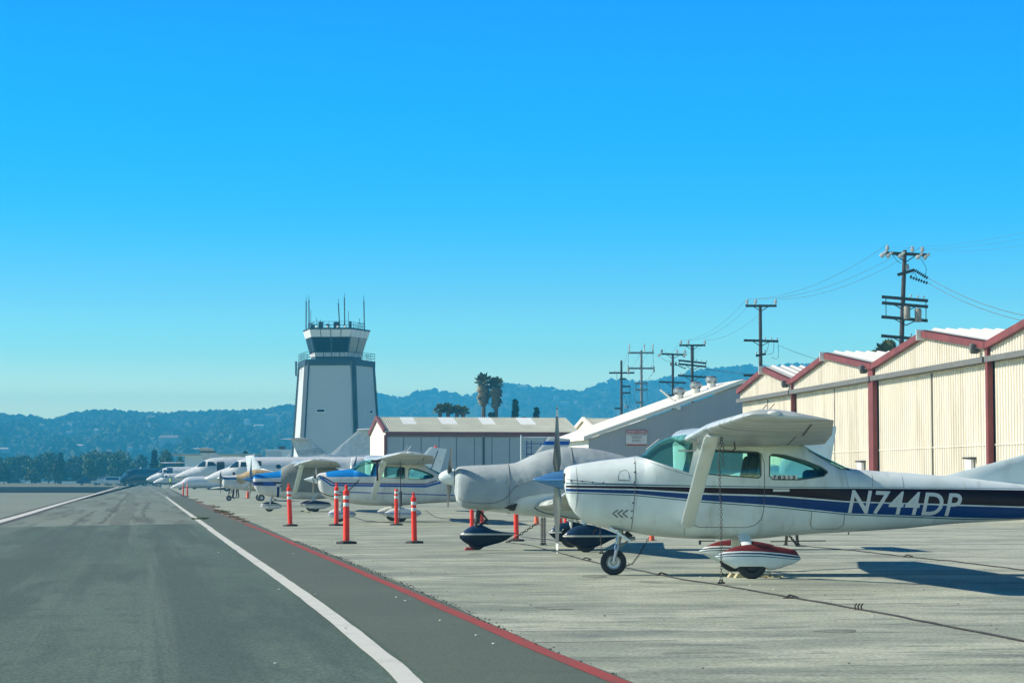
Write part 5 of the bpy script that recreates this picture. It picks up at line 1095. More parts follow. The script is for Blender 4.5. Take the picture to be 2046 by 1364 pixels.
# long low hangar in the middle: sunlit cream gable at its left end, grey doors towards us
D1 = 222.0; c0 = P(770, 957, D1); c0.z = 0
def lng(px):
    u = (px - CX) / F_PX; k = (c0.x - u * c0.y) / (u * e_r.y - e_r.x); return c0 + e_r * k
c1 = lng(1157); L1 = (c1 - c0).length; W1 = 15.0; zE = hz(c0, 862.5); zR = hz(c0 + e_f * W1 / 2, 836)
CREAM2 = mat('cream_plaster', (0.80, 0.74, 0.58), 0.7, var=0.04, scale=.3)
def low_hangar(o, L1, label, doors=True):
    lh = thing('low_hangar', label, 'hangar', o, 0, 'low hangars in the middle distance'); c0 = o; c1 = o + e_r * L1
    def lo_(name, bm, m, par=None): bmesh.ops.translate(bm, verts=bm.verts[:], vec=-o); return obj(name, bm, m, par or lh)
    bm = new()
    for c in (c0, c1): poly(bm, [c, c + e_f * W1, c + e_f * W1 + Z * zE, c + e_f * W1 / 2 + Z * zR, c + Z * zE])
    quad(bm, c0 + e_f * W1, c1 + e_f * W1, c1 + e_f * W1 + Z * zE, c0 + e_f * W1 + Z * zE); lo_('gable_wall', bm, CREAM2)
    bm = new(); quad(bm, c0 + e_f * .05, c1 + e_f * .05, c1 + e_f * .05 + Z * zE, c0 + e_f * .05 + Z * zE); lo_('front_wall', bm, WALLG)
    n = 11 if doors else 3
    for k in range(n):
        a, b = c0.lerp(c1, (k + .02) / n), c0.lerp(c1, (k + .98) / n); bm = new(); box(bm, (a + b) / 2 + Z * (zE - .5) / 2 - e_f * (.03 if k % 2 else .10), ((b - a).length, .10, zE - .55), 0, Matrix.Rotation(AR, 3, 'Z')); lo_('door_panel', bm, WALLG)
    bm = new(); bar(bm, c0 + Z * (zE - .2) - e_f * .25, c1 + Z * (zE - .2) - e_f * .25, .3, .42); bar(bm, c0 - e_f * .12, c0 - e_f * .12 + Z * (zE - .3), .30, .30, up=e_r)
    for sgn in (0, 1):
        a, b = c0 + e_f * (W1 * sgn) - e_r * .1 + Z * (zE + .1), c0 + e_f * W1 / 2 - e_r * .1 + Z * (zR + .1); bar(bm, a, b, .25, .38)
    lo_('trim', bm, MRED if doors else CREAM2)
    bm = new(); pc = lng(966) if doors else c0 + e_r * 3; bar(bm, pc - e_f * .18, pc - e_f * .18 + Z * (zE - .5), .1, .16, up=e_r); lo_('door_post', bm, M['dark'])
    bm = new(); pitch = .23; n = int((L1 + .2) / pitch)
    sky_ranges = [(lng(a) - o).dot(e_r) for a in (812, 842, 892, 922, 973, 1003, 1052, 1082)] if doors else [4, 5.5, 9, 10.5, 30, 31, 32, 33]
    for i in range(n):
        x = -.1 + i * pitch; is_s = any(sky_ranges[2 * q] <= x <= sky_ranges[2 * q + 1] for q in range(4))
        for o0, o1, h0, h1 in ((0, .13, 0, 0), (.13, .16, 0, .05), (.16, .20, .05, .05), (.20, .23, .05, 0)):
            for sgn in (0, 1):
                e0 = e_f * (-.3 if sgn == 0 else W1 + .3); a0, a1 = c0 + e_r * (x + o0) + e0 + Z * (zE - .0 + h0), c0 + e_r * (x + o1) + e0 + Z * (zE + h1)
                r0, r1 = c0 + e_r * (x + o0) + e_f * W1 / 2 + Z * (zR + .14 + h0), c0 + e_r * (x + o1) + e_f * W1 / 2 + Z * (zR + .14 + h1)
                if is_s and sgn == 0: m0, m1 = a0.lerp(r0, .52), a1.lerp(r1, .52); quad(bm, a0, a1, m1, m0, 0); quad(bm, m0, m1, r1, r0, 1)
                else: quad(bm, a0, a1, r1, r0, 0)
    bmesh.ops.recalc_face_normals(bm, faces=bm.faces[:]); lo_('roof', bm, [ROOFG, SKYL])
    return lh
low_hangar(c0, L1, 'long low hangar with cream end gable, grey doors and ribbed roof with skylights')
low_hangar(c1 + e_r * 2.2 + e_f * 1.0, 9.0, 'second low hangar behind the white roof slope, mostly hidden', False)
# pipe frame and blue ladder beside it, in front of the doors
pf0 = P(1041, 957, 150); fr = thing('pipe_frame', 'white pipe frame standing in front of the grey hangar doors', 'frame', (pf0.x, 150, 0))
bm = new(); hf = lz(869, 150); tube(bm, [Vector((0, 0, 0)), Vector((0, 0, hf))], .05, 6); tube(bm, [Vector((0, 0, hf - .15)), Vector((3.9, .5, hf - .15))], .05, 6); tube(bm, [Vector((3.9, .5, 0)), Vector((3.9, .5, hf))], .05, 6); tube(bm, [Vector((0, 0, hf - .3)), Vector((3.9, .5, hf - .3))], .03, 6); obj('pipe', bm, M['white'], fr)
pl = P(1052, 957, 120); ld = thing('ladder', 'blue step ladder behind the covered airplane', 'ladder', (pl.x, 120, 0))
LB = mat('ladder_blue', (0.02, 0.06, 0.20), .5)
bm = new(); hl = lz(886, 120)
for x in (0, .26, .75, 1.0): tube(bm, [Vector((x, 0, 0)), Vector((x, 0, hl if x > .5 else hl + .2))], .025, 5)
for k in range(9): tube(bm, [Vector((0, 0, .35 * k + .2)), Vector((.26, 0, .35 * k + .2))], .018, 5)
for z in (hl, hl - .55, hl - 1.2): tube(bm, [Vector((0, 0, z)), Vector((1.0, 0, z))], .022, 5)
obj('rail', bm, LB, ld)
# pale building with a dark box on its roof, left of the tower
q = P(567, 957, 420); ob = thing('low_building', 'pale flat-roofed building with a dark roof box left of the tower', 'building', (q.x, 420, 0))
hb = lz(898, 420); bm = new(); box(bm, (0, 0, hb / 2), (6.2, 6, hb)); obj('wall', bm, T_LIGHT, ob); bm = new(); box(bm, (-.3, 0, hb + .3), (1.2, 1, .62)); obj('roof_box', bm, M['dark'], ob); bm = new(); box(bm, (-1.6, -3.05, hb * .85), (2.9, .08, hb * .22)); obj('window', bm, T_WALL, ob)
q = P(430, 957, 450); ob = thing('terminal_building', 'long low grey-roofed building behind the jets', 'building', (q.x, 450, 0)); hb = lz(910, 450)
bm = new(); box(bm, (0, 0, hb / 2), (11, 8, hb)); obj('wall', bm, T_LIGHT, ob); bm = new(); rings(bm, [[Vector((-8, -5, hb)), Vector((9, -5, hb)), Vector((9, 5, hb)), Vector((-8, 5, hb))], [Vector((-8, -5, hb + .35)), Vector((9, -5, hb + .35)), Vector((9, 5, hb + .35)), Vector((-8, 5, hb + .35))]]); obj('roof', bm, ROOFG, ob)
# ---------------------------------------------------------------- utility poles and wires
POLE = mat('pole_wood', (0.055, 0.042, 0.038), 0.9, var=0.3, scale=4, stretch=(6, 6, .5))
POLEG = mat('pole_steel', (0.16, 0.19, 0.20), 0.6, var=0.15)
INS = mat('insulator', (0.42, 0.45, 0.45), 0.3, var=.1)
CAN = mat('transformer_can', (0.30, 0.27, 0.22), 0.6, var=.2, scale=3, dirt=((0.18, 0.12, .08), 2, .55, .7))
WIRE_ENDS = {}
def pole(px, pt, D, label, arms, m=None, extras=(), lean=0.0, r=.17, base_z=0):
    p = P(px, 900, D); root = thing('utility_pole', label, 'utility pole', (p.x, D, base_z), 0, 'utility poles behind the hangars'); s = D / F_PX
    def zz(py): return CAM_H + (HOR - py) * s - base_z
    zt = zz(pt); bm = new(); tube(bm, [Vector((-lean * zt / 12, 0, 0)), Vector((0, 0, zt))], [r * 1.25, r * .8], 10); obj('post', bm, m or POLE, root, True)
    ends = []
    for (py, dx0, dx1, slope, ins, brace) in arms:       # arm: row, left and right reach in px, tilt, insulator offsets, braces
        z = zz(py); a, b = Vector((dx0 * s, -.22, z + slope * s)), Vector((dx1 * s, -.22, z - slope * s)); bm = new(); bar(bm, a, b, .16, .20)
        if brace:
            for q in (a, b): c = q.lerp((a + b) / 2, .45); tube(bm, [c, Vector((0, -.2, z - brace * s))], .035, 5)
        arm = obj('crossarm', bm, M['dark'] if m is None else POLEG, root)
        for (dx, kind) in ins:
            bm = new()
            t = (dx - dx0) / (dx1 - dx0); c = a.lerp(b, t) + Vector((0, 0, .07))
            if kind == 'pin': lathe(bm, [(.05, 0), (.05, .12), (.17, .14), (.09, .2), (.15, .26), (.08, .33), (.12, .38), (.06, .46), (0, .48)], 8, 0, T(*c)); ends.append(c + Vector((0, 0, .5)))
            elif kind == 'rod': lathe(bm, [(.06, 0), (.09, .2), (.06, .4), (.09, .6), (.05, .95), (0, 1)], 7, 0, T(*c)); ends.append(c + Vector((0, 0, 1)))
            elif kind == 'bell': lathe(bm, [(0, -.30), (.14, -.27), (.16, -.1), (.08, .05), (.12, .1), (.04, .3)], 8, 0, T(*(c + Vector((0, -.1, -.15)))) @ RY(R(50)))
            elif kind == 'small': lathe(bm, [(.02, 0), (.02, .1), (.07, .12), (.05, .24), (0, .26)], 6, 0, T(*c))
            obj('insulator', bm, INS, arm, True)
    for kind, *v in extras:
        bm = new()
        if kind == 'can': x, py0, py1, w = v; lathe(bm, [(0, zz(py1)), (w * s / 2, zz(py1) + .02), (w * s / 2, zz(py0) - .1), (w * s * .4, zz(py0)), (0, zz(py0) + .02)], 14, 0, T(x * s, -.25, 0)); obj('transformer', bm, CAN, root, True, 40)
        elif kind == 'rod': x, py0, py1 = v; tube(bm, [Vector((x * s, -.22, zz(py0))), Vector((x * s, -.22, zz(py1)))], .03, 5); obj('tie_rod', bm, M['dark'], root)
        elif kind == 'wire':
            pts = [Vector((x * s, -.3, zz(y))) for x, y in v[0]]; q = []
            for i in range(len(pts) - 1):
                p0, p1, p2, p3 = pts[max(i - 1, 0)], pts[i], pts[i + 1], pts[min(i + 2, len(pts) - 1)]
                for k in range(6): t = k / 6; q.append(.5 * ((2 * p1) + (p2 - p0) * t + (2 * p0 - 5 * p1 + 4 * p2 - p3) * t * t + (3 * p1 - p0 - 3 * p2 + p3) * t ** 3))
            tube(bm, q + [pts[-1]], .016, 4); obj('jumper_wire', bm, M['dark'], root)
        elif kind == 'string':
            (x0, y0), (x1, y1) = v; a, b = Vector((x0 * s, -.3, zz(y0))), Vector((x1 * s, -.3, zz(y1)))
            d = (b - a); n = 7; tube(bm, [a, b], .025, 5)
            for k in range(n): c = a + d * (k + .5) / n; lathe(bm, [(.03, -.06), (.13, .0), (.13, .03), (.03, .06)], 7, 0, Matrix.Translation(c) @ d.to_track_quat('Z', 'Y').to_matrix().to_4x4())
            obj('insulator_string', bm, M['dark'], root, True)
    WIRE_ENDS[label] = [Vector((p.x, D, base_z)) + e for e in ends]; return root
P6 = pole(1812, 499, 150, 'tall wooden pole with two grey transformer cans and many crossarms, nearest',
    [(507, -40, 42, 2, [(-36, 'pin'), (14, 'pin'), (34, 'pin'), (-44, 'bell'), (-32, 'bell'), (-8, 'bell'), (28, 'bell'), (42, 'bell')], 17), (544, -16, 18, -5, [(4, 'pin')], 0), (597, -48, 44, 4, [(10, 'small'), (24, 'small'), (36, 'small')], 0), (609, -48, 44, 4, [], 13), (637, -49, 43, 4, [], 13), (675, -50, 40, 4, [(10, 'small'), (20, 'small'), (30, 'small')], 14)],
    extras=[('can', 1, 612, 638, 15), ('can', 24, 616, 644, 14), ('rod', -40, 594, 634), ('rod', 40, 600, 641), ('string', (18, 540), (44, 556)), ('string', (8, 553), (44, 566)), ('wire', [(-26, 509), (-16, 522), (-8, 526)]), ('wire', [(30, 516), (41, 536), (38, 552)]), ('wire', [(8, 553), (16, 545), (22, 554)])], lean=.55)
P5 = pole(1521, 608, 190, 'tall slim wooden pole with two plain crossarms right of the hall ridge',
    [(611, -30, 32, 0, [(-27, 'pin'), (-10, 'pin'), (30, 'pin')], 11), (681, -34, 35, 1, [(9, 'small'), (21, 'small'), (33, 'small')], 11), (709, -10, 10, -2, [(-9, 'small'), (9, 'small')], 0), (750, -35, 2, 0, [], 9)],
    extras=[('wire', [(16, 684), (12, 702), (8, 706)]), ('wire', [(26, 684), (24, 704), (12, 709)]), ('wire', [(34, 684), (34, 715), (20, 714)])])
P4 = pole(1384, 688, 245, 'wooden pole with a double top and three crossarms left of the slim pole',
    [(690, -26, 26, 0, [(-23, 'pin'), (-8, 'pin'), (25, 'pin')], 10), (723, -28, 28, 3, [(8, 'small'), (18, 'small'), (28, 'small')], 0), (730, -28, 28, 3, [], 10), (752, -29, 28, 2, [(-24, 'small'), (-18, 'small')], 11)],
    extras=[('rod', -26, 721, 728), ('rod', 26, 726, 733), ('rod', -3, 690, 720), ('rod', 3, 690, 720), ('wire', [(7, 753), (8, 742), (16, 737), (24, 740)]), ('wire', [(16, 754), (22, 745), (32, 744), (24, 736)]), ('wire', [(10, 756), (20, 748), (28, 752)])])
P3 = pole(1345, 706, 258, 'wooden pole with drooping loops of wire above the hall roof',
    [(708, -26, 27, 1, [(-22, 'pin'), (8, 'pin'), (24, 'pin'), (-26, 'bell'), (24, 'bell')], 9), (764, -28, 26, 1, [], 9), (790, -14, 10, 0, [(-9, 'small'), (7, 'small')], 0)],
    extras=[('string', (2, 727), (26, 737)), ('can', -4, 724, 731, 3), ('can', 6, 723, 731, 3), ('wire', [(-26, 765), (-27, 775), (-20, 785), (-6, 784)]), ('wire', [(24, 765), (14, 776), (8, 785)]), ('wire', [(-24, 714), (-14, 721), (-4, 722)])])
P2 = pole(1282, 700, 258, 'grey steel pole with a wide top arm and hanging fuse boxes',
    [(705, -26, 25, 0, [(-24, 'rod'), (6, 'rod'), (23, 'rod')], 0), (736, -28, 26, 0, [(-26, 'small'), (-3, 'small'), (20, 'small')], 0), (766, -13, 12, 0, [], 0), (779, -13, 12, 0, [], 0), (804, -12, 4, 0, [], 0)],
    m=POLEG, extras=[('can', -26, 733, 748, 3), ('can', 25, 732, 744, 3), ('rod', -11, 765, 779), ('rod', 11, 765, 779), ('wire', [(-26, 705), (-27, 733)]), ('wire', [(23, 706), (24, 733)]), ('wire', [(-14, 782), (-12, 800), (-6, 816)]), ('wire', [(10, 782), (12, 798), (4, 812)]), ('wire', [(24, 744), (16, 754), (8, 764)])])
P1 = pole(1242, 720, 280, 'thin dark pole with one crossarm, farthest left',
    [(745, -25, 26, 0, [(-14, 'small'), (-6, 'small'), (14, 'small')], 0), (757, -4, 10, 0, [], 0), (772, 2, 18, 0, [], 0), (785, 2, 18, 0, [], 0), (816, -14, 0, 0, [], 0)],
    extras=[('rod', 17, 771, 785), ('wire', [(4, 788), (10, 802), (12, 818)]), ('wire', [(18, 786), (16, 806), (10, 822)]), ('can', 7, 808, 815, 2), ('can', 12, 810, 817, 2), ('wire', [(-10, 747), (-8, 760), (0, 763)])])
WIREM = mat('power_wire', (0.10, 0.13, 0.15), .6)
def wire(a, b, sag, r, label, grp='power lines strung between the poles'):
    bm = new(); n = 24; tube(bm, [a.lerp(b, k / n) - Vector((0, 0, sag * 4 * (k / n) * (1 - k / n))) for k in range(n + 1)], r, 4); return tag(obj('power_line', bm, WIREM), label, 'cable', grp)
ends = list(WIRE_ENDS.values())   # in order: P6, P5, P4, P3, P2, P1
for (i, j, word) in ((0, 1, 'nearest pole and the slim pole'), (1, 2, 'slim pole and the double-topped pole'), (2, 3, 'double-topped pole and the looped pole'), (4, 5, 'grey steel pole and the thin dark pole')):
    for k in range(3):
        if i == 4: a, b = ends[4][k], ends[4][k] + (Vector((ends[5][0] if ends[5] else (P(1242, 745, 280))) ) - ends[4][0]) * .98 if False else P(1235 + k * 8, 744, 280)
        else: a, b = ends[i][min(k, len(ends[i]) - 1)], ends[j][min(k, len(ends[j]) - 1)]
        wire(a, b, .9, .012, ('left', 'middle', 'right')[k] + ' wire of three between the ' + word)
for k, (pa, pb, sag) in enumerate([((1856, 556), (2250, 640), 1.0), ((1856, 566), (2250, 652), 1.0)]):
    wire(P(*pa, 149.7), P(*pb, 118), sag, .020, ('upper', 'lower')[k] + ' dark cable sagging right from the nearest pole')
for k, (pa, pb) in enumerate([((1776, 495), (2300, 395)), ((1826, 497), (2300, 405)), ((1848, 499), (2300, 430))]):
    wire(P(*pa, 149.7), P(*pb, 100), .6, .005, ('left', 'middle', 'right')[k] + ' thin wire rising right from the nearest pole top')
for k, (pa, pb) in enumerate([((1412, 737), (1900, 742)), ((1412, 738), (1900, 752))]): wire(P(*pa, 245), P(*pb, 250), .8, .018, ('upper', 'lower')[k] + ' cable running right behind the hangar roofs')
wire(P(1556, 690, 190), P(1800, 740, 200), .6, .015, 'thin wire sagging from the slim pole to the hangar roofs')

# ---------------------------------------------------------------- trees
def leaf_mat(name, a, b):
    m, nt, N, L, bs = nodes_of(name); bs.inputs['Roughness'].default_value = .75; bs.inputs['Specular IOR Level'].default_value = .2
    g = N.new('ShaderNodeNewGeometry'); r = N.new('ShaderNodeValToRGB'); L.new(g.outputs['Random Per Island'], r.inputs[0]); r.color_ramp.elements[0].color = (*a, 1); r.color_ramp.elements[1].color = (*b, 1)
    L.new(r.outputs[0], bs.inputs['Base Color']); return m
LEAF = leaf_mat('leaf_green', (0.022, 0.048, 0.018), (0.085, 0.13, 0.035)); LEAF2 = leaf_mat('leaf_olive', (0.04, 0.058, 0.022), (0.13, 0.155, 0.05)); LEAFD = leaf_mat('leaf_dark', (0.013, 0.03, 0.012), (0.045, 0.075, 0.028))
PALM = leaf_mat('palm_green', (0.08, 0.10, 0.035), (0.20, 0.21, 0.08)); PALMD = leaf_mat('palm_skirt', (0.18, 0.14, 0.08), (0.36, 0.29, 0.17))
BARK = mat('bark', (0.09, 0.07, 0.05), .9, var=.3, scale=6)
def leaves(bm, c, r, n, size, sq=(1, 1, 1)):
    for _ in range(n):
        while True:
            q = Vector((random.uniform(-1, 1), random.uniform(-1, 1), random.uniform(-1, 1)))
            if .25 < q.length < 1: break
        p = c + Vector((q.x * r * sq[0], q.y * r * sq[1], q.z * r * sq[2])); d = (q + Vector((random.gauss(0, .5), random.gauss(0, .5), random.gauss(0, .5)))).normalized(); s, t = frame_of(d); e = size * random.uniform(.5, 1.3)
        bm.faces.new([bm.verts.new(v) for v in (p - s * e, p + t * e * .6, p + s * e, p - t * e * .6)])
def tree_mesh(kind, h, w, lm, label, loc, group, n=70, size=.45):
    root = thing({'round': 'broadleaf_tree', 'conifer': 'conifer_tree', 'bush': 'bush'}[kind], label, 'tree' if kind != 'bush' else 'bush', loc, random.uniform(0, 6), group)
    bm = new(); tube(bm, [Vector((0, 0, 0)), Vector((.05 * h * random.uniform(-1, 1), 0, h * .3)), Vector((0, 0, h * .62))], [h * .03, h * .022, h * .01], 7)
    for k in range(5): a = k * 1.3; tube(bm, [Vector((0, 0, h * (.25 + .06 * k))), Vector((math.cos(a) * w * .3, math.sin(a) * w * .3, h * (.45 + .06 * k)))], [h * .012, h * .004], 5)
    obj('trunk', bm, BARK, root, True)
    bm = new()
    if kind == 'conifer':
        for k in range(26):
            t = k / 25; r = w / 2 * (1 - t) ** .8 * random.uniform(.5, 1.25) + .12
            for q in range(4): a = random.uniform(0, 6.28); leaves(bm, Vector((math.cos(a) * r * .6, math.sin(a) * r * .6, h * (.10 + .86 * t + random.uniform(-.05, .05)))), r * .65 + .12, n // 3, size, (1, 1, .9))
    else:
        cl = 15 if kind == 'round' else 10
        for k in range(cl):
            a = random.uniform(0, 6.28); rr = random.random() ** .6 * w * .36; z = h * (random.uniform(.32, .88) if kind == 'round' else random.uniform(.15, .75)); f = 1 - abs(z / h - .55) * 1.1
            leaves(bm, Vector((math.cos(a) * rr * f, math.sin(a) * rr * f, z)), w * random.uniform(.16, .26), n, size)
        for k in range(6): a = random.uniform(0, 6.28); leaves(bm, Vector((math.cos(a) * w * .42, math.sin(a) * w * .42, h * random.uniform(.25, .45))), w * .14, n // 2, size)
    obj('crown', bm, lm, root); return root
# the belt of trees beyond the dark shimmer strip, left
lab = ['rounded dark green', 'bushy mid green', 'loose olive green', 'tall uneven green']
spots = [(-20, 920, 60, 0), (18, 914, 52, 0), (45, 912, 50, 1), (70, 909, 46, 3), (97, 904, 34, 3), (121, 905, 18, 4), (146, 915, 40, 1), (165, 907, 46, 2), (190, 908, 44, 0), (214, 903, 54, 1), (240, 909, 46, 0), (262, 914, 36, 2), (280, 913, 34, 1), (204, 934, 20, 2), (236, 935, 18, 2), (308, 900, 18, 4), (330, 908, 40, 0), (358, 912, 26, 0), (152, 940, 16, 2), (64, 930, 22, 2), (110, 922, 36, 1), (8, 932, 26, 1), (180, 924, 30, 0), (296, 935, 26, 0), (345, 925, 30, 1)]
place = ['at the left edge of the tree belt', 'left in the belt under the low saddle of the ridge', 'beside the gap left of the thin pointed tree', 'left of the thin pointed tree', 'next left of the thin pointed tree', 'rising thin and pointed above the belt', 'right of the thin pointed tree', 'olive crown left of the parked cars', 'above the parked cars', 'highest crown above the parked cars', 'behind the nose of the teal jet', 'behind the teal jet body', 'behind the dark T-tail', 'small and pale before the belt above the cars', 'small and pale before the belt by the teal jet nose', 'tall and narrow by the T-tails', 'between the two T-tails', 'below the left T-tail of the white jets', 'small before the belt left of the cars', 'small in front of the left part of the belt', 'in front of the thin pointed tree', 'low at the left edge', 'low and dark left of the cars', 'low behind the collared jet', 'low behind the farthest left jet nose']
protos = {}
for i, (px, pt, wpx, kd) in enumerate(spots):
    D = 640 + (i * 37) % 90 if i < 18 or i > 22 else 600; s = D / F_PX; h = CAM_H + (HOR - pt) * s; w = wpx * s * 1.3; p = P(px, 957, D)
    if px > 290: D = 500 + (i * 13) % 40; s = D / F_PX; h = CAM_H + (HOR - pt) * s; w = wpx * s; p = P(px, 957, D)
    nm = lab[kd] + ' tree ' + place[i] if kd < 4 else 'dark conifer ' + place[i]
    key = kd
    if key not in protos or len(protos[key]) < 2:
        t = tree_mesh('conifer' if kd == 4 else 'round', h, w, (LEAF, LEAFD, LEAF2, LEAF, LEAFD)[kd], nm, (p.x, D, 0), 'trees beyond the runway', 70, .5); protos.setdefault(key, []).append((t, h, w))
    else: q, h0, w0 = protos[key][i % 2]; dup(q, (p.x, D, 0), random.uniform(0, 6), nm, None, (w / w0, w / w0, h / h0))
# conifers, bushes and trees behind the middle hangars
for (px, pt, wpx, kd, nm) in [(951, 820, 11, 'round', 'small dark tree left of the palm pair, above the hangar roof'), (1030, 799, 22, 'conifer', 'pointed conifer right of the palm pair'), (1046, 817, 18, 'round', 'rounded tree beside the pointed conifer'), (1096, 822, 62, 'bush', 'wide green bush behind the hangar roof'), (1072, 816, 9, 'conifer', 'small pointed tree in the wide bush'), (1175, 812, 18, 'round', 'dark round tree above the second low hangar'), (1224, 819, 30, 'round', 'dark tree at the foot of the thin pole'), (984, 808, 26, 'round', 'dark tree between the palm trunks'), (480, 905, 36, 'bush', 'green bush behind the jet roof'), (490, 901, 14, 'conifer', 'small dark tree behind the jet antenna'), (518, 905, 14, 'round', 'small round tree left of the pale building')]:
    D = 330 if px > 700 else 470; s = D / F_PX; p = P(px, 957, D); tree_mesh(kd, CAM_H + (HOR - pt) * s, wpx * s, LEAFD if kd != 'bush' else LEAF, nm, (p.x, D, 0), 'trees behind the hangars', 80, .34)
def palm(px, pt, D, label, wpx, skirt, group, lean=0, trunk_r=.32):
    s = D / F_PX; p = P(px, 957, D); h = CAM_H + (HOR - pt) * s; r = wpx * s / 2; root = thing('palm_tree', label, 'palm tree', (p.x, D, 0), 0, group); hc = h - r * .75
    bm = new(); tube(bm, [Vector((lean, 0, 0)), Vector((lean * .5, 0, hc * .5)), Vector((0, 0, hc))], [trunk_r * 1.2, trunk_r, trunk_r * .85], 8); obj('trunk', bm, BARK, root, True)
    def fronds(bm, n, e0, e1, L, zc, drop):
        for _ in range(n):
            a = random.uniform(0, 6.28); el = R(random.uniform(e0, e1)); d = Vector((math.cos(a) * math.cos(el), math.sin(a) * math.cos(el), math.sin(el))); s_ = Vector((-math.sin(a), math.cos(a), 0)); l = L * random.uniform(.75, 1.1); c = Vector((0, 0, zc)); up = s_.cross(d)
            stem = c + d * l * .55; tube(bm, [c, stem], .03, 3)
            for k in range(11):      # fan of leaflets
                t = (k - 5) / 5; ang = t * 1.35; e = (d * math.cos(ang) + s_ * math.sin(ang)).normalized(); tip = stem + e * l * .5 * (1 - .25 * abs(t)) - Vector((0, 0, drop * l * (.3 + abs(t) * .3))); wv = up * .05 + s_.cross(Vector((0, 0, 1))) * 0 + (s_ * math.cos(ang) - d * math.sin(ang)) * .22 * l / 2
                mid = stem.lerp(tip, .5); bm.faces.new([bm.verts.new(v) for v in (stem, mid + wv, tip, mid - wv)])
    bm = new(); fronds(bm, 54, -15, 85, r * 1.3, hc, .18); obj('crown', bm, PALM, root)
    if skirt: 
        bm = new()
        for k in range(7): fronds(bm, 30, -85, -20, r * (1.2 - .05 * k), hc - skirt * k / 7 * .55, .5)
        obj('dead_frond_skirt', bm, PALMD, root)
    return root
palm(966, 751, 330, 'taller left palm of the pair, with brown skirt of dead fronds', 32, 5.0, 'pair of tall palms'); palm(991, 759, 330, 'right palm of the pair, slightly lower with a thicker trunk', 31, 4.8, 'pair of tall palms')
for px, pt, w_, nm in [(879, 811, 26, 'leftmost low palm of the clump left of the palm pair'), (895, 810, 26, 'second low palm from the left of the clump'), (913, 813, 26, 'third low palm of the clump above the hangar roof'), (925, 815, 24, 'rightmost low palm of the clump')]: palm(px, pt, 310, nm, w_, 0, 'low palms behind the hangar')
palm(1778, 692, 170, 'green palm top rising behind the cream hangar roof', 58, 0, None); palm(1752, 706, 172, 'small palm top left of the green one behind the hangar roof', 32, 0, None)

# ---------------------------------------------------------------- hills
HILL = bpy.data.materials.new('hillside'); HILL.use_nodes = True
def hill_mat(name, a, b, c):
    m, nt, N, L, bs = nodes_of(name); bs.inputs['Roughness'].default_value = .95; bs.inputs['Specular IOR Level'].default_value = .1
    tc = N.new('ShaderNodeTexCoord'); out = None
    n1 = N.new('ShaderNodeTexNoise'); n1.inputs['Scale'].default_value = .035; n1.inputs['Detail'].default_value = 8; L.new(tc.outputs['Object'], n1.inputs['Vector'])
    r = N.new('ShaderNodeValToRGB'); L.new(n1.outputs[0], r.inputs[0]); r.color_ramp.elements[0].position = .35; r.color_ramp.elements[0].color = (*a, 1); r.color_ramp.elements[1].position = .62; r.color_ramp.elements[1].color = (*b, 1)
    n2 = N.new('ShaderNodeTexNoise'); n2.inputs['Scale'].default_value = .006; n2.inputs['Detail'].default_value = 5; L.new(tc.outputs['Object'], n2.inputs['Vector'])
    q = N.new('ShaderNodeMapRange'); q.inputs[1].default_value = .58; q.inputs[2].default_value = .7; q.inputs[4].default_value = .8; L.new(n2.outputs[0], q.inputs[0])
    mx = N.new('ShaderNodeMix'); mx.data_type = 'RGBA'; L.new(q.outputs[0], mx.inputs[0]); L.new(r.outputs[0], mx.inputs[6]); mx.inputs[7].default_value = (*c, 1); L.new(mx.outputs[2], bs.inputs['Base Color']); return m
HILLM = hill_mat('hill_scrub', (0.03, 0.045, 0.022), (0.085, 0.095, 0.05), (0.16, 0.14, 0.085))
RIDGE_L = [(-160, 826), (-80, 830), (0, 833), (30, 836), (60, 838), (85, 842), (104, 844), (116, 841), (135, 836), (155, 831), (190, 825), (215, 827), (240, 828), (300, 831), (345, 833), (365, 828), (400, 829), (440, 828), (480, 827), (520, 825), (560, 818), (590, 815), (640, 818), (700, 830), (760, 850), (840, 880), (900, 905)]
RIDGE_R = [(420, 880), (500, 850), (600, 815), (680, 800), (755, 791), (785, 797), (812, 796), (835, 788), (870, 783), (895, 790), (930, 796), (960, 789), (990, 775), (1012, 773), (1060, 777), (1110, 783), (1150, 786), (1200, 771), (1242, 762), (1275, 769), (1300, 767), (1345, 756), (1400, 743), (1440, 741), (1475, 735), (1520, 738), (1560, 734), (1600, 732), (1625, 733), (1680, 745), (1800, 760), (2100, 790), (2300, 800)]
HILLF = []
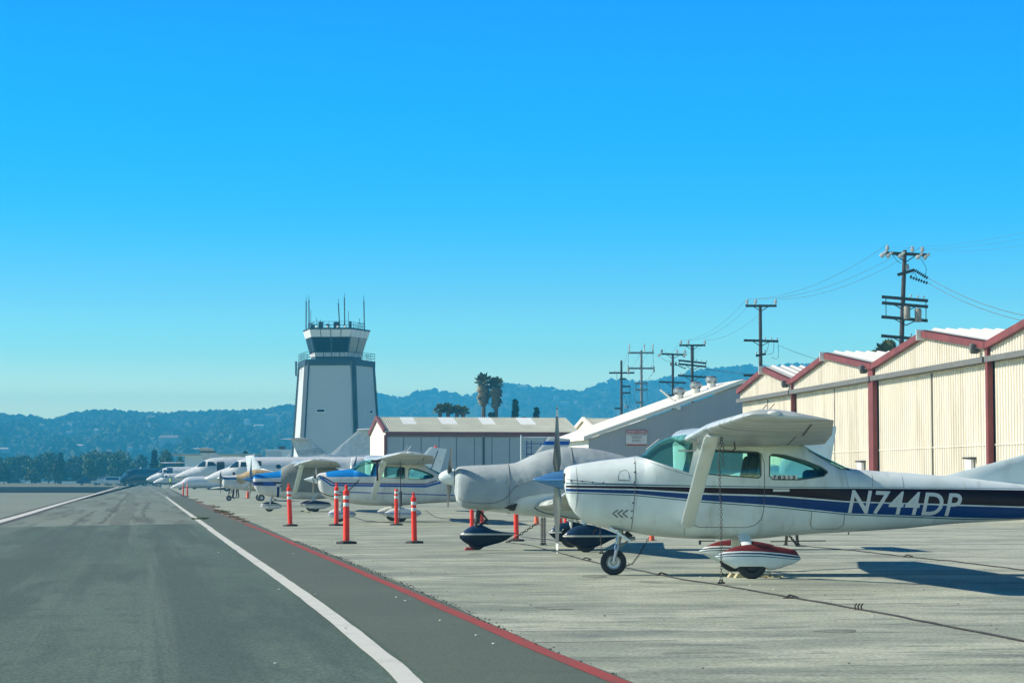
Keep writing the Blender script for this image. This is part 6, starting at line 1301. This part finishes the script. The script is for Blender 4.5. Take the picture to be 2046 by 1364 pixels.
def hills(name, ridge, D0, Dr, D1, seed, rough):
    rf = pchip(*zip(*ridge)); x0, x1 = ridge[0][0], ridge[-1][0]; nx, ny = 340, 60; bm = new(); V = []
    def hgt(px, D):
        hr = (HOR - rf(px)) * Dr / F_PX + CAM_H; t = (D - D0) / (Dr - D0)
        g = max(0.0, min(1, t)) ** 1.15 if D <= Dr else 1 - .35 * ((D - Dr) / (D1 - Dr))
        q = Vector((px * .012, D * .0035, seed)); b = mnoise.fractal(q, .8, 2.1, 5) * hr * .20 * rough * (4 * t * (1 - t) if 0 < t < 1 else 0)
        f = mnoise.noise(Vector((px * .35, D * .02, seed))) * 1.0 + mnoise.noise(Vector((px * .09, D * .03, seed + 3))) * 1.2
        return hr * g + b + f * min(1, t * 2)
    for j in range(ny + 1):
        D = D0 + (D1 - D0) * j / ny; row_ = []
        for i in range(nx + 1): px = x0 + (x1 - x0) * i / nx; row_.append(bm.verts.new(((px - CX) / F_PX * D, D, hgt(px, D))))
        V.append(row_)
    for j in range(ny):
        for i in range(nx): bm.faces.new((V[j][i], V[j][i + 1], V[j + 1][i + 1], V[j + 1][i]))
    HILLF.append((hgt, D0, Dr)); return tag(obj(name, bm, HILLM, None, True, 180), kind='structure')
hills('far_hills', RIDGE_R, 1900, 3300, 4200, 5.0, .9); hills('near_hills', RIDGE_L, 1250, 2300, 3000, 1.0, 1.0)
# brush and trees all over the slopes: one mass
bm = new()
TREEH = leaf_mat('hill_brush', (0.018, 0.03, 0.013), (0.07, 0.085, 0.035))
def clump(p, r):
    k = random.randint(5, 8); 
    for q in range(k):
        d = Vector((random.gauss(0, 1), random.gauss(0, 1), random.gauss(.4, .6))).normalized(); c = p + d * r * .5 + Vector((0, 0, r * .3)); s, t = frame_of(d); e = r * random.uniform(.45, .8)
        bm.faces.new([bm.verts.new(v) for v in (c - s * e, c - t * e * .8, c + s * e, c + t * e * .9)])
for hgt, D0, Dr, xa, xb, n in ((*HILLF[1], -20, 620, 6500), (*HILLF[0], 730, 1640, 4200)):
    for _ in range(n):
        px = random.uniform(xa, xb); D = D0 + (Dr - D0) * (random.random() ** .8 if random.random() > .18 else random.uniform(.97, 1.01)); clump(Vector(((px - CX) / F_PX * D, D, hgt(px, D))), random.choice((1.6, 2.2, 3.0, 3.6, 5.0)) * random.uniform(.8, 1.3) * (Dr / 2800))
tag(obj('hillside_brush', bm, TREEH), 'dark brush and trees covering the hazy hillsides', 'brush', kind='stuff')
# houses on the slopes
HW1, HW2, HRF = mat('house_white', (0.82, 0.82, 0.78), .7), mat('house_buff', (0.55, 0.48, 0.40), .7), mat('house_roof', (0.22, 0.17, 0.14), .8)
HOUSES = [(86, 860, 9, 4, 'white house alone left on the slope'), (127, 858, 5, 3, 'small white house right of the left white one'), (142, 853, 9, 2.5, 'low pale house under the ridge saddle'), (226, 858, 9, 4, 'bright white gabled house in mid slope'), (140, 874, 10, 5, 'white two-storey house low on the left slope'), (121, 876, 4, 3, 'small white house next to the two-storey one'), (196, 868, 10, 3, 'long pale house below the bright gabled one'), (299, 856, 5, 2.5, 'small white house under the right ridge end'), (306, 887, 7, 4, 'pale house above the left T-tail'), (328, 887, 14, 5, 'pale block above the left T-tail'), (304, 844, 15, 6, 'buff cut slope house under the ridge'), (262, 905, 9, 4, 'white house low over the tree belt'), (284, 903, 6, 3.5, 'small white house low over the tree belt, right'), (10, 907, 20, 4, 'long white building at the left edge, low'), (155, 901, 28, 4, 'long flat grey building low over the tree belt'), (341, 893, 34, 14, 'big grey terraced building behind the left T-tail'), (494, 851, 9, 6, 'tall white house in mid slope above the jets'), (518, 859, 16, 3, 'long white house right of the tall white one'), (556, 844, 5, 2.5, 'small bright house near the tower, high'), (540, 838, 18, 4, 'buff house group near the tower, high'), (463, 880, 5, 3, 'small white house above the jet roof'), (498, 858, 7, 3, 'white house just under the tall one'), (373, 855, 4, 2, 'tiny white house above the left jet nose'), (1045, 779, 17, 4, 'long pale villa under the far ridge top'), (1112, 800, 9, 4, 'white house on the far slope left of the propeller'), (1128, 812, 16, 4, 'row of white houses on the far slope'), (1200, 818, 6, 4, 'white house on the far slope above the hall roof'), (1010, 795, 20, 3, 'pale bare terrace on the far slope'), (832, 831, 7, 3, 'small white house above the grey roof, left'), (1150, 806, 6, 3, 'small white house among the row on the far slope')]
for (px, py, w, hh, nm) in HOUSES:
    hgt, D0, Dr = HILLF[0] if px > 740 else HILLF[1]; best = None
    for k in range(200):
        D = D0 + (Dr - D0) * k / 199; z = hgt(px, D); e = abs((HOR - (z - CAM_H) * F_PX / D) - py)
        if best is None or e < best[0]: best = (e, D, z)
    _, D, z = best; s = D / F_PX; w_, h_ = w * s * 1.1, hh * s + 2.5; x = (px - CX) * s
    root = thing('hillside_house', nm, 'house', (x, D - 3, z + 0.8), random.uniform(-.25, .25), 'houses on the hillsides'); d = min(w_ * .8, 12)
    bm = new(); box(bm, (0, 0, h_ * .4), (w_, d, h_ * .8)); obj('wall', bm, HW2 if 'buff' in nm or 'grey' in nm else HW1, root)
    bm = new(); rings(bm, [[Vector((sx * w_ * .54, -d * .55, h_ * .8)), Vector((sx * w_ * .54, d * .55, h_ * .8)), Vector((sx * w_ * .5, 0, h_ * 1.05))] for sx in (-1, 1)]); obj('roof', bm, HRF if 'long' not in nm else HW2, root)

# ---------------------------------------------------------------- delineator posts and cones
def delineator(px, pb, pt, label, knob=True, hid=False):
    g = G(px, pb); s = g.y / F_PX; h = (pb - pt) * s * 1.0; root = thing('delineator_post', label, 'traffic post', (g.x, g.y, 0), 0, 'orange delineator posts on the apron'); k = h / 1.12
    bm = new(); lathe(bm, [(.205, .0), (.21, .02), (.20, .045), (.08, .06), (.07, .06)], 8, 0, Matrix.Scale(k, 4)); obj('base', bm, M['rubber'], root)
    bm = new(); r = .056 * k; pr = [(r * 1.08, .05), (r * 1.05, .55 * h), (r, h * .84)]
    pr += [(r * 1.1, h * .86), (r * 1.05, h * .90), (r * .55, h * .915), (r * .42, h * .94), (r * .6, h * .965), (r * .62, h * .985), (r * .3, h), (0, h)] if knob else [(r, h * .99), (r * .9, h), (0, h)]
    lathe(bm, pr, 16); sh = obj('tube', bm, M['orange'], root, True, 35)
    for a, b in ((.635, .70), (.755, .82)) if knob else ((.74, .81), (.87, .94)): bm = new(); lathe(bm, [(r * 1.04, a * h), (r * 1.07, a * h + .004), (r * 1.07, b * h - .004), (r * 1.04, b * h)], 16); obj('reflective_band', bm, M['reflect'], root, True, 35)
    root.rotation_euler = (R(random.uniform(-1.5, 1.5)), R(random.uniform(-2.5, 1.8)), random.uniform(0, 1)); return root
for a in [(580, 1051, 966, 'orange post with round knob beneath the wing of the grey-covered airplane'), (672, 1050, 965, 'orange post behind the near left one, by the white nose spinner'), (692, 1086, 969, 'nearest orange post, left, with bent knob top'), (828, 1085, 984, 'nearest orange post, right of the pair in front'), (943, 1064, 985, 'orange post half hidden by the covered cowl, left of its nose gear'), (963, 1047, 975, 'farther orange post just right of the nose gear strut of the covered airplane'), (1032, 1081, 990, 'orange post behind the tail of the navy nose fairing'), (1120, 1052, 972, 'left of two orange posts behind the far navy fairing'), (1131, 1050, 973, 'right of two orange posts behind the far navy fairing')]: delineator(*a)
delineator(792, 1049, 977, 'flat-topped orange post standing by the main wheel fairings', knob=False)
delineator(366, 991, 964, 'left of two orange posts close together far down the apron', knob=False); delineator(374, 992, 964, 'right of two orange posts close together far down the apron', knob=False)
def cone(px, pb, hpx, label, stub=False):
    g = G(px, pb); s = g.y / F_PX; h = hpx * s; root = thing('traffic_cone', label, 'traffic cone', (g.x, g.y, 0), random.uniform(0, 1), 'orange traffic cones'); k = h
    bm = new(); box(bm, (0, 0, .03 * k), (.75 * k, .75 * k, .06 * k), bev=.02 * k); obj('base', bm, M['dark'], root)
    bm = new(); lathe(bm, [(.30 * k, .06 * k), (.25 * k, .2 * k), (.17 * k, .98 * k), (.13 * k, k), (0, k)] if stub else [(.30 * k, .06 * k), (.24 * k, .2 * k), (.06 * k, .97 * k), (.04 * k, k), (0, k)], 16); obj('body', bm, M['cone'], root, True, 40); return root
cone(495, 995, 14, 'red-orange stubby cone behind the wheel of the tan-covered airplane', True); cone(518, 998, 12, 'small pointed cone left of the navy-topped nose fairing'); cone(1072, 1047, 20, 'blunt orange cone behind the chain under the covered airplane', True); cone(1302, 1080, 22, 'orange cone behind the nearest nose wheel', True); cone(412, 974, 8, 'tiny cone under the far jets')

# ---------------------------------------------------------------- chains and cables of the tie-downs
def chain(pts, label, link_l=.045, r=.0045, name='tie_down_chain', grp='tie-down chains', hook=True):
    bm = new(); path = []
    for a, b in zip(pts[:-1], pts[1:]):
        n = max(1, int((b - a).length / (link_l * .74)))
        for k in range(n): path.append((a.lerp(b, k / n), (b - a).normalized()))
    for i, (c, d) in enumerate(path):
        s, t = frame_of(d); s = s if i % 2 else t; s = (s - d * s.dot(d)).normalized(); nn = d.cross(s); w = link_l * .30; rs = []
        for k in range(10):
            a = 2 * math.pi * k / 10; ctr = c + d * math.sin(a) * link_l / 2 * .95 + s * math.cos(a) * w; e = (d * math.sin(a) * .6 + s * math.cos(a)).normalized(); rs.append([ctr + (e * math.cos(q) + nn * math.sin(q)) * r for q in (0, 2.09, 4.19)])
        rings(bm, rs + [rs[0]], 0, False, False)
    if hook:
        c = pts[-1]
        box(bm, c + Vector((0, 0, .012)), (.09, .05, .02)); tube(bm, [c + Vector((-.02, 0, .02)), c + Vector((-.015, .01, .05)), c + Vector((.015, .0, .05)), c + Vector((.02, 0, .02))], .009, 5)
    return tag(obj(name, bm, M['steel'], None, True), label, 'chain', grp)
ring_pt = A.matrix_world @ Vector((2.62, -2.62, 1.83)) if False else Vector((P(AX, 958, AD).x + 2.36, AD - 2.62, 1.83))
gA = G(1441, 1169)
mid = ring_pt.lerp(gA, .3)
chain([ring_pt, ring_pt.lerp(gA, .14) + Vector((-.03, 0, 0)), ring_pt.lerp(gA, .5), gA + Vector((0, 0, .02))], 'long chain hanging from the nearest wing strut to the ground')
xA = P(AX, 958, AD).x
chain([ring_pt + Vector((.01, -.02, 0)), ring_pt + Vector((.03, 0, -.12)), ring_pt + Vector((.015, 0, -.24)), ring_pt + Vector((.03, 0, -.38))], 'short doubled chain end below the nearest wing', hook=False)
nose_ring = Vector((P(1250, 1128, 31.2).x, 31.2, P(1250, 1130, 31.2).z)); chain([nose_ring, P(1264, 1125, 31.3), P(1278, 1106, 31.5), P(1288, 1088, 31.6), P(1300, 1069, 31.6)], 'slack chain rising from the nose wheel to the belly', hook=False)
chain([P(1192, 1055, 40.5), G(1160, 1100)], 'sloping chain before the near navy fairing'); chain([P(1199, 1050, 40.3), G(1202, 1106)], 'straight chain before the near navy fairing'); chain([P(1071, 1046, 46.6), G(1014, 1084)], 'slanting chain right of the navy nose fairing', .09, .009)
for k, px in enumerate((1083, 1088)): chain([P(px, 1034, 47), G(px, 1089)], ('left', 'right') [k] + ' of two chains hanging together under the covered wing', .09, .009)
for k, (a, b) in enumerate((((1572, 1070), (1570, 1089)), ((1578, 1070), (1594, 1091)), ((1592, 1068), (1594, 1088)))): chain([P(*a, 44), G(*b)], ('left', 'slanting', 'right')[k] + ' chain of three behind the nearest main wheels', .09, .010)
def cable(pts, r_, label, grp='steel tie-down cables on the ground', wob=.02):
    out = []; r = r_ * .55
    for a, b in zip(pts[:-1], pts[1:]):
        n = max(2, int((b - a).length / .25))
        for k in range(n): p = a.lerp(b, k / n); out.append(p + Vector((mnoise.noise(p * 1.7) * wob, mnoise.noise(p * 1.3 + Vector((3, 0, 0))) * wob * 3, r + .004 + abs(mnoise.noise(p * .9)) * .012)))
    out.append(pts[-1] + Vector((0, 0, r))); bm = new(); tube(bm, out, r, 6); return tag(obj('tie_down_cable', bm, M['steel'], None, True), label, 'cable', grp)
cable(GP([(1128, 1108), (1165, 1119), (1200, 1127), (1255, 1136), (1310, 1148), (1370, 1160), (1441, 1170), (1500, 1181), (1580, 1195), (1650, 1207), (1716, 1219), (1800, 1234), (1880, 1251), (1960, 1266), (2060, 1286)]), .016, 'long steel cable from the nose wheel to the right edge')
cable(GP([(1600, 1091), (1700, 1100), (1810, 1113), (1900, 1122), (2060, 1142)]), .016, 'second steel cable behind the nearest wheels')
cable(GP([(850, 1020), (868, 1033), (884, 1036), (930, 1038), (1010, 1040)]), .02, 'dark cable lying behind the covered nose'); cable(GP([(1015, 1084), (1060, 1090), (1128, 1108)]), .014, 'thin cable leading left from the covered airplane')
cable(GP([(1040, 1073), (1090, 1078), (1150, 1086)]), .014, 'short cable between the navy fairings'); cable(GP([(700, 1032), (730, 1041), (770, 1044), (800, 1045)]), .02, 'cable lying by the white wheel fairings'); cable(GP([(555, 1010), (580, 1012), (610, 1013)]), .025, 'cable behind the navy-topped nose fairing'); cable(GP([(1540, 1083), (1650, 1081)]), .02, 'far straight cable behind the maroon fairing')
def anchor(px, py, label):
    g = G(px, py); root = thing('cable_anchor', label, 'anchor', (g.x, g.y, 0), R(-20), 'rusty tie-down hooks on the cable', .62); bm = new()
    tube(bm, [Vector((-.12, 0, .02)), Vector((-.02, 0, .075)), Vector((.12, 0, .03))], .014, 6); tube(bm, [Vector((-.12, .04, .02)), Vector((-.0, .05, .07)), Vector((.14, .02, .03))], .012, 6); bar(bm, (-.14, .02, .015), (.12, .02, .015), .05, .015); obj('shackle', bm, M['steel'], root, True)
for px, py, nm in ((1580, 1196, 'flat hook on the long cable right of the hanging chain'), (1171, 1119, 'flat hook on the cable left of the nose wheel'), (1322, 1150, 'small hook on the cable right of the nose wheel'), (1814, 1113, 'flat hook on the second cable')): anchor(px, py, nm)
g = G(1716, 1219); root = thing('cable_anchor', 'upright cluster of hooks on the long cable', 'anchor', (g.x, g.y, 0), 0, 'rusty tie-down hooks on the cable', .7); bm = new()
for dx in (-.045, 0, .045): tube(bm, [Vector((dx, 0, .01)), Vector((dx - .01, .02, .06)), Vector((dx + .015, 0, .10))], .012, 6)
obj('shackle', bm, M['steel'], root, True)
# hanging weights and control-lock gear near the white airplane with the blue cowl
xC, yC = P(XC, 957, DC).x, DC
def CLoc(x, y, z): v = Matrix.Rotation(YAWC, 3, 'Z') @ Vector((x, y, 0)); return Vector((xC + v.x, yC + v.y, z))
for (x, y, nm, sl) in ((2.72, -2.62, 'dark strap hanging from the near wing of the blue-topped airplane', .0),):
    a = CLoc(x, y, 1.86); bm = new(); tube(bm, [a, a + Vector((.02, 0, -1.0)), a + Vector((-.02, 0, -1.82))], .014, 5); tube(bm, [a + Vector((.02, 0, -.9)), a + Vector((.02, 0, -1.35))], .04, 6); tag(obj('tie_down_strap', bm, M['dark'], None, True), nm, 'strap')
a = CLoc(2.02, -2.45, 1.86); bm = new(); bar(bm, a + Vector((-.16, 0, 0)), a + Vector((.14, 0, .02)), .05, .07); bar(bm, a + Vector((.02, 0, 0)), a + Vector((.03, .01, -.58)), .05, .09); tag(obj('pitot_cover', bm, mat('cover_maroon', (.05, .012, .02), .8), None), 'dark hanging pitot cover with ribbon under the blue-topped airplane wing', 'cover')
bm = new(); pts = [CLoc(.25, -.2, 1.35), CLoc(.45, -.45, .95), CLoc(.9, -.56, .80), CLoc(1.3, -.56, .95), CLoc(1.65, -.55, 1.28), CLoc(1.75, -.3, 1.5)]; q = []
for i in range(len(pts) - 1):
    p0, p1, p2, p3 = pts[max(i - 1, 0)], pts[i], pts[i + 1], pts[min(i + 2, len(pts) - 1)]
    for k in range(6): t = k / 6; q.append(.5 * ((2 * p1) + (p2 - p0) * t + (2 * p0 - 5 * p1 + 4 * p2 - p3) * t * t + (3 * p1 - p0 - 3 * p2 + p3) * t ** 3))
tube(bm, q, .014, 5); tag(obj('propeller_lock_cord', bm, M['steel'], None, True), 'cord looped from the propeller over the blue-topped cowl', 'cord')
# wheel chocks
for (px, py, nm, m) in ((1467, 1153, 'pale wooden chock before the nearest main wheel', M['wood']), (1480, 1154, 'second pale chock touching the nearest main wheel', M['wood']), (937, 1099, 'red chock at the navy nose fairing', mat('chock_red', (.40, .02, .03), .5)), (616, 1024, 'pale chock under the navy-topped main fairings', M['wood']), (604, 1022, 'pale chock left of the other under the navy-topped fairings', M['wood'])):
    g = G(px, py); root = thing('wheel_chock', nm, 'chock', (g.x, g.y, 0), R(8)); k = .075; bm = new(); rings(bm, [[Vector((-.09, y, 0)), Vector((.09, y, 0)), Vector((.05, y, k * .7)), Vector((-.05, y, k * .8))] for y in (-.06, .06)]); bmesh.ops.recalc_face_normals(bm, faces=bm.faces[:]); obj('block', bm, m, root)
bm = new()
for c in ((1462, 1149, .2), (1540, 1152, .3)): tuft(bm, G(c[0], c[1], .005), c[2] * .8, .05, 26, 0)
tag(obj('straw', bm, mat('straw', (.42, .36, .20), .9)), 'dry straw around the nearest main wheels', 'straw', kind='stuff')

# ---------------------------------------------------------------- people
def person(label, loc, h, rz, shirt, vest=None, legs=(0.02, 0.02, 0.03), stride=.18, arm=.3):
    root = thing('person', label, 'person', loc, rz, None); k = h / 1.75
    J = {'pel': (0, 0, .95), 'chest': (0.02, 0, 1.25), 'sh': (.02, 0, 1.42), 'neck': (.02, 0, 1.52), 'head': (.04, 0, 1.62), 'top': (.04, 0, 1.72)}
    E = [('pel', 'chest'), ('chest', 'sh'), ('sh', 'neck'), ('neck', 'head'), ('head', 'top')]; RAD = {'pel': .15, 'chest': .15, 'sh': .12, 'neck': .055, 'head': .095, 'top': .06}
    for n_, sy, fw in (('l', 1, stride), ('r', -1, -stride)):
        for a, c, r in (('hip', (0, .09 * sy, .90), .09), ('knee', (fw * .7 + .03, .10 * sy, .50), .06), ('ank', (fw * 1.1 - .03, .10 * sy, .09), .042), ('toe', (fw * 1.1 + .14, .10 * sy, .035), .035), ('shl', (.02, .19 * sy, 1.40), .06), ('elb', (-fw * .5, .25 * sy, 1.13), .043), ('wri', (-fw * .5 + arm * .5, .23 * sy, .92), .03), ('hand', (-fw * .5 + arm * .65, .22 * sy, .83), .032)): J[a + n_] = c; RAD[a + n_] = r
        E += [('pel', 'hip' + n_), ('hip' + n_, 'knee' + n_), ('knee' + n_, 'ank' + n_), ('ank' + n_, 'toe' + n_), ('sh', 'shl' + n_), ('shl' + n_, 'elb' + n_), ('elb' + n_, 'wri' + n_), ('wri' + n_, 'hand' + n_)]
    ks = list(J); me = bpy.data.meshes.new('body'); me.from_pydata([Vector(J[q]) * k for q in ks], [(ks.index(a), ks.index(b)) for a, b in E], []); o = link(bpy.data.objects.new('body', me))
    md = o.modifiers.new('s', 'SKIN'); sv = me.skin_vertices[0].data
    for i, q in enumerate(ks): sv[i].radius = (RAD[q] * k * (.8 if q in ('pel', 'chest', 'sh') else 1), RAD[q] * k * (1.15 if q in ('pel', 'chest', 'sh') else 1)); sv[i].use_root = q == 'pel'
    sd = o.modifiers.new('d', 'SUBSURF'); sd.levels = 1; sd.render_levels = 1
    bpy.context.view_layer.update(); m2 = bpy.data.meshes.new_from_object(o.evaluated_get(bpy.context.evaluated_depsgraph_get())); bpy.data.objects.remove(o); bpy.data.meshes.remove(me); m2.name = 'body'
    cols = [mat('skin', (.32, .18, .12), .6), mat('shirt', shirt, .8), mat('trousers', legs, .8), mat('shoe', (.02, .02, .02), .6)]
    for c in cols: m2.materials.append(c)
    for f in m2.polygons:
        z = f.center.z / k; y = abs(f.center.y) / k; f.use_smooth = True
        f.material_index = 3 if z < .075 else 2 if z < .97 and y < .2 else 1 if z < 1.46 and not (y > .2 and z < 1.0) else 0
    o = link(bpy.data.objects.new('body', m2)); o.parent = root
    bm = new(); lathe(bm, [(.02, 1.60), (.098, 1.61), (.105, 1.66), (.085, 1.73), (.04, 1.76), (0, 1.765)], 14, 0, Matrix.Scale(k, 4) @ T(.025, 0, 0)); obj('hair', bm, M['dark'], root, True, 60)
    bm = new(); box(bm, (.13 * k, 0, 1.62 * k), (.03 * k, .02 * k, .04 * k), bev=.006); obj('nose', bm, cols[0], o)
    if vest: bm = new(); h_ = Hull([(0, .0, 0, 0, 2), (1, 1, 1, 1, 2)]) if False else None; lathe(bm, [(.17, .93), (.18, 1.1), (.185, 1.3), (.15, 1.42), (.08, 1.46)], 16, 0, Matrix.Scale(k, 4) @ Matrix.Diagonal((.85, 1.15, 1, 1)) @ T(.02, 0, 0)); obj('vest', bm, vest, root, True, 60)
    return root
g = G(341, 974); person('person in a yellow high-visibility vest walking under the jet nose', (g.x, g.y, 0), 1.78, R(200), (.1, .1, .1), mat('hi_vis', (.55, .75, .05), .6), stride=.22)
p = P(466, 957, 152); person('person in a white shirt with dark hair behind the tan-covered airplane', (p.x, 152, 0), 1.80, R(20), (.62, .62, .60), stride=.05)
p = P(475, 957, 156); person('dark-haired person in dark clothes right of the one in white', (p.x, 156, 0), 1.62, R(170), (.03, .03, .04), stride=.05)

# ---------------------------------------------------------------- vehicles far down the road
def car(label, px, D, L, H, kind, paint, rz):
    p = P(px, 957, D); root = thing({'pickup': 'pickup_truck', 'suv': 'parked_car', 'van': 'parked_van'}[kind], label, {'pickup': 'truck', 'suv': 'car', 'van': 'van'}[kind], (p.x, D, 0), rz, 'vehicles parked at the end of the road'); W = 1.8
    prof = {'pickup': [(0, .45), (0, .95), (.22, 1.05), (.30, H), (.56, H), (.60, 1.1), (1, 1.08), (1, .45)], 'suv': [(0, .4), (0, .85), (.2, 1.0), (.33, H), (.88, H), (.97, 1.0), (1, .95), (1, .4)], 'van': [(0, .4), (0, 1.0), (.12, 1.2), (.2, H), (1, H), (1, .4)]}[kind]
    bm = new(); rings(bm, [[Vector(((x - .5) * L, sy * W / 2 * (.88 if z > 1.15 else 1), z)) for x, z in prof] for sy in (-1, -.9, .9, 1)]); bmesh.ops.recalc_face_normals(bm, faces=bm.faces[:]); obj('body', bm, paint, root)
    bm = new(); g0, g1 = {'pickup': (.27, .56), 'suv': (.29, .9), 'van': (.18, .45)}[kind]
    for sy in (-1, 1): quad(bm, *[Vector(((x - .5) * L, sy * (W / 2 * q + .012), z)) for x, z, q in ((g0 - .02, 1.12, .97), (g1, 1.12, .97), (g1 - .02, H - .1, .89), (g0 + .05, H - .1, .89))])
    obj('window', bm, M['glass_dark'], root)
    for x in (-.32, .33):
        for sy in (-1, 1): tyre(root, (x * L, sy * W * .46, .34), .34, .22)
    bm = new()
    for sy in (-1, 1): box(bm, (-L / 2, sy * .65, .78), (.08, .3, .16), bev=.02)
    obj('headlight', bm, M['reflect'], root); return root
CW, CD = mat('car_white', (.60, .61, .61), .25), mat('car_dark', (.025, .03, .04), .25)
car('white pickup truck, second vehicle from the left', 206, 500, 5.2, 1.75, 'pickup', CW, R(6)); car('pale van seen end-on, right of the white pickup', 222, 510, 3.0, 1.9, 'van', CW, R(60)); car('white and dark crew truck in front of the teal jet', 231, 470, 4.8, 1.85, 'suv', CW, R(175)); car('small dark car under the teal jet', 252, 480, 4.2, 1.5, 'suv', CD, R(10)); car('dark tow truck under the wing of the teal jet', 275, 450, 4.5, 1.3, 'pickup', CD, R(5)); car('dark van left of the white pickup', 180, 520, 6.0, 2.0, 'van', CD, R(5))
# low white barrier boards and dark signs on the grass
for (px, D, w, h, nm, m) in ((160, 560, 9, .8, 'long white board barrier on the dry grass', M['white']), (133, 620, 5, 1.2, 'dark sign board on the dry grass, right', M['dark']), (72, 640, 3, 1.3, 'small dark sign board on the dry grass, middle', M['dark']), (28, 640, 4, 1.1, 'dark sign board on the dry grass, left', M['dark']), (45, 640, 2, 1.2, 'narrow pale sign board on the dry grass', M['white'])):
    p = P(px, 957, D); root = thing('airfield_sign', nm, 'sign', (p.x, D, 0)); bm = new(); box(bm, (0, 0, h * .62), (w, .2, h * .75), bev=.03); obj('board', bm, m, root); bm = new()
    for sx in (-.4, .4): bar(bm, (sx * w, 0, 0), (sx * w, 0, h * .4), .12, .12)
    obj('leg', bm, M['metal'], root)
# ---------------------------------------------------------------- haze
bm = new(); box(bm, (300, 2300, 86), (7600, 4800, 174)); hz_m = bpy.data.materials.new('haze_air'); hz_m.use_nodes = True; N = hz_m.node_tree.nodes; L = hz_m.node_tree.links; N.clear()
pv = N.new('ShaderNodeVolumePrincipled'); pv.inputs['Color'].default_value = (0.07, 0.55, 0.90, 1); pv.inputs['Density'].default_value = 0.00052; pv.inputs['Anisotropy'].default_value = 0.0
oo = N.new('ShaderNodeOutputMaterial'); L.new(pv.outputs[0], oo.inputs['Volume'])
tag(obj('haze', bm, hz_m), kind='stuff', label='thin blue haze over the airfield and hills', cat='haze')
